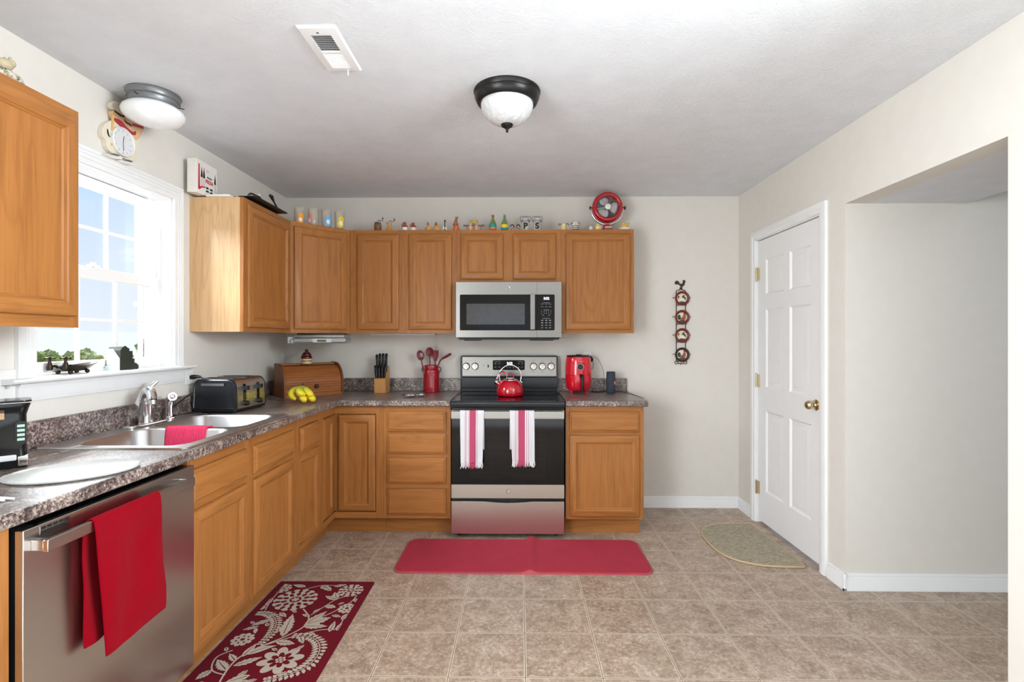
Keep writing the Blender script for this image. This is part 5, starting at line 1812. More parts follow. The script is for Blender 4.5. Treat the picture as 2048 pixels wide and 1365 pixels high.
# ================================================================== under-cabinet radio
ra = thing('kitchen_radio', (0.435, -0.36, 1.296), 'silver radio with a green display mounted under the corner cabinet', 'radio', rz=math.radians(8))
Mr = Matrix.Identity(4)
bm = BM()
prism(bm, [(-0.105, 0.004), (-0.117, 0.014), (-0.120, 0.030), (-0.116, 0.040), (0.09, 0.040), (0.09, 0.004)], lambda u, v, s: Vector(((-0.175, 0.178)[s], u, v)))
plain('radio_silver', (176, 178, 178), 0.35, 0.55, var=0.04)
rb_ = obj('radio_body', bm, 'radio_silver', ra, local=True, bevel=0.004)
bm = BM(); prism(bm, [(-0.108, 0.043), (-0.114, 0.050), (-0.108, 0.064), (0.09, 0.064), (0.09, 0.043)], lambda u, v, s: Vector(((-0.172, 0.166)[s], u, v))); obj('disc_drawer', bm, 'radio_silver', ra, local=True, bevel=0.003)
bm = BM(); box(bm, (-0.16, -0.09, 0.064), (0.15, 0.09, 0.0752)); obj('mount', bm, 'black_plastic', ra, local=True)
plain('lcd_green', (88, 106, 66), 0.2, var=0.03)
bm = BM(); box(bm, (-0.046, -0.1215, 0.010), (0.080, -0.112, 0.037)); obj('centre_panel', bm, 'plate_grey', ra, local=True, bevel=0.001)
bm = BM(); box(bm, (-0.014, -0.1228, 0.014), (0.048, -0.1216, 0.030)); obj('display', bm, 'lcd_green', ra, local=True)
bm = BM()
for k in range(5): box(bm, (0.094 + k * 0.015, -0.1205, 0.024), (0.102 + k * 0.015, -0.117, 0.0285))
for k in range(6): box(bm, (-0.142 + k * 0.0145, -0.1205, 0.024), (-0.132 + k * 0.0145, -0.117, 0.0275))
obj('button_row', bm, 'pewter', rb_, local=True)
bm = BM(); cyl(bm, (-0.176, -0.095, 0.018), (-0.196, -0.095, 0.018), 0.015, n=18); box(bm, (-0.225, -0.085, 0.002), (-0.1765, 0.05, 0.050)); obj('end_bracket', bm, 'plate_grey', ra, local=True, bevel=0.004)
cable('power_cord', [(0.010, -0.066, 1.180), (0.03, -0.075, 1.182), (0.10, -0.10, 1.20), (0.19, -0.10, 1.235), (0.26, -0.12, 1.268), (0.32, -0.16, 1.265), (0.36, -0.20, 1.285), (0.37, -0.22, 1.298)], 0.0022, 'plastic_white', parent=ra)

# ================================================================== left counter: coffee maker, board, towel corner
cm = thing('coffee_maker', (0.155, -2.46, CT), 'black coffee maker with button panel, cut by the left edge of the frame', 'coffee maker', rz=PI / 4)
Lm = WLOC[cm.name]
def cl_(x0, x1): return None
bm = BM()
pr = rounded(-0.105, -0.055, 0.105, 0.055, 0.02, 5)
loops = []
for z, s in ((0.0004, 0.98), (0.004, 1.0), (0.03, 1.0), (0.10, 0.97), (0.17, 0.97), (0.190, 1.02), (0.212, 1.09), (0.217, 1.08)):
    loops.append([bm.verts.new((u * s, v * s, z)) for u, v in pr])
for A, B in zip(loops, loops[1:]): bridge(A, B)
bm.faces.new(loops[0][::-1]); bm.faces.new(loops[-1])
cmb_ = obj('machine_body', bm, 'black_gloss', cm, local=True, smooth=40)
bm = BM(); box(bm, (-0.110, -0.0600, 0.2085), (0.113, 0.058, 0.2115)); obj('top_rim', bm, 'chrome', cmb_, local=True, bevel=0.001)
plain('coffee_band', (186, 150, 108), 0.25, var=0.25)
plain('coffee_brown', (70, 48, 40), 0.15, var=0.2)
bm = BM(); box(bm, (-0.09, -0.0560, 0.168), (0.050, -0.0538, 0.195)); box(bm, (-0.09, -0.0575, 0.160), (0.050, -0.0545, 0.180), 1); obj('water_window', bm, ['coffee_brown', 'coffee_band'], cmb_, local=True)
bm = BM(); box(bm, (-0.10, -0.062, 0.026), (0.078, -0.054, 0.045)); obj('base_bar', bm, 'plate_grey', cm, local=True, bevel=0.004)
bm = BM(); box(bm, (0.080, -0.060, 0.006), (0.1065, 0.02, 0.040)); obj('base_foot_trim', bm, 'chrome', cm, local=True, bevel=0.004)
bm = BM(); prism(bm, rounded(0.074, 0.075, 0.100, 0.150, 0.008, 3), lambda u, v, s: Vector((u, (-0.053, -0.0575)[s], v))); bp = obj('button_panel', bm, 'black_plastic', cm, local=True)
plain('button_mint', (176, 206, 190), 0.4)
for k in range(4):
    bm = BM(); box(bm, (0.079, -0.0592, 0.088 + k * 0.0145), (0.097, -0.0574, 0.0965 + k * 0.0145)); obj('button', bm, 'button_mint', bp, local=True, bevel=0.001)
bm = BM()
for k in range(4): box(bm, (0.012, -0.0551, 0.070 + k * 0.008), (0.020 - 0.002 * (k % 2), -0.0538, 0.072 + k * 0.008))
obj('level_marks', bm, 'label_grey', cmb_, local=True)

bm = BM()
Mb = Matrix.Translation((0.488, -2.502, CT)) @ Matrix.Rotation(math.radians(38), 4, 'Z')
lathe(bm, [(0.0, 0.0004), (0.94, 0.0004), (0.985, 0.004), (1.0, 0.008), (0.99, 0.0135), (0.96, 0.015), (0.0, 0.015)], (0, 0, 0), 56, M=Mb, sq=(0.165, 0.122))
b2 = NB('board_stone')
v2 = b2.coords()
nA = b2.noise(v2, 5, 5, 0.6, 3.0)
b2.bsdf(b2.ramp(nA, [(0.30, (198, 202, 198)), (0.5, (208, 210, 206)), (0.62, (196, 200, 198)), (0.75, (210, 212, 209))]), 0.3, 0, None, 0.4)
obj('cutting_board', bm, 'board_stone', None, smooth=40, label='oval white stone cutting board on the worktop above the dishwasher', cat='cutting board')
tw = thing('folded_cloth', (0.50, -2.80, CT), 'small white ribbed cloth corner on the worktop at the left edge', 'cloth')
bm = BM()
for k in range(10):
    y = -2.90 + k * 0.0135
    tube(bm, [(0.40, y, CT + 0.006), (0.50, y + 0.01, CT + 0.008), (0.560 - 0.012 * (9 - k), y + 0.016, CT + 0.0045)], [0.006, 0.006, 0.003], 6)
obj('cloth', bm, 'linen_white', tw, smooth=60)

# ================================================================== things on the window stool
st_z = WZ0 + 0.0122
sd = thing('soap_dish', (-0.01, -1.94, st_z), 'dark bronze bathtub-shaped soap dish with two taps on the window stool', 'soap dish')
bm = BM()
pr = []
loops = []
NL = 28
def tubp(s, z, dx):
    return [(-0.012 + 0.040 * s * math.sin(a) * (1 - 0.12 * math.cos(a)), -1.935 + (0.098 * s if math.cos(a) > 0 else 0.080 * s) * math.cos(a) + dx, z) for a in [2 * PI * i / NL for i in range(NL)]]
for s, z, dx in ((0.45, 0.010, 0.0), (0.62, 0.014, 0.002), (0.86, 0.026, 0.008), (1.0, 0.033, 0.014), (0.97, 0.0345, 0.014), (0.84, 0.028, 0.008), (0.58, 0.017, 0.002), (0.40, 0.0145, 0.0)):
    L_ = []
    for (x, y, zz) in tubp(s, z, dx):
        f = max(0, (y + 1.935)) / 0.11
        L_.append(bm.verts.new((x, y, st_z + zz + 0.012 * f * f * (1 if z > 0.02 else 0))))
    loops.append(L_)
for A, B in zip(loops, loops[1:]): bridge(A, B)
bm.faces.new(loops[0][::-1]); bm.faces.new(loops[-1])
plain('bronze_old', (52, 42, 30), 0.4, 0.6, var=0.2)
tb = obj('tub', bm, 'bronze_old', sd, smooth=50)
for x, y in ((-0.035, -1.985), (0.012, -1.98), (-0.032, -1.90), (0.010, -1.895)):
    bm = BM(); ball(bm, (x, y, st_z + 0.0085), (0.009, 0.009, 0.0083), n=8); obj('foot', bm, 'bronze_old', sd)
for x, y in ((-0.036, -2.022), (0.010, -2.000)):
    bm = BM()
    lathe(bm, [(0.0, 0.018), (0.009, 0.018), (0.012, 0.028), (0.010, 0.040), (0.006, 0.050), (0.005, 0.062), (0.008, 0.066), (0.004, 0.074), (0.0, 0.075)], (x, y, st_z), 16)
    tube(bm, [(x, y, st_z + 0.032), (x, y + 0.016, st_z + 0.036), (x, y + 0.030, st_z + 0.034), (x, y + 0.036, st_z + 0.026)], [0.006, 0.006, 0.0055, 0.005], 8)
    tp = obj('tap', bm, 'bronze_old', sd, smooth=50)
    bm = BM()
    for d in ((0.016, 0.004), (0.004, 0.018)):
        tube(bm, [(x - d[0], y - d[1], st_z + 0.0675), (x + d[0], y + d[1], st_z + 0.0675)], 0.0026, 6)
        for s in (-1, 1): ball(bm, (x + s * d[0], y + s * d[1], st_z + 0.0675), 0.0042, n=6)
    obj('cross_handle', bm, 'bronze_old', tp)
sh = thing('step_holder', (-0.01, -1.66, st_z), 'small dark green step-shaped wooden holder with a pale side on the window stool', 'holder')
plain('green_dark', (44, 50, 40), 0.5, var=0.15)
plain('mint_pale', (196, 214, 208), 0.5, var=0.05)
bm = BM()
stp = [(-1.722, 0.0), (-1.722, 0.016), (-1.716, 0.018), (-1.716, 0.092), (-1.708, 0.100), (-1.700, 0.108), (-1.690, 0.113), (-1.682, 0.112), (-1.672, 0.104), (-1.660, 0.100), (-1.660, 0.088), (-1.640, 0.088), (-1.640, 0.052), (-1.628, 0.052), (-1.628, 0.032), (-1.615, 0.028), (-1.603, 0.020), (-1.600, 0.010), (-1.603, 0.0)]
prism(bm, stp, lambda u, v, s: Vector(((-0.052, 0.012)[s], u, st_z + v)), 0)
hb_ = obj('holder_body', bm, 'green_dark', sh, bevel=0.001)
bm = BM(); box(bm, (-0.054, -1.7265, st_z + 0.0002), (0.014, -1.7215, st_z + 0.020)); prism(bm, [(-0.050, 0.020), (0.010, 0.020), (0.010, 0.055), (-0.004, 0.075), (-0.020, 0.098), (-0.050, 0.098)], lambda u, v, s: Vector((u, (-1.7165, -1.7195)[s], st_z + v))); obj('pale_side', bm, 'mint_pale', sh)

# ================================================================== on top of the wall cabinets
TZ = UT + 0.0004
YS = -0.255
plain('wood_brown', (120, 84, 56), 0.5, var=0.15)
plain('wood_tan', (196, 150, 90), 0.45, var=0.12)
plain('steel_dark', (70, 66, 62), 0.4, 0.8)
plain('stoneware_brown', (150, 74, 42), 0.25, coat=0.2, var=0.1)
plain('glaze_white', (232, 228, 220), 0.25, coat=0.2, var=0.03)
plain('gourd', (206, 160, 92), 0.4, var=0.12)
plain('comb_red', (176, 44, 30), 0.4)
plain('figure_brown', (150, 104, 62), 0.5, var=0.25)
plain('figure_orange', (206, 104, 52), 0.4, var=0.15)
plain('figure_pink', (222, 176, 150), 0.5, var=0.1)
plain('bottle_green', (110, 138, 78), 0.15, coat=0.3, var=0.15)
plain('band_teal', (20, 152, 142), 0.4)
plain('band_orange', (238, 116, 84), 0.4)
plain('band_yellow', (240, 206, 40), 0.4)
plain('band_aqua', (26, 160, 172), 0.4)
plain('butter_yellow', (236, 206, 130), 0.35, var=0.05)
plain('hen_yellow', (226, 178, 84), 0.4, var=0.08)
plain('ink_black', (24, 22, 22), 0.6)
plain('jar_frost', (196, 192, 184), 0.25, coat=0.3, var=0.04)
plain('hay', (172, 156, 96), 0.8, var=0.3)

# grinders
def crank(parent, x, y, z, L_, h):
    bm = BM()
    tube(bm, [(x, y, z), (x, y, z + h * 0.5), (x + 0.004, y, z + h * 0.55), (x + L_ * 0.5, y, z + h * 0.42), (x + L_, y, z + h * 0.35), (x + L_, y, z + h)], 0.0022, 7)
    ball(bm, (x + L_, y, z + h * 1.05), (0.005, 0.005, 0.007), n=8)
    return obj('crank', bm, 'steel_dark', parent)
t = thing('pepper_grinder', (0.803, YS, TZ), 'dark barrel-shaped pepper grinder with a crank on the wall cabinet', 'grinder')
bm = BM(); lathe(bm, [(0, 0), (0.021, 0), (0.022, 0.003), (0.0255, 0.018), (0.027, 0.034), (0.0255, 0.050), (0.022, 0.064), (0.0225, 0.067), (0, 0.068)], (0.803, YS, TZ), 28); tb_ = obj('barrel', bm, 'wood_brown', t)
for z in (0.012, 0.055):
    bm = BM(); r_ = 0.0250; tube(bm, [(0.803 + (r_ - 0.0005) * math.cos(a), YS + (r_ - 0.0005) * math.sin(a), TZ + z) for a in [2 * PI * i / 28 for i in range(28)]], 0.0014, 6, closed=True); obj('hoop', bm, 'steel_dark', tb_)
crank(t, 0.805, YS, TZ + 0.067, 0.034, 0.030)
t = thing('pepper_grinder', (0.889, YS, TZ), 'tan waisted wooden pepper grinder right of the barrel grinder', 'grinder')
bm = BM(); lathe(bm, [(0, 0), (0.026, 0), (0.0275, 0.006), (0.024, 0.016), (0.016, 0.024), (0.0135, 0.034), (0.0150, 0.050), (0.0175, 0.060), (0.017, 0.066), (0, 0.0665)], (0.889, YS, TZ), 28); obj('mill_body', bm, 'wood_tan', t)
bm = BM(); cyl(bm, (0.874, YS - 0.002, TZ + 0.060), (0.870, YS - 0.002, TZ + 0.066), 0.004, n=8); obj('peg', bm, 'wood_tan', t)
crank(t, 0.892, YS, TZ + 0.066, 0.034, 0.022)
# jugs
t = thing('stoneware_jug', (1.005, YS, TZ), 'miniature brown and white jug on the cabinets, left one of the pair', 'jug', 'miniature brown and white jugs')
bm = BM(); lathe(bm, [(0, 0, 0), (0.019, 0, 0), (0.0245, 0.028, 1), (0.0235, 0.034, 1), (0.016, 0.046, 1), (0.0095, 0.052, 1), (0.009, 0.060, 1), (0.0105, 0.064, 1), (0.009, 0.068, 1), (0, 0.068, 1)], (1.005, YS, TZ), 26); obj('jug_body', bm, ['glaze_white', 'stoneware_brown'], t)
bm = BM(); tube(bm, [(1.005 - 0.009 - 0.013 * math.sin(a), YS, TZ + 0.050 + 0.011 * math.cos(a)) for a in [PI * i / 9 for i in range(10)]], 0.003, 7); obj('handle', bm, 'stoneware_brown', t)
dup(t, (1.069, YS, TZ), 'miniature brown and white jug on the cabinets, right one of the pair', scale=(1, 1, 0.94))
# hens made of gourds
t = thing('gourd_hen', (1.181, YS, TZ), 'tan gourd hen on the cabinets, left of the pair, slimmer', 'figurine', 'gourd hens on the cabinets')
bm = BM(); lathe(bm, [(0, 0), (0.020, 0), (0.025, 0.010), (0.0235, 0.022), (0.016, 0.036), (0.009, 0.046), (0, 0.050)], (1.181, YS, TZ), 24, sq=(1.05, 0.9)); obj('gourd_body', bm, 'gourd', t)
bm = BM(); ball(bm, (1.178, YS - 0.004, TZ + 0.052), (0.0075, 0.007, 0.010), n=8); cyl(bm, (1.178, YS - 0.010, TZ + 0.052), (1.178, YS - 0.017, TZ + 0.050), 0.003, 0.0006, 8); h_ = obj('head', bm, 'stoneware_brown', t)
bm = BM(); tube(bm, [(1.176, YS - 0.004, TZ + 0.060), (1.177, YS - 0.004, TZ + 0.067), (1.181, YS - 0.004, TZ + 0.069)], [0.003, 0.0035, 0.002], 6); obj('comb', bm, 'comb_red', h_)
dup(t, (1.243, YS, TZ), 'tan gourd hen on the cabinets, right of the pair, wider', scale=(1.22, 1.1, 0.99))
# guitar
t = thing('miniature_guitar', (1.304, YS, TZ), 'miniature black and white guitar standing on the cabinets', 'figurine')
def gp(u, v, s): return Vector((1.304 + u, YS + 0.006 - 0.010 * s, TZ + v))
out = [(0.0, 0.0002), (0.012, 0.001), (0.0185, 0.008), (0.018, 0.016), (0.0125, 0.021), (0.014, 0.028), (0.011, 0.034), (0.003, 0.036), (-0.003, 0.036), (-0.011, 0.034), (-0.014, 0.028), (-0.0125, 0.021), (-0.018, 0.016), (-0.0185, 0.008), (-0.012, 0.001)]
bm = BM(); prism(bm, out, gp); gb = obj('guitar_body', bm, 'glaze_white', t, bevel=0.001)
bm = BM(); prism(bm, ell(0, 0.010, 0.0075, 0.0075, 18), lambda u, v, s: Vector((1.304 + u, YS - 0.004 - 0.0012 * s, TZ + v))); obj('sound_hole', bm, 'ink_black', gb)
bm = BM(); box(bm, (1.301, YS - 0.006, TZ + 0.024), (1.3075, YS - 0.0042, TZ + 0.070)); prism(bm, [(-0.004, 0.068), (0.006, 0.068), (0.008, 0.078), (0.003, 0.085), (-0.005, 0.082)], lambda u, v, s: Vector((1.304 + u, YS - 0.0062 + 0.004 * s, TZ + v))); obj('neck', bm, 'ink_black', t)
# rabbit
t = thing('rabbit_figurine', (1.387, YS, TZ), 'brown and orange rabbit figurine with upright ears on the cabinets', 'figurine')
bm = BM()
tube(bm, [(1.387, YS, TZ), (1.387, YS, TZ + 0.010), (1.388, YS, TZ + 0.028), (1.386, YS, TZ + 0.048), (1.385, YS, TZ + 0.056)], [0.020, 0.0235, 0.0225, 0.015, 0.008], 16)
obj('orange_skirt', bm, 'figure_orange', t, smooth=60)
bm = BM()
tube(bm, [(1.386, YS, TZ + 0.040), (1.385, YS, TZ + 0.055), (1.385, YS - 0.002, TZ + 0.066), (1.387, YS - 0.003, TZ + 0.078), (1.388, YS - 0.002, TZ + 0.086)], [0.014, 0.017, 0.012, 0.0125, 0.008], 12)
for s in (-1, 1): tube(bm, [(1.388 + s * 0.003, YS - 0.002, TZ + 0.082), (1.391 + s * 0.005, YS, TZ + 0.098), (1.394 + s * 0.007, YS, TZ + 0.112)], [0.0045, 0.005, 0.0015], 8)
for s in (-1, 1): tube(bm, [(1.386 + s * 0.015, YS - 0.004, TZ + 0.056), (1.386 + s * 0.018, YS - 0.013, TZ + 0.046), (1.386 + s * 0.006, YS - 0.020, TZ + 0.042)], 0.0045, 7)
obj('rabbit_body', bm, 'figure_brown', t, smooth=60)
# bench with two little figures and a bale
t = thing('bench_figurine', (1.519, YS, TZ), 'figurine of two small people on a bench under a bale on the cabinets', 'figurine')
bm = BM(); prism(bm, rounded(-0.066, -0.018, 0.064, 0.018, 0.012, 4), lambda u, v, s: Vector((1.519 + u, YS + v, TZ + 0.006 * s))); obj('base', bm, 'figure_brown', t, bevel=0.001)
bm = BM(); box(bm, (1.450, YS - 0.004, TZ + 0.036), (1.590, YS + 0.006, TZ + 0.046)); [ball(bm, (x, YS, TZ + 0.042), (0.010, 0.008, 0.007), n=6) for x in (1.450, 1.588)]; obj('cross_beam', bm, 'wood_brown', t)
for x in (1.467, 1.520, 1.572):
    bm = BM(); cyl(bm, (x, YS, TZ + 0.005), (x, YS, TZ + 0.038), 0.002, n=6); obj('post', bm, 'wood_brown', t)
for x in (1.497, 1.541):
    bm = BM()
    tube(bm, [(x, YS - 0.010, TZ + 0.006), (x, YS - 0.010, TZ + 0.020), (x, YS - 0.008, TZ + 0.034), (x + 0.001, YS - 0.008, TZ + 0.044)], [0.013, 0.0145, 0.012, 0.006], 10)
    ball(bm, (x + 0.001, YS - 0.010, TZ + 0.050), 0.0085, n=8)
    for s in (-1, 1): tube(bm, [(x + s * 0.010, YS - 0.012, TZ + 0.036), (x + s * 0.014, YS - 0.018, TZ + 0.028), (x + s * 0.009, YS - 0.022, TZ + 0.022)], 0.0035, 6)
    obj('seated_figure', bm, 'figure_pink', t, smooth=60)
bm = BM(); prism(bm, rounded(-0.030, 0.054, 0.031, 0.084, 0.008, 4), lambda u, v, s: Vector((1.519 + u, YS + 0.016 - 0.024 * s, TZ + v))); obj('bale', bm, 'hay', t, bevel=0.003)
# bottles
def deco_bottle(x, mats, lab, neck):
    t = thing('painted_bottle', (x, YS, TZ), lab, 'bottle', 'painted bottles on the cabinets')
    bm = BM(); lathe(bm, [(0, 0, 3), (0.019, 0, 3), (0.022, 0.008, 0), (0.0262, 0.012, 0), (0.0275, 0.024, 1), (0.0275, 0.046, 2), (0.024, 0.054, 2), (0.016, 0.074, 2), (0.010, 0.090, 2), (0.0075, 0.102, 2), (0.0075, 0.104, 2), (0, 0.104, 2)], (x, YS, TZ), 28)
    obj('bottle_body', bm, [mats[0], mats[1], 'bottle_green', 'ink_black'], t)
    bm = BM(); lathe(bm, [(0.0, 0.1043), (0.0085, 0.1043), (0.0095, 0.112), (0.0075, 0.119), (0, 0.120)], (x, YS, TZ), 18); obj('stopper', bm, neck, t)
    bm = BM(); tube(bm, [(x + 0.007 * math.cos(a), YS, TZ + 0.124 + 0.009 * math.sin(a)) for a in [-0.6 + (PI + 1.2) * i / 12 for i in range(13)]], 0.0012, 6); obj('wire_loop', bm, 'nickel', t)
deco_bottle(1.662, ('band_orange', 'band_teal'), 'green bottle banded teal over orange on the cabinets', 'comb_red')
deco_bottle(1.748, ('band_aqua', 'band_yellow'), 'green bottle banded yellow over aqua on the cabinets', 'band_teal')
# two small seated figures
def little(x, lab, s):
    t = thing('seated_figurine', (x, YS, TZ), lab, 'figurine', 'small black and white seated figures')
    bm = BM(); tube(bm, [(x, YS, TZ), (x, YS, TZ + 0.012), (x + s * 0.002, YS, TZ + 0.026)], [0.011, 0.0125, 0.007], 10); tube(bm, [(x, YS - 0.006, TZ + 0.006), (x + s * 0.016, YS - 0.012, TZ + 0.005), (x + s * 0.024, YS - 0.012, TZ + 0.006)], [0.006, 0.005, 0.004], 7); obj('body', bm, 'glaze_white', t, smooth=60)
    bm = BM(); ball(bm, (x + s * 0.002, YS - 0.003, TZ + 0.034), 0.0085, n=8); h_ = obj('head', bm, 'figure_pink', t)
    bm = BM(); tube(bm, [(x + s * 0.002 + 0.0095 * math.cos(a), YS + 0.001, TZ + 0.036 + 0.0105 * math.sin(a)) for a in [-0.5 + (PI + 1.0) * i / 10 for i in range(11)]], 0.005, 7); obj('hair', bm, 'ink_black', h_, smooth=60)
    bm = BM(); tube(bm, [(x - s * 0.008, YS - 0.010, TZ + 0.022), (x + s * 0.004, YS - 0.014, TZ + 0.014), (x + s * 0.012, YS - 0.013, TZ + 0.010)], 0.003, 6); obj('arm', bm, 'ink_black', t)
little(1.808, 'tiny dark-haired seated figurine right of the yellow-banded bottle', -1)
little(1.848, 'tiny dark-haired seated figurine beside the jar lettered P', 1)
# clip-top jars lettered P and S
def letter_jar(x, ch):
    t = thing('clip_top_jar', (x, YS, TZ), 'small clip-top shaker jar with a black letter %s on the cabinets' % ch, 'jar', 'lettered shaker jars')
    bm = BM(); lathe(bm, [(0, 0), (0.027, 0), (0.031, 0.004), (0.031, 0.050), (0.026, 0.060), (0.024, 0.064), (0, 0.064)], (x, YS, TZ), 28); obj('jar_body', bm, 'jar_frost', t)
    bm = BM(); lathe(bm, [(0.0, 0.0645), (0.029, 0.0645), (0.030, 0.070), (0.027, 0.086), (0.024, 0.094), (0.012, 0.097), (0, 0.098)], (x, YS, TZ), 28); ld_ = obj('lid', bm, 'plate_grey', t, smooth=40)
    bm = BM()
    for z in (0.068, 0.074):
        tube(bm, [(x + 0.0315 * math.cos(a), YS + 0.0315 * math.sin(a), TZ + z) for a in [2 * PI * i / 24 for i in range(24)]], 0.0013, 6, closed=True)
    tube(bm, [(x - 0.033, YS - 0.006, TZ + 0.070), (x - 0.038, YS - 0.010, TZ + 0.085), (x - 0.037, YS - 0.010, TZ + 0.100), (x - 0.030, YS - 0.010, TZ + 0.106), (x + 0.030, YS - 0.010, TZ + 0.106), (x + 0.037, YS - 0.010, TZ + 0.100), (x + 0.038, YS - 0.010, TZ + 0.085), (x + 0.033, YS - 0.006, TZ + 0.070)], 0.0018, 6)
    tube(bm, [(x - 0.022, YS - 0.026, TZ + 0.076), (x - 0.018, YS - 0.030, TZ + 0.094), (x + 0.018, YS - 0.030, TZ + 0.094), (x + 0.022, YS - 0.026, TZ + 0.076)], 0.0014, 6)
    obj('wire_clip', bm, 'steel_dark', t, smooth=60)
    lettering('letter', ch, 0.060, (x, YS - 0.0318, TZ + 0.030), '-y', 'ink_black', t, bold=0.0028, depth=0.0008)
letter_jar(1.904, 'P')
letter_jar(1.990, 'S')
t = thing('shell_ornament', (2.086, YS, TZ), 'tiny low white shell ornament right of the jar lettered S', 'ornament')
bm = BM(); lathe(bm, [(0, 0), (0.017, 0), (0.016, 0.006), (0.009, 0.012), (0, 0.014)], (2.086, YS, TZ), 16, sq=(1, 0.8)); obj('shell', bm, 'glaze_white', t)
# cow shakers
def cow(x, lab, stripes):
    t = thing('animal_shaker', (x, YS, TZ), lab, 'shaker', 'horned animal shakers')
    bm = BM()
    if stripes:
        lathe(bm, [(0, 0, 0), (0.0235, 0, 0), (0.0240, 0.006, 1), (0.0242, 0.012, 0), (0.0242, 0.018, 1), (0.0242, 0.024, 0), (0.0240, 0.030, 1), (0.0235, 0.036, 0), (0.0225, 0.052, 0), (0.017, 0.062, 0), (0, 0.065, 0)], (x, YS, TZ), 24)
        obj('body', bm, ['glaze_white', 'ink_black'], t)
    else:
        lathe(bm, [(0, 0), (0.0225, 0), (0.0235, 0.008), (0.0225, 0.026), (0.019, 0.040), (0.020, 0.048), (0.014, 0.058), (0, 0.061)], (x, YS, TZ), 24)
        obj('body', bm, 'butter_yellow', t)
    bm = BM(); ball(bm, (x, YS - 0.016, TZ + 0.044), (0.012, 0.010, 0.010), n=8); h_ = obj('muzzle', bm, 'figure_pink' if stripes else 'glaze_white', t)
    for s in (-1, 1):
        bm = BM()
        if stripes: tube(bm, [(x + s * 0.014, YS, TZ + 0.058), (x + s * 0.026, YS - 0.003, TZ + 0.058), (x + s * 0.034, YS - 0.004, TZ + 0.048), (x + s * 0.033, YS - 0.004, TZ + 0.040)], [0.006, 0.0055, 0.004, 0.0015], 7)
        else: tube(bm, [(x + s * 0.016, YS, TZ + 0.048), (x + s * 0.030, YS - 0.003, TZ + 0.052), (x + s * 0.038, YS - 0.004, TZ + 0.044), (x + s * 0.034, YS - 0.004, TZ + 0.036)], [0.006, 0.006, 0.005, 0.002], 7)
        obj('ear', bm, 'pewter', t, smooth=60)
    for s in (-1, 1):
        bm = BM(); ball(bm, (x + s * 0.007, YS - 0.0215, TZ + 0.052), 0.0018, n=5); obj('eye', bm, 'ink_black', h_)
cow(2.187, 'small yellow horned animal shaker with grey ears on the cabinets', False)
cow(2.274, 'small animal shaker with black and white stripes on the cabinets', True)
# eggs / chicks beside the fan
t = thing('chick_ornament', (2.389, YS, TZ), 'small white egg ornament left of the yellow one beside the fan', 'ornament')
bm = BM(); lathe(bm, [(0, 0), (0.013, 0), (0.0155, 0.010), (0.015, 0.022), (0.009, 0.033), (0, 0.037)], (2.389, YS, TZ), 20); obj('shell', bm, 'glaze_white', t, smooth=60)
bm = BM(); ball(bm, (2.402, YS - 0.006, TZ + 0.008), (0.008, 0.008, 0.0078), n=8); obj('chip', bm, 'figure_pink', t)
t = thing('chick_ornament', (2.438, YS - 0.01, TZ), 'small pale yellow chick ornament in front of the fan base', 'ornament')
bm = BM(); lathe(bm, [(0, 0), (0.012, 0), (0.0185, 0.012), (0.0185, 0.028), (0.012, 0.043), (0.006, 0.049), (0, 0.051)], (2.438, YS - 0.01, TZ), 20); b_ = obj('body', bm, 'butter_yellow', t, smooth=60)
bm = BM(); ball(bm, (2.456, YS - 0.012, TZ + 0.024), (0.006, 0.008, 0.010), n=8); obj('wing', bm, 'glaze_white', t)
bm = BM(); cyl(bm, (2.438, YS - 0.026, TZ + 0.034), (2.438, YS - 0.032, TZ + 0.032), 0.0026, 0.0005, 7); obj('beak', bm, 'band_orange', b_)
t = thing('hen_dish', (2.640, YS, TZ), 'small yellow hen sitting on a white nest dish at the cabinet end', 'dish')
bm = BM(); lathe(bm, [(0, 0), (0.030, 0), (0.040, 0.008), (0.043, 0.019), (0.040, 0.021), (0, 0.020)], (2.640, YS, TZ), 28, sq=(1.05, 0.85)); obj('nest_dish', bm, 'glaze_white', t, smooth=50)
bm = BM(); ball(bm, (2.638, YS, TZ + 0.036), (0.030, 0.022, 0.0165), n=10); ball(bm, (2.628, YS - 0.004, TZ + 0.054), (0.011, 0.010, 0.013), n=8); tube(bm, [(2.655, YS, TZ + 0.040), (2.668, YS, TZ + 0.048), (2.674, YS, TZ + 0.058)], [0.012, 0.010, 0.003], 8); hb2 = obj('hen', bm, 'hen_yellow', t, smooth=60)
# fan
FX, FY, FZ = 2.521, -0.185, 2.3205
t = thing('table_fan', (FX, FY, TZ), 'red round table fan with a chrome stand on the right-hand wall cabinet', 'fan')
MF = Matrix.Translation((FX, FY, FZ)) @ Matrix.Rotation(PI / 2, 4, 'X')
bm = BM(); lathe(bm, [(0.084, -0.045), (0.100, -0.048), (0.112, -0.030), (0.1165, 0.0), (0.113, 0.028), (0.104, 0.042), (0.094, 0.045), (0.085, 0.040), (0.083, 0.030), (0.083, -0.040)], n=56, M=MF, cap=False); dr = obj('fan_drum', bm, 'fan_red', t, smooth=50)
bm = BM(); lathe(bm, [(0.0, -0.044), (0.083, -0.044)], n=40, M=MF, cap=False); 
obj('drum_back', bm, 'grey_rubber', t)
bm = BM()
for r_ in [0.024 + 0.0068 * i for i in range(9)]:
    tube(bm, [MF @ Vector((r_ * math.cos(a), r_ * math.sin(a), 0.038)) for a in [2 * PI * i / 40 for i in range(40)]], 0.0009, 5, closed=True)
for k in range(6):
    a = k * PI / 3 + 0.2
    tube(bm, [MF @ Vector((0.018 * math.cos(a), 0.018 * math.sin(a), 0.037)), MF @ Vector((0.084 * math.cos(a), 0.084 * math.sin(a), 0.037))], 0.001, 5)
obj('grille', bm, 'chrome', t, smooth=60)
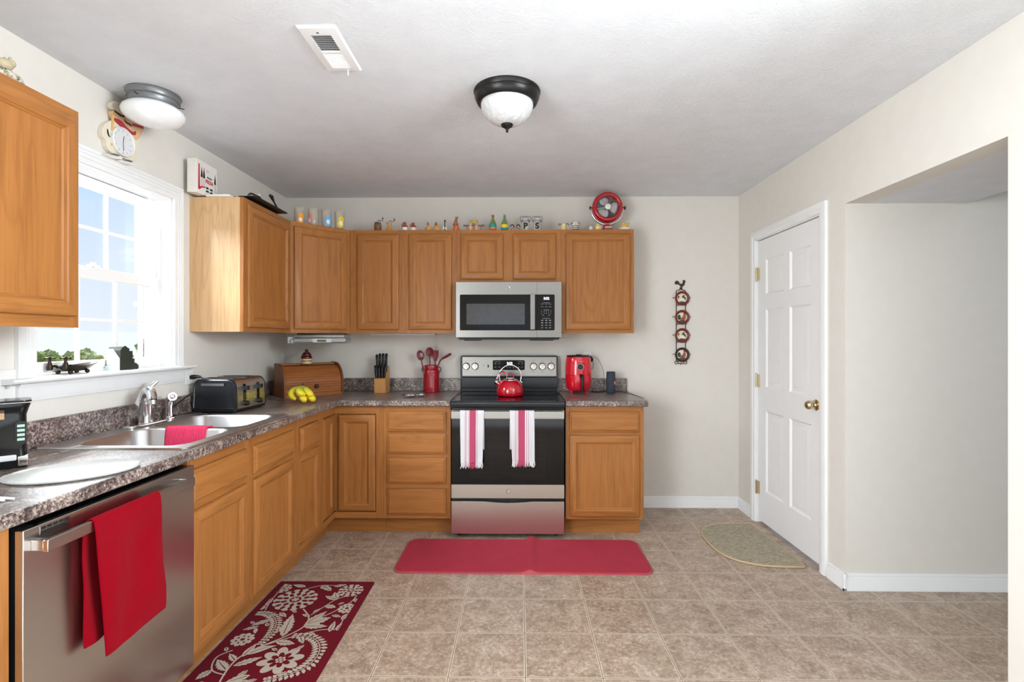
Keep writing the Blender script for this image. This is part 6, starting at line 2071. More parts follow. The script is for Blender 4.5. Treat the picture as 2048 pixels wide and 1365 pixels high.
bm = BM(); lathe(bm, [(0.0215, 0.034), (0.0215, 0.041), (0.018, 0.0435), (0.0, 0.0445)], n=28, M=MF); obj('hub_cap', bm, 'plastic_white', t)
for k in range(3):
    bm = BM()
    a0_ = k * 2 * PI / 3 + 2.05
    rows = []
    for i in range(6):
        r_ = 0.018 + 0.058 * i / 5
        w_ = 0.36 + 0.34 * math.sin(PI * (i + 0.6) / 6.2)
        rows.append([bm.verts.new(MF @ Vector((r_ * math.cos(a0_ + q * w_), r_ * math.sin(a0_ + q * w_), 0.008 + 0.012 * q))) for q in (-1, -0.5, 0, 0.5, 1)])
    for A, B in zip(rows, rows[1:]):
        for j in range(4): bm.faces.new((A[j], A[j + 1], B[j + 1], B[j]))
    obj('fan_blade', bm, 'plate_grey', t, solid=0.002, smooth=60)
bm = BM(); cyl(bm, MF @ Vector((0, 0, -0.043)), MF @ Vector((0, 0, 0.016)), 0.020, n=20); obj('motor', bm, 'black_plastic', t)
bm = BM(); tube(bm, [(FX + 0.124 * math.cos(a), FY, FZ + 0.126 * math.sin(a) - 0.002) for a in [PI + 0.0 + PI * i / 28 for i in range(29)]], 0.0042, 8, flat=(1, 1.6)); obj('yoke', bm, 'chrome', t, smooth=60)
for s in (-1, 1):
    bm = BM(); cyl(bm, (FX + s * 0.113, FY, FZ), (FX + s * 0.134, FY, FZ), 0.006, n=10); lathe(bm, [(0.0, 0.0), (0.014, 0.0), (0.014, 0.006), (0, 0.007)], n=14, M=Matrix.Translation((FX + s * 0.132, FY, FZ)) @ Matrix.Rotation(PI / 2, 4, 'Y')); obj('tilt_knob', bm, 'black_plastic', t)
bm = BM(); lathe(bm, [(0, 0), (0.052, 0), (0.054, 0.006), (0.050, 0.020), (0.040, 0.030), (0.030, 0.046), (0.026, 0.060), (0.0, 0.062)], (FX, FY, TZ), 36, sq=(1, 0.85)); fb = obj('base', bm, 'fan_red', t, smooth=50)
bm = BM(); prism(bm, rounded(-0.024, 0.024, 0.026, 0.042, 0.006, 4), lambda u, v, s: Vector((FX + u, FY - 0.028 - 0.014 * s, TZ + v))); obj('base_badge', bm, 'rug_cream', fb, bevel=0.001)

# tumblers with plain coloured blobs
plain('blob_orange', (238, 160, 60), 0.4); plain('blob_pink', (236, 150, 140), 0.4); plain('blob_blue', (110, 176, 224), 0.4); plain('blob_yellow', (232, 206, 40), 0.4); plain('blob_white', (240, 236, 232), 0.4)
def tumbler(x, y, colr, lab, rot):
    t = thing('glass_tumbler', (x, y, TZ), lab, 'tumbler', 'tumblers on the corner cabinet')
    c_ = (x, y, TZ)
    bm = BM(); lathe(bm, [(0.0, 0.0), (0.031, 0.0), (0.0335, 0.004), (0.0355, 0.128), (0.0345, 0.129), (0.0322, 0.008), (0.0, 0.006)], c_, 28); obj('glass_wall', bm, 'tumbler_glass', t, smooth=60)
    def patch(name, cz, rw, rh, mat, off, rr=0.0357):
        bm = BM()
        rows = []
        for i in range(7):
            f = -1 + 2 * i / 6
            hw = rw * math.sqrt(max(0.04, 1 - f * f))
            rows.append([bm.verts.new((x + rr * math.cos(rot + off + q * hw), y + rr * math.sin(rot + off + q * hw), TZ + cz + f * rh)) for q in (-1, -0.5, 0, 0.5, 1)])
        for A, B in zip(rows, rows[1:]):
            for j in range(4): bm.faces.new((A[j], A[j + 1], B[j + 1], B[j]))
        return obj(name, bm, mat, t, smooth=60)
    patch('colour_blob', 0.062, 0.62, 0.026, colr, 0.25)
    patch('colour_blob', 0.034, 0.70, 0.026, colr, 0.1)
    patch('pale_spot', 0.038, 0.36, 0.016, 'blob_white', 0.15, 0.0362)
tumbler(0.300, -0.452, 'blob_orange', 'frosted glass tumbler with orange blobs, first on the corner cabinet', -1.1)
tumbler(0.385, -0.418, 'blob_pink', 'frosted glass tumbler with pink blobs, second on the corner cabinet', -2.2)
tumbler(0.468, -0.388, 'blob_blue', 'frosted glass tumbler with blue blobs, third on the corner cabinet', -1.0)
tumbler(0.545, -0.338, 'blob_yellow', 'frosted glass tumbler with yellow blobs, last on the corner cabinet', -1.1)

# pizza box, baking tins and odds on the left cabinet
t = thing('pizza_box', (0.06, -1.19, TZ), 'white printed pizza box standing on edge on the cabinet right of the window', 'box')
BXH = 0.190
bm = BM()
box(bm, (0.034, -1.275, TZ + 0.008), (0.088, -1.085, TZ + BXH + 0.004))
pbx = obj('carton', bm, 'glaze_white', t, bevel=0.002)
bm = BM()
def pf(u, v): return Vector((0.0885, -1.275 + u, TZ + 0.010 + v))
def stamp(poly, m): bm.faces.new([bm.verts.new(pf(u, v)) for u, v in poly]).material_index = m
stamp([(0.013, 0.030), (0.028, 0.030), (0.026, 0.160), (0.015, 0.160)], 0)
stamp([(0.013, 0.018), (0.024, 0.018), (0.046, 0.034), (0.076, 0.040), (0.076, 0.047), (0.044, 0.043), (0.028, 0.036), (0.013, 0.030)], 0)
for u in (0.036, 0.056, 0.160):
    z0 = 0.092 if u < 0.1 else 0.085
    stamp([(u, z0), (u + 0.018, z0), (u + 0.016, z0 + 0.022), (u + 0.012, z0 + 0.042), (u + 0.006, z0 + 0.042), (u + 0.002, z0 + 0.022)], 1)
    stamp([(u + 0.006, z0 + 0.042), (u + 0.012, z0 + 0.042), (u + 0.011, z0 + 0.056), (u + 0.007, z0 + 0.056)], 0)
    stamp([(u + 0.002, z0 - 0.048), (u + 0.016, z0 - 0.048), (u + 0.016, z0 - 0.004), (u + 0.002, z0 - 0.004)], 2)
for u in (0.082, 0.120): stamp(ell(u + 0.013, 0.044, 0.014, 0.006, 14), 1)
for u in (0.080, 0.118): stamp([(u, 0.020), (u + 0.032, 0.022), (u + 0.026, 0.032), (u + 0.006, 0.031)], 1)
stamp(ell(0.100, 0.140, 0.016, 0.006, 16), 2)
plain('print_red', (204, 52, 66), 0.6); plain('print_pink', (214, 190, 190), 0.6)
obj('printing', bm, ['print_red', 'ink_black', 'print_pink'], pbx, smooth=0, solid=0.0005)
lettering('lettering', 'FRESH', 0.0135, (0.0888, -1.160, TZ + 0.114), '+x', 'ink_black', pbx, bold=0.0003, spacing=1.3)
lettering('lettering', 'PIZZA', 0.0255, (0.0888, -1.160, TZ + 0.090), '+x', 'print_red', pbx, bold=0.0012)
t = thing('baking_sheet', (0.17, -1.05, TZ), 'pale flat tray lying on the cabinet in front of the pizza box', 'tray')
bm = BM(); prism(bm, rounded(0.095, -1.215, 0.235, -1.00, 0.012, 4), lambda u, v, s: Vector((u, v, TZ + (0.0002, 0.012)[s] + 0.0))); obj('tray', bm, 'glaze_white', t, bevel=0.003)
t = thing('waffle_grill', (0.26, -0.93, TZ), 'dark flat grill plate with metal hoops and a handle overhanging the left cabinet top', 'grill')
bm = BM(); prism(bm, rounded(0.245, -1.150, 0.352, -0.745, 0.010, 3), lambda u, v, s: Vector((u, v, TZ + 0.014 + 0.006 * s))); gp_ = obj('plate', bm, 'black_plastic', t, bevel=0.001)
bm = BM(); box(bm, (0.245, -1.14, TZ), (0.29, -0.76, TZ + 0.0139)); obj('foot_rail', bm, 'black_plastic', t)
for q, (yy, rr) in enumerate(((-1.06, 0.060), (-1.045, 0.045))):
    bm = BM(); tube(bm, [(0.29 + 0.02 * q, yy + rr * math.cos(a), TZ + 0.0205 + rr * 0.55 * math.sin(a)) for a in [PI * i / 16 for i in range(17)]], 0.0055, 7); obj('hoop', bm, 'steel_dark', t, smooth=60)
bm = BM(); tube(bm, [(0.30, -1.13, TZ + 0.026), (0.31, -1.04, TZ + 0.030), (0.315, -0.95, TZ + 0.028), (0.325, -0.86, TZ + 0.026)], [0.006, 0.011, 0.010, 0.005], 8); obj('rod', bm, 'pewter', t, smooth=60)
bm = BM(); cyl(bm, (0.29, -1.0, TZ + 0.0202), (0.29, -1.0, TZ + 0.052), 0.007, n=12); ball(bm, (0.29, -1.0, TZ + 0.062), 0.012, n=8); obj('knob', bm, 'plate_grey', t)
bm = BM(); tube(bm, [(0.31, -0.90, TZ + 0.090), (0.312, -0.885, TZ + 0.088), (0.318, -0.868, TZ + 0.060), (0.325, -0.84, TZ + 0.030), (0.33, -0.81, TZ + 0.024)], [0.010, 0.012, 0.0055, 0.005, 0.007], 8); obj('handle', bm, 'steel_dark', t, smooth=60)
cable('grill_cord', [(0.15, -1.03, TZ + 0.014), (0.13, -1.03, TZ + 0.04), (0.13, -0.99, TZ + 0.062), (0.15, -0.93, TZ + 0.055), (0.19, -0.89, TZ + 0.02), (0.21, -0.88, TZ + 0.016)], 0.0022, 'black_plastic', parent=t)
# little animals on the near cabinet
t = thing('animal_figurine', (0.27, -2.48, TZ), 'small speckled grey animal figurine on the cabinet at the upper left edge', 'figurine')
plain('animal_beige', (184, 172, 142), 0.6, var=0.12)
b2 = NB('speckled'); v2 = b2.coords(); n2 = b2.noise(v2, 70, 4, 0.7)
b2.bsdf(b2.ramp(n2, [(0.40, (60, 52, 44)), (0.48, (176, 164, 140)), (0.62, (214, 208, 196))]), 0.5)
bm = BM(); ball(bm, (0.265, -2.50, TZ + 0.020), (0.024, 0.040, 0.020), n=10); ball(bm, (0.268, -2.465, TZ + 0.020), (0.016, 0.018, 0.017), n=8); ball(bm, (0.272, -2.449, TZ + 0.013), (0.008, 0.008, 0.007), n=6); obj('lower_animal', bm, 'speckled', t, smooth=60)
bm = BM(); ball(bm, (0.262, -2.497, TZ + 0.052), (0.021, 0.024, 0.018), n=10); ball(bm, (0.266, -2.482, TZ + 0.062), (0.015, 0.014, 0.013), n=8); [ball(bm, (0.262 + d, -2.486, TZ + 0.074), (0.006, 0.004, 0.007), n=6) for d in (-0.009, 0.009)]; obj('upper_animal', bm, 'animal_beige', t, smooth=60)

# ================================================================== chef wall clock over the window
ck = thing('chef_clock', (0.0, -1.73, 2.138), 'cream chef-shaped wall clock with a round dial above the window', 'clock')
plain('chef_cream', (228, 218, 198), 0.5, var=0.04); plain('skin_tan', (226, 186, 146), 0.5, var=0.04); plain('scarf_red', (176, 44, 56), 0.5, var=0.08); plain('dial_face', (222, 222, 224), 0.3, var=0.02); plain('wood_spoon', (226, 182, 118), 0.5)
def relief(name, poly, x0, x1, mat, parent=ck, smooth_=0.002):
    bm = BM(); prism(bm, poly, lambda u, v, s: Vector(((x0, x1)[s], u, v))); return obj(name, bm, mat, parent, bevel=smooth_)
def rnd_poly(pts, n=6):
    """closed Catmull-Rom through the control points"""
    out = []
    k = len(pts)
    for i in range(k):
        p0, p1, p2, p3 = (Vector((*pts[(i + d) % k], 0)) for d in (-1, 0, 1, 2))
        for j in range(n):
            t_ = j / n
            q = 0.5 * ((2 * p1) + (p2 - p0) * t_ + (2 * p0 - 5 * p1 + 4 * p2 - p3) * t_ * t_ + (3 * p1 - p0 - 3 * p2 + p3) * t_ ** 3)
            out.append((q.x, q.y))
    return out
body = relief('chef_body', rnd_poly([(-1.785, 2.313), (-1.820, 2.282), (-1.832, 2.247), (-1.826, 2.224), (-1.810, 2.215), (-1.806, 2.190), (-1.780, 2.172), (-1.728, 2.170), (-1.650, 2.180), (-1.628, 2.214), (-1.618, 2.276), (-1.604, 2.325), (-1.640, 2.338), (-1.700, 2.330), (-1.750, 2.330)]), 0.0008, 0.024, 'chef_cream')
relief('chef_hat', rnd_poly([(-1.774, 2.372), (-1.782, 2.392), (-1.762, 2.412), (-1.735, 2.420), (-1.700, 2.436), (-1.665, 2.425), (-1.650, 2.405), (-1.668, 2.385), (-1.672, 2.368), (-1.730, 2.362)]), 0.0008, 0.026, 'chef_cream')
fc = relief('face', rnd_poly([(-1.776, 2.362), (-1.730, 2.366), (-1.676, 2.368), (-1.664, 2.345), (-1.680, 2.322), (-1.715, 2.312), (-1.760, 2.325)]), 0.002, 0.030, 'skin_tan')
relief('hair_band', [(-1.774, 2.366), (-1.735, 2.362), (-1.715, 2.366), (-1.718, 2.357), (-1.740, 2.353), (-1.772, 2.359)], 0.026, 0.0325, 'ink_black', fc, 0)
bm = BM()
tube(bm, [(0.031, -1.716, 2.352), (0.033, -1.714, 2.343), (0.034, -1.704, 2.337), (0.0345, -1.690, 2.339), (0.034, -1.678, 2.334), (0.033, -1.672, 2.338)], [0.001, 0.0018, 0.003, 0.0035, 0.0025, 0.001], 6); obj('moustache', bm, 'ink_black', fc, smooth=60)
relief('scarf', rnd_poly([(-1.772, 2.330), (-1.740, 2.334), (-1.700, 2.318), (-1.664, 2.312), (-1.646, 2.322), (-1.650, 2.302), (-1.672, 2.303), (-1.710, 2.307), (-1.755, 2.316)]), 0.022, 0.033, 'scarf_red')
relief('pizza_tray', rnd_poly([(-1.668, 2.350), (-1.630, 2.356), (-1.592, 2.364), (-1.604, 2.320), (-1.632, 2.285), (-1.655, 2.300)]), 0.004, 0.027, 'skin_tan')
relief('tray_rim', [(-1.668, 2.352), (-1.592, 2.366), (-1.594, 2.356), (-1.666, 2.342)], 0.0275, 0.030, 'scarf_red', ck, 0)
relief('wooden_spoon', rnd_poly([(-1.776, 2.352), (-1.766, 2.348), (-1.768, 2.335), (-1.776, 2.325), (-1.781, 2.215), (-1.787, 2.215), (-1.784, 2.325), (-1.783, 2.340)]), 0.0245, 0.031, 'wood_spoon')
relief('pocket_mark', rnd_poly([(-1.808, 2.268), (-1.803, 2.262), (-1.798, 2.245), (-1.792, 2.236), (-1.802, 2.240), (-1.808, 2.252)]), 0.0245, 0.0265, 'ink_black', body, 0)
Mck = Matrix.Translation((0.024, -1.727, 2.240)) @ Matrix.Rotation(PI / 2, 4, 'Y')
bm = BM(); lathe(bm, [(0.0, 0.0), (0.066, 0.0), (0.066, 0.014), (0.0625, 0.018), (0.059, 0.014), (0.059, 0.008)], n=40, M=Mck, cap=False); obj('dial_rim', bm, 'plastic_white', ck)
bm = BM(); lathe(bm, [(0.0, 0.009), (0.0588, 0.009)], n=36, M=Mck, cap=False)
for k in range(12):
    a = k * PI / 6
    bmv = [Mck @ Vector((r_ * math.cos(a) - w_ * math.sin(a), r_ * math.sin(a) + w_ * math.cos(a), 0.0094)) for r_, w_ in ((0.046, -0.001), (0.046, 0.001), (0.054, 0.001), (0.054, -0.001))]
    bm.faces.new([bm.verts.new(p) for p in bmv]).material_index = 1
dl = obj('dial', bm, ['dial_face', 'ink_black'], ck)
for a, L_ in ((PI * 0.02, 0.040), (PI * 0.95, 0.028)):
    bm = BM(); p = Mck @ Vector((0, 0, 0.0105)); q = Mck @ Vector((L_ * math.cos(a), L_ * math.sin(a), 0.0105)); tube(bm, [p, q], 0.0011, 5); obj('hand', bm, 'ink_black', dl)
for y0 in (-1.835, -1.757):
    f_ = relief('shoe', rnd_poly([(y0, 2.146), (y0 + 0.03, 2.160), (y0 + 0.070, 2.162), (y0 + 0.080, 2.152), (y0 + 0.060, 2.145), (y0 + 0.02, 2.1425)]), 0.001, 0.052, 'glaze_white'); 
    relief('shoe_top', rnd_poly([(y0 + 0.002, 2.1475), (y0 + 0.03, 2.159), (y0 + 0.060, 2.1605), (y0 + 0.05, 2.154), (y0 + 0.025, 2.150)]), 0.0522, 0.056, 'pewter', f_, 0)

# ================================================================== ceiling
cl = thing('ceiling_light', (1.803, -1.735, H), 'flush ceiling light with a dark bronze ring and an alabaster glass bowl', 'ceiling light')
cx, cy = 1.803, -1.735
bm = BM(); lathe(bm, [(0.0, -0.0005), (0.150, -0.0005), (0.152, -0.006), (0.146, -0.014), (0.143, -0.020), (0.147, -0.024), (0.147, -0.028), (0.136, -0.052), (0.126, -0.058), (0.120, -0.055), (0.110, -0.05), (0.0, -0.05)], (cx, cy, H), 56); obj('ring', bm, 'bronze_dark', cl, smooth=40)
b2 = NB('alabaster')
v2 = b2.coords()
n2 = b2.noise(v2, 9, 5, 0.55, 4.5)
b2.bsdf(b2.ramp(n2, [(0.35, (196, 197, 198)), (0.5, (206, 207, 208)), (0.56, (222, 223, 224)), (0.62, (204, 205, 206))]), 0.18, 0, None, 0.5, 0.3)
bm = BM(); lathe(bm, [(0.119, -0.0555), (0.1195, -0.066), (0.115, -0.085), (0.103, -0.107), (0.082, -0.128), (0.055, -0.143), (0.02, -0.150), (0.0, -0.151)], (cx, cy, H), 56, cap=False); gbw = obj('glass_bowl', bm, 'alabaster', cl, smooth=60)
bm = BM(); lathe(bm, [(0.0, -0.146), (0.026, -0.146), (0.028, -0.150), (0.024, -0.158), (0.012, -0.166), (0.007, -0.170), (0.0055, -0.174), (0.007, -0.178), (0.005, -0.184), (0, -0.186)], (cx, cy, H), 24); obj('finial', bm, 'bronze_dark', cl, smooth=40)
cl = thing('ceiling_light', (0.182, -1.735, H), 'small white mushroom ceiling light with a grey base over the sink', 'ceiling light')
cx = 0.182
bm = BM(); lathe(bm, [(0, -0.0005), (0.108, -0.0005), (0.110, -0.006), (0.104, -0.012), (0.101, -0.026), (0.104, -0.030), (0.098, -0.034), (0.096, -0.050), (0.09, -0.056), (0, -0.056)], (cx, cy, H), 48); obj('base', bm, 'pewter', cl, smooth=40)
b2 = NB('opal_glass'); v2 = b2.coords(); n2 = b2.noise(v2, 8, 3)
b2.bsdf(b2.ramp(n2, [(0.3, (240, 242, 242)), (0.7, (248, 249, 249))]), 0.12, 0, None, 0.5, 0.4)
bm = BM(); lathe(bm, [(0.085, -0.0565), (0.105, -0.062), (0.122, -0.078), (0.126, -0.093), (0.121, -0.108), (0.102, -0.124), (0.07, -0.135), (0.03, -0.140), (0, -0.1405)], (cx, cy, H), 48, cap=False); obj('glass_globe', bm, 'opal_glass', cl, smooth=60)
for a in (0.5, 2.6, 4.7):
    bm = BM(); p = Vector((cx + 0.097 * math.cos(a), cy + 0.097 * math.sin(a), H - 0.044)); cyl(bm, p, p + Vector((0.022 * math.cos(a), 0.022 * math.sin(a), 0)), 0.0022, n=6); obj('thumb_screw', bm, 'steel_dark', cl)

vt = thing('ceiling_vent', (1.131, -2.09, H), 'white rectangular air vent in the ceiling', 'vent')
vx0, vx1, vy0, vy1 = 1.059, 1.204, -2.243, -1.938
def vq(x, y, z): return (x, y, H - z)
bm = BM()
hx0, hx1, hy0, hy1 = vx0 + 0.034, vx1 - 0.034, vy0 + 0.045, vy1 - 0.028
prof = [(0, 0.0004), (0, 0.003), (0.006, 0.009), (0.030, 0.012)]
loops = [[bm.verts.new(vq(*p, d)) for p in ((vx0 + i, vy0 + i), (vx1 - i, vy0 + i), (vx1 - i, vy1 - i), (vx0 + i, vy1 - i))] for i, d in prof]
loops.append([bm.verts.new(vq(*p, 0.012)) for p in ((hx0, hy0), (hx1, hy0), (hx1, hy1), (hx0, hy1))])
loops.append([bm.verts.new(vq(*p, 0.001)) for p in ((hx0, hy0), (hx1, hy0), (hx1, hy1), (hx0, hy1))])
for A, B in zip(loops, loops[1:]): bridge(A, B)
obj('vent_frame', bm, 'trim_white', vt, smooth=20)
bm = BM(); box(bm, (hx0, hy0, H - 0.0022), (hx1, hy1, H - 0.0008)); obj('duct', bm, 'black_matte', vt)
ym = hy0 + (hy1 - hy0) * 0.50
bm = BM(); box(bm, (hx0, ym - 0.006, H - 0.0118), (hx1, ym + 0.006, H - 0.0030)); obj('middle_bar', bm, 'trim_white', vt)
for k in range(9):
    for half in (0, 1):
        y = (hy0 + 0.005 + (ym - hy0 - 0.012) * (k + 0.5) / 9) if half == 0 else (ym + 0.007 + (hy1 - ym - 0.010) * (k + 0.5) / 9)
        s = -1 if half == 0 else 1
        bm = BM(); prism(bm, [(-0.0045 * s, 0.0030), (-0.0033 * s, 0.0030), (0.0048 * s, 0.0112), (0.0036 * s, 0.0112)], lambda u, v, q: Vector(((hx0, hx1)[q], y + u, H - v))); obj('louvre', bm, 'trim_white', vt)
bm = BM(); tube(bm, [(1.150, vy1 - 0.014, H - 0.010), (1.150, vy1 - 0.012, H - 0.022), (1.150, vy1 - 0.010, H - 0.032)], [0.003, 0.0035, 0.002], 6); obj('damper_lever', bm, 'plate_grey', vt)
bm = BM(); lathe(bm, [(0.0045, -0.0005), (0.0045, -0.0015), (0, -0.002)], (1.128, vy0 + 0.028, H - 0.0118), 12); obj('screw', bm, 'pewter', vt)

# ================================================================== rooster plate rack on the back wall
PR = thing('plate_rack', (3.131, 0, 1.15), 'tall narrow iron plate rack with a rooster on top on the back wall', 'plate rack')
prx = 3.131
plain('plate_cream', (226, 210, 178), 0.3, var=0.04); plain('plate_pale', (232, 226, 214), 0.3, var=0.03); plain('plate_rim', (108, 34, 30), 0.3, var=0.06); plain('rooster_green', (22, 70, 58), 0.4, var=0.2); plain('rooster_rust', (158, 86, 58), 0.4, var=0.15); plain('grass_dark', (84, 70, 60), 0.5, var=0.2)
PZ = (1.649, 1.500, 1.357, 1.206)
PRR = 0.0575
for s in (-1, 1):
    bm = BM(); tube(bm, [(prx + s * 0.036, -0.006, 1.155), (prx + s * 0.036, -0.006, 1.660), (prx + s * 0.038, -0.006, 1.695), (prx + s * 0.034, -0.006, 1.712), (prx + s * 0.018, -0.006, 1.716), (prx, -0.006, 1.722)], 0.0032, 7); obj('side_rod', bm, 'iron_brown', PR, smooth=60)
for z in PZ:
    bm = BM(); tube(bm, [(prx - 0.036, -0.006, z - 0.052), (prx - 0.036, -0.028, z - 0.056), (prx - 0.033, -0.034, z - 0.050)], 0.0025, 6); tube(bm, [(prx + 0.036, -0.006, z - 0.052), (prx + 0.036, -0.028, z - 0.056), (prx + 0.033, -0.034, z - 0.050)], 0.0025, 6); tube(bm, [(prx - 0.036, -0.006, z - 0.052), (prx + 0.036, -0.006, z - 0.052)], 0.0025, 6); obj('plate_hook', bm, 'iron_brown', PR)
    for s in (-1, 1):
        bm = BM(); tube(bm, [(prx + s * 0.036, -0.006, z + 0.004), (prx + s * 0.066, -0.010, z + 0.004), (prx + s * 0.070, -0.022, z + 0.006)], 0.0022, 6); obj('side_hook', bm, 'iron_brown', PR)
bm = BM()
for s in (-1, 1): tube(bm, [(prx + s * 0.036 - s * 0.012 * math.sin(a), -0.006, 1.148 + 0.012 * math.cos(a) - 0.004) for a in [2 * PI * i / 14 for i in range(14)]], 0.0025, 6, closed=True)
tube(bm, [(prx - 0.026, -0.006, 1.142), (prx - 0.012, -0.006, 1.134), (prx, -0.006, 1.140), (prx + 0.012, -0.006, 1.134), (prx + 0.026, -0.006, 1.142)], 0.003, 6); ball(bm, (prx, -0.006, 1.130), 0.004, n=6)
obj('scroll', bm, 'iron_brown', PR, smooth=60)
roost = [(-0.006, 0.0), (-0.010, 0.012), (-0.022, 0.022), (-0.030, 0.026), (-0.040, 0.022), (-0.051, 0.026), (-0.052, 0.040), (-0.042, 0.052), (-0.030, 0.051), (-0.021, 0.044), (-0.017, 0.032), (-0.006, 0.026), (0.008, 0.030), (0.012, 0.044), (0.010, 0.054), (0.018, 0.058), (0.028, 0.055), (0.032, 0.047), (0.027, 0.040), (0.026, 0.026), (0.018, 0.012), (0.006, 0.003), (0.006, 0.0)]
bm = BM(); prism(bm, [(u * 1.0, v * 1.0) for u, v in roost], lambda u, v, s: Vector((prx + u + 0.004, -0.004 - 0.006 * s, 1.737 + v)))
prism(bm, [(-0.003, -0.016), (-0.012, -0.008), (-0.003, 0.001), (0.005, 0.001), (0.014, -0.008), (0.005, -0.016)], lambda u, v, s: Vector((prx + u, -0.004 - 0.005 * s, 1.737 + v)))
obj('rooster_finial', bm, 'iron_brown', PR, bevel=0.0008)
def rooster_plate(z, kind, lab):
    t = thing('rooster_plate', (prx + 0.004, -0.022, z), lab, 'plate', 'rooster plates in the wall rack')
    Mp = Matrix.Translation((prx + 0.004, -0.018, z)) @ Matrix.Rotation(PI / 2, 4, 'X')
    bm = BM(); lathe(bm, [(0.0, 0.0, 0), (0.036, 0.0, 0), (PRR - 0.002, 0.007, 0), (PRR, 0.009, 1), (PRR - 0.002, 0.0105, 1), (0.046, 0.0085, 1), (0.045, 0.0075, 1), (0.038, 0.003, 0), (0.0, 0.0025, 0)], n=40, M=Mp); p_ = obj('plate', bm, ['plate_cream' if kind < 3 else 'plate_pale', 'plate_rim' if kind < 3 else 'iron_brown'], t, smooth=50)
    y_ = -0.018 - 0.0032
    def art(nm, poly, mat, k=0.0006):
        bm = BM(); prism(bm, poly, lambda u, v, s: Vector((prx + 0.004 + u, y_ + 0.001 - (0.001 + k) * s, z + v))); obj(nm, bm, mat, p_, smooth=0)
    if kind == 1:
        art('hen_body', rnd_poly([(-0.018, 0.002), (-0.004, -0.002), (0.012, 0.002), (0.016, -0.014), (0.004, -0.024), (-0.010, -0.022)]), 'glaze_white')
        art('tail', rnd_poly([(0.002, 0.006), (0.006, 0.022), (0.014, 0.026), (0.022, 0.020), (0.018, 0.012), (0.030, 0.006), (0.028, -0.012), (0.022, -0.010), (0.018, 0.000)]), 'rooster_green', 0.0012)
        art('comb', rnd_poly([(-0.032, 0.006), (-0.030, 0.018), (-0.020, 0.018), (-0.022, 0.008), (-0.028, -0.004)]), 'plate_rim')
        art('ground', rnd_poly([(-0.022, -0.030), (-0.004, -0.022), (0.010, -0.025), (0.026, -0.029), (0.012, -0.038), (-0.012, -0.038)]), 'grass_dark', 0.0015)
    else:
        art('rooster_body', rnd_poly([(-0.014, -0.010), (0.004, 0.002), (0.012, 0.020), (0.022, 0.026), (0.030, 0.014), (0.030, -0.012), (0.016, -0.024), (-0.008, -0.022)]), 'rooster_rust')
        art('tail', rnd_poly([(-0.010, -0.006), (-0.012, 0.012), (-0.024, 0.020), (-0.034, 0.010), (-0.034, -0.008), (-0.024, -0.020), (-0.014, -0.016)]), 'rooster_green', 0.0012)
        art('comb', rnd_poly([(0.010, 0.026), (0.016, 0.034), (0.026, 0.032), (0.028, 0.024), (0.018, 0.024)]), 'plate_rim', 0.0012)
        art('ground', rnd_poly([(-0.024, -0.028), (-0.006, -0.020), (0.012, -0.021), (0.028, -0.028), (0.012, -0.038), (-0.012, -0.038)]), 'grass_dark', 0.0015)
rooster_plate(PZ[0], 1, 'round plate with a white hen, topmost in the wall rack')
rooster_plate(PZ[1], 2, 'round plate with a rust rooster, second from the top of the rack')
rooster_plate(PZ[2], 1, 'round plate with a white hen, third from the top of the rack')
rooster_plate(PZ[3], 3, 'round pale plate with a brown rim and rust rooster, lowest in the rack')

# dark plug end by the baseboard
t = thing('loose_plug', (2.716, -0.10, 0.0), 'small black plug end lying by the baseboard right of the base cabinet', 'plug')
bm = BM(); tube(bm, [(2.700, -0.09, 0.060), (2.722, -0.095, 0.050), (2.736, -0.10, 0.034)], [0.006, 0.010, 0.009], 8); tube(bm, [(2.736, -0.10, 0.034), (2.742, -0.10, 0.02), (2.738, -0.10, 0.004)], 0.003, 6); obj('plug', bm, 'black_plastic', t)

# ================================================================== mats and rug
bm = BM()
import itertools
mx0, mx1, my0, my1 = 1.131, 2.628, -1.170, -0.676
NXm, NYm = 90, 24
def mat_h(x, y):
    f = (x - mx0) / (mx1 - mx0)
    h_ = 0.012
    h_ += 0.024 * math.exp(-((x - (1.932 + 0.05 * (y + 0.9))) / 0.026) ** 2) * (0.55 + 0.45 * (y + 1.17) / 0.49)
    h_ += 0.003 * noise.noise(Vector((x * 3, y * 4, 2)))
    return h_
outm = rounded(mx0 + 0.016, my0 + 0.016, mx1 - 0.016, my1 - 0.016, 0.055, 6)
def inside(x, y):
    r_ = 0.055
    x0, x1, y0, y1 = mx0 + 0.016, mx1 - 0.016, my0 + 0.016, my1 - 0.016
    dx = max(x0 + r_ - x, 0, x - (x1 - r_)); dy = max(y0 + r_ - y, 0, y - (y1 - r_))
    return dx, dy, r_
grid = []
for i in range(NXm + 1):
    row = []
    for j in range(NYm + 1):
        x = mx0 + 0.016 + (mx1 - mx0 - 0.032) * i / NXm; y = my0 + 0.016 + (my1 - my0 - 0.032) * j / NYm
        dx, dy, r_ = inside(x, y)
        if dx > 0 and dy > 0:
            d_ = math.hypot(dx, dy)
            k_ = max(dx, dy) / d_
            x -= math.copysign(dx * (1 - k_), x - (mx0 + mx1) / 2); y -= math.copysign(dy * (1 - k_), y - (my0 + my1) / 2)
        row.append(bm.verts.new((x, y, mat_h(x, y))))
    grid.append(row)
for i in range(NXm):
    for j in range(NYm): bm.faces.new((grid[i][j], grid[i + 1][j], grid[i + 1][j + 1], grid[i][j + 1]))
ring_ = [grid[i][0] for i in range(NXm + 1)] + [grid[NXm][j] for j in range(1, NYm + 1)] + [grid[i][NYm] for i in range(NXm - 1, -1, -1)] + [grid[0][j] for j in range(NYm - 1, 0, -1)]
cxm, cym = (mx0 + mx1) / 2, (my0 + my1) / 2
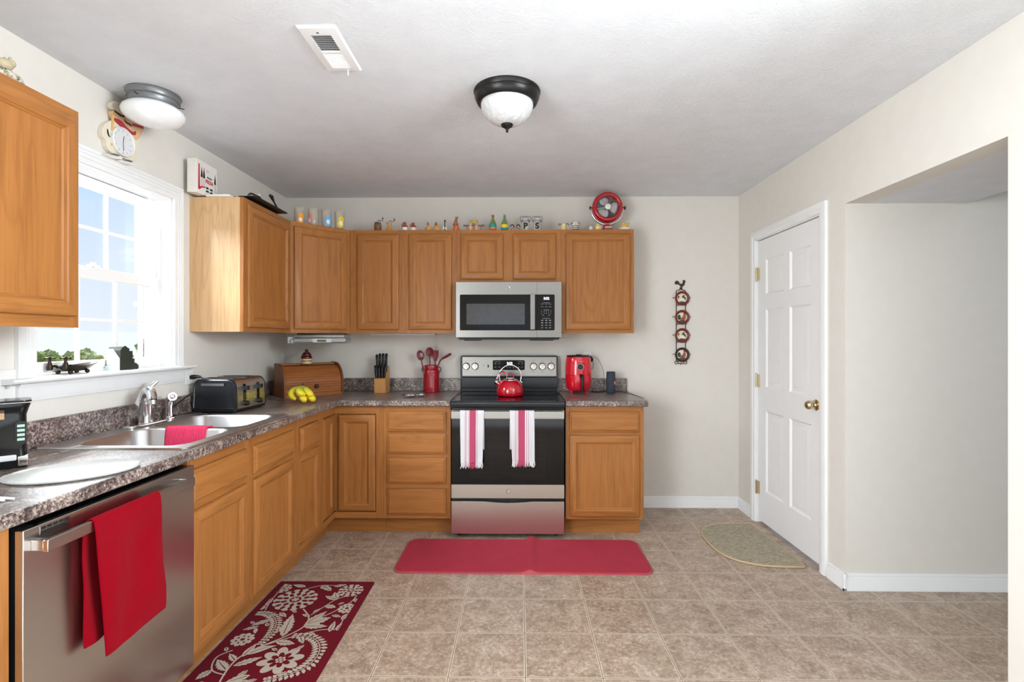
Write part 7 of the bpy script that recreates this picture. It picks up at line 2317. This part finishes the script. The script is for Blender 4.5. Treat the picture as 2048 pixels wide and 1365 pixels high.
r1 = [bm.verts.new((v.co.x, v.co.y, max(0.006, v.co.z - 0.006))) for v in ring_]
def outw(v, d):
    dx = v.co.x - cxm; dy = v.co.y - cym
    hx_, hy_ = (mx1 - mx0) / 2 - 0.07, (my1 - my0) / 2 - 0.07
    ex, ey = max(abs(dx) - hx_, 0) * (1 if dx > 0 else -1), max(abs(dy) - hy_, 0) * (1 if dy > 0 else -1)
    n_ = math.hypot(ex, ey) or 1
    return v.co.x + ex / n_ * d, v.co.y + ey / n_ * d
r2 = [bm.verts.new((*outw(v, 0.014), 0.0055)) for v in ring_]
r3 = [bm.verts.new((*outw(v, 0.016), 0.0003)) for v in ring_]
for A, B, mi in ((ring_, r1, 0), (r1, r2, 1), (r2, r3, 1)):
    k_ = len(A)
    for i in range(k_): bm.faces.new((A[i], A[(i + 1) % k_], B[(i + 1) % k_], B[i])).material_index = mi
bm.faces.new(r3)
obj('kitchen_mat', bm, ['mat_red', 'mat_edge'], None, smooth=50, label='plain red cushioned kitchen mat on the floor in front of the range', cat='mat')

b2 = NB('woven_tan')
v2 = b2.coords('Object', (90, 90, 90), False, (0, 0, 0.6))
n1 = b2.noise(v2, 1.6, 3, 0.7)
v3 = b2.coords('Object', (26, 130, 60), False, (0, 0, 0.9))
n3 = b2.noise(v3, 1.4, 3, 0.6)
c_ = b2.mix(0.5, b2.ramp(n1, [(0.34, (104, 100, 86)), (0.5, (168, 158, 136)), (0.66, (206, 194, 170))]), b2.ramp(n3, [(0.36, (110, 108, 96)), (0.55, (196, 184, 160))]))
b2.bsdf(c_, 0.95, 0, b2.bump(n1, 0.6, 0.003), 0.1)
plain('binding_tan', (198, 176, 142), 0.9, var=0.06)
hx, hyc, hl = 3.522, -0.712, 0.352
arc = [(hx, hyc + hl)] + [(hx - 0.03, hyc + hl - 0.002)]
out = []
for i in range(41):
    a = PI / 2 + PI * i / 40
    ca, sa = math.cos(a), math.sin(a)
    out.append((hx - 0.01 + math.copysign(abs(ca) ** 0.62, ca) * 0.425, hyc + math.copysign(abs(sa) ** 0.72, sa) * hl))
out = [(hx, hyc + hl - 0.012)] + out + [(hx, hyc - hl + 0.012)]
bm = BM(); prism(bm, out, lambda u, v, s: Vector((u, v, (0.0004, 0.009)[s])))
hm = obj('door_mat', bm, 'woven_tan', None, bevel=0.002, label='half-round tan woven mat on the floor before the white door', cat='mat')
bm = BM(); tube(bm, [(u, v, 0.0065) for u, v in out], 0.0058, 8, closed=True); obj('binding', bm, 'binding_tan', hm, smooth=60)

# floral runner
rx0, rx1, ry0, ry1 = 0.557, 1.070, -2.190, -1.279
bm = BM()
prism(bm, rounded(rx0, ry0, rx1, ry1, 0.006, 2), lambda u, v, s: Vector((u, v, (0.0004, 0.0065)[s])), 0)
RTZ = 0.0071
BR = 0.034
ix0, ix1, iy0, iy1 = rx0 + BR, rx1 - BR, ry0 + BR, ry1 - BR
def clip(poly):
    def cut(P_, f, g):
        out_ = []
        for i in range(len(P_)):
            a, c = P_[i], P_[(i + 1) % len(P_)]
            fa, fc_ = f(a), f(c)
            if fa >= 0: out_.append(a)
            if (fa >= 0) != (fc_ >= 0):
                t_ = fa / (fa - fc_)
                out_.append((a[0] + (c[0] - a[0]) * t_, a[1] + (c[1] - a[1]) * t_))
        return out_
    for f in (lambda p: p[0] - ix0, lambda p: ix1 - p[0], lambda p: p[1] - iy0, lambda p: iy1 - p[1]):
        poly = cut(poly, f, None)
        if len(poly) < 3: return None
    return poly
zoff = itertools.count()
def motif(poly, m=1, lift=0.0):
    poly = clip(poly)
    if poly:
        try:
            z = RTZ + lift + next(zoff) * 3e-6
            bm.faces.new([bm.verts.new((u, v, z)) for u, v in poly]).material_index = m
        except ValueError: pass
def star(cx, cy, r0, r1, n, a0=0, pw=1.0, steps=8, sx=1, sy=1):
    out_ = []
    for i in range(n * steps):
        a = 2 * PI * i / (n * steps)
        w_ = abs(math.cos(a * n / 2)) ** pw
        r_ = r0 + (r1 - r0) * w_
        out_.append((cx + sx * r_ * math.cos(a + a0), cy + sy * r_ * math.sin(a + a0)))
    return out_
def leaf(x0, y0, x1, y1, w, teeth=0, vein=True, bend=0.0):
    dx, dy = x1 - x0, y1 - y0
    L_ = math.hypot(dx, dy); tx, ty = dx / L_, dy / L_
    nx_, ny_ = -ty, tx
    l, r_ = [], []
    K = 26
    def mid(f): 
        bq = bend * L_ * math.sin(PI * f)
        return x0 + dx * f + nx_ * bq, y0 + dy * f + ny_ * bq
    for i in range(K + 1):
        f = i / K
        wd = w * math.sin(PI * f ** 0.8) * (1 - 0.15 * f)
        if teeth: wd *= 0.72 + 0.42 * ((f * teeth) % 1.0) 
        mx_, my_ = mid(f)
        sh_ = 0.25 * wd if teeth else 0
        l.append((mx_ + nx_ * wd + tx * sh_, my_ + ny_ * wd + ty * sh_)); r_.append((mx_ - nx_ * wd + tx * sh_, my_ - ny_ * wd + ty * sh_))
    motif(l + r_[::-1])
    if vein:
        vl, vr = [], []
        for i in range(3, 20):
            f = i / 24
            mx_, my_ = mid(f)
            q = 0.0022 * (1 - f * 0.7)
            vl.append((mx_ + nx_ * q, my_ + ny_ * q)); vr.append((mx_ - nx_ * q, my_ - ny_ * q))
        motif(vl + vr[::-1], 0, 0.0006)
def vine(pts, w):
    out_ = []
    k = len(pts)
    P_ = [Vector((*p, 0)) for p in pts]
    for i in range(k - 1):
        p0, p1, p2, p3 = P_[max(i - 1, 0)], P_[i], P_[i + 1], P_[min(i + 2, k - 1)]
        for j in range(8):
            t_ = j / 8
            out_.append(0.5 * ((2 * p1) + (p2 - p0) * t_ + (2 * p0 - 5 * p1 + 4 * p2 - p3) * t_ * t_ + (3 * p1 - p0 - 3 * p2 + p3) * t_ ** 3))
    out_.append(P_[-1])
    for i in range(len(out_) - 1):
        a, c = out_[i], out_[i + 1]
        d_ = (c - a).normalized(); n_ = Vector((-d_.y, d_.x, 0)) * w
        motif([tuple((a + n_)[:2]), tuple((a - n_)[:2]), tuple((c - n_)[:2]), tuple((c + n_)[:2])], 1, 0.0001)
    return out_
def fern(pts, w, ln):
    sp_ = vine(pts, 0.0022)
    for i in range(1, len(sp_) - 1, 2):
        d_ = (sp_[i + 1] - sp_[i - 1]).normalized()
        f = i / len(sp_)
        L_ = ln * (0.55 + 0.75 * math.sin(PI * min(1, f * 0.9 + 0.08)))
        for s in (-1, 1):
            n_ = Vector((-d_.y, d_.x, 0)) * s
            e_ = sp_[i] + (n_ * 0.9 + d_ * 0.35) * L_
            st_ = sp_[i] + n_ * 0.004
            leaf(st_.x, st_.y, e_.x, e_.y, w, 0, False)
def daisy(cx, cy, r):
    motif(star(cx, cy, r * 0.62, r, 8, 0.3, 0.9))
    motif(star(cx, cy, r * 0.30, r * 0.56, 8, 0.3, 0.8), 0, 0.0006)
    for k in range(7):
        a = k * 2 * PI / 6; q = 0 if k == 6 else r * 0.17
        motif(ell(cx + q * math.cos(a), cy + q * math.sin(a), r * 0.075, r * 0.075, 10), 1, 0.0010)
def mum(cx, cy, r, n=14):
    motif(star(cx, cy, r * 0.86, r, n, 0.1, 0.6))
    for ring, (rr, sz) in enumerate(((0.78, 0.115), (0.50, 0.12))):
        m_ = n - ring * 4
        for k in range(m_):
            a = 2 * PI * (k + 0.5) / m_ + 0.1
            c_, s_ = math.cos(a), math.sin(a)
            motif([(cx + r * (rr * c_ + sz * (1.25 * u * c_ - 0.8 * v * s_)), cy + r * (rr * s_ + sz * (1.25 * u * s_ + 0.8 * v * c_))) for u, v in ell(0, 0, 1, 1, 10)], 0, 0.0006)
    motif(ell(cx, cy, r * 0.27, r * 0.27, 16), 0, 0.0006); motif(star(cx, cy, r * 0.08, r * 0.20, 6, 0, 1.0), 1, 0.0010)
def small_flower(cx, cy, r):
    motif(star(cx, cy, r * 0.78, r, 10, 0.2, 0.7))
    for k in range(7):
        a = 2 * PI * k / 7; motif(ell(cx + 0.52 * r * math.cos(a), cy + 0.52 * r * math.sin(a), r * 0.11, r * 0.11, 8), 0, 0.0006)
    motif(ell(cx, cy, r * 0.2, r * 0.2, 10), 0, 0.0006)
daisy(0.874, -1.962, 0.092); mum(0.722, -1.476, 0.108); mum(0.972, -1.378, 0.066, 11); small_flower(1.012, -1.556, 0.046); small_flower(0.640, -1.822, 0.050); mum(0.60, -1.360, 0.05, 9)
vine([(0.800, -1.565), (0.858, -1.640), (0.866, -1.720), (0.815, -1.800), (0.731, -1.889), (0.690, -1.968), (0.700, -2.090), (0.74, -2.19)], 0.0036)
vine([(0.735, -1.880), (0.84, -1.805), (0.95, -1.745), (1.02, -1.74)], 0.003); vine([(0.862, -1.69), (0.95, -1.60), (1.01, -1.50), (1.02, -1.43)], 0.0028); vine([(0.70, -2.06), (0.63, -2.03), (0.60, -1.95), (0.64, -1.90)], 0.003); vine([(0.86, -1.62), (0.90, -1.53), (0.93, -1.47), (0.97, -1.44)], 0.0026)
fern([(0.845, -1.790), (0.930, -1.800), (0.990, -1.850), (1.015, -1.930), (0.995, -2.010), (0.935, -2.062), (0.87, -2.09)], 0.0085, 0.030)
fern([(0.590, -1.610), (0.640, -1.612), (0.700, -1.650), (0.735, -1.715), (0.745, -1.790), (0.735, -1.860)], 0.0075, 0.026)
leaf(0.805, -1.800, 0.770, -1.612, 0.030, 8); leaf(0.862, -1.705, 0.965, -1.640, 0.032, 6); leaf(0.862, -1.715, 0.975, -1.715, 0.024, 5); leaf(0.865, -1.70, 0.925, -1.585, 0.022, 5)
leaf(0.795, -1.838, 0.885, -1.852, 0.022, 5); leaf(0.705, -1.945, 0.718, -1.850, 0.016); leaf(0.715, -1.930, 0.812, -1.865, 0.020, 0, True, 0.08); leaf(0.700, -2.005, 0.790, -1.945, 0.020, 5); leaf(0.692, -2.035, 0.612, -1.965, 0.024, 6); leaf(0.695, -1.975, 0.640, -1.925, 0.016, 4)
leaf(0.885, -1.800, 0.920, -1.850, 0.014); leaf(1.000, -1.760, 0.995, -1.670, 0.014); leaf(0.690, -1.66, 0.620, -1.715, 0.018, 4); leaf(0.66, -1.72, 0.60, -1.75, 0.014, 3); leaf(0.655, -1.735, 0.672, -1.780, 0.010, 0, False)
leaf(0.930, -1.470, 0.895, -1.400, 0.020, 5); leaf(0.935, -1.475, 0.860, -1.440, 0.018, 5); leaf(0.895, -1.535, 0.955, -1.550, 0.020, 4); leaf(0.858, -1.630, 0.815, -1.615, 0.012); leaf(0.862, -1.600, 0.885, -1.560, 0.010)
leaf(0.87, -1.385, 0.80, -1.325, 0.02, 6); leaf(0.87, -1.34, 0.93, -1.315, 0.016, 4); leaf(0.72, -1.345, 0.64, -1.322, 0.016); leaf(1.02, -1.66, 1.04, -1.60, 0.018, 4); leaf(1.03, -1.75, 1.035, -1.69, 0.016, 3); leaf(0.80, -2.06, 0.72, -2.11, 0.022, 5); leaf(0.74, -2.12, 0.82, -2.09, 0.018, 5); leaf(0.63, -2.03, 0.60, -2.09, 0.02, 5); leaf(0.60, -1.46, 0.60, -1.55, 0.014, 4); small_flower(0.59, -1.56, 0.02); leaf(0.93, -1.86, 0.90, -1.905, 0.010)
for q in ((0.96, -1.62, 1.01, -1.635, 0.012), (0.70, -1.60, 0.75, -1.64, 0.014), (0.68, -1.60, 0.66, -1.655, 0.010), (0.78, -1.60, 0.75, -1.575, 0.010), (0.83, -1.90, 0.80, -1.885, 0.010), (0.945, -2.04, 0.90, -2.06, 0.012), (0.60, -1.88, 0.62, -1.91, 0.010), (1.025, -1.46, 1.035, -1.50, 0.012), (0.93, -1.30, 0.90, -1.33, 0.010), (0.98, -1.50, 0.955, -1.525, 0.010), (0.70, -1.72, 0.68, -1.69, 0.010), (0.77, -1.765, 0.755, -1.72, 0.010), (0.90, -1.765, 0.95, -1.785, 0.012), (0.60, -1.68, 0.63, -1.70, 0.009), (0.775, -2.03, 0.75, -2.075, 0.012), (0.84, -2.085, 0.80, -2.10, 0.010)):
    leaf(*q, 3)
vine([(0.60, -1.41), (0.605, -1.50), (0.62, -1.58)], 0.0025); vine([(0.73, -1.37), (0.80, -1.33), (0.88, -1.33)], 0.0025); vine([(1.02, -1.74), (1.03, -1.68), (1.02, -1.62)], 0.0022)
mum(0.86, -2.19, 0.085); small_flower(0.63, -2.15, 0.05); small_flower(0.82, -1.345, 0.022); leaf(0.98, -2.10, 1.02, -2.16, 0.02, 4)
obj('floral_runner', bm, ['rug_maroon', 'rug_cream'], None, smooth=0, label='dark red runner rug with cream flowers in front of the sink cabinets', cat='rug')
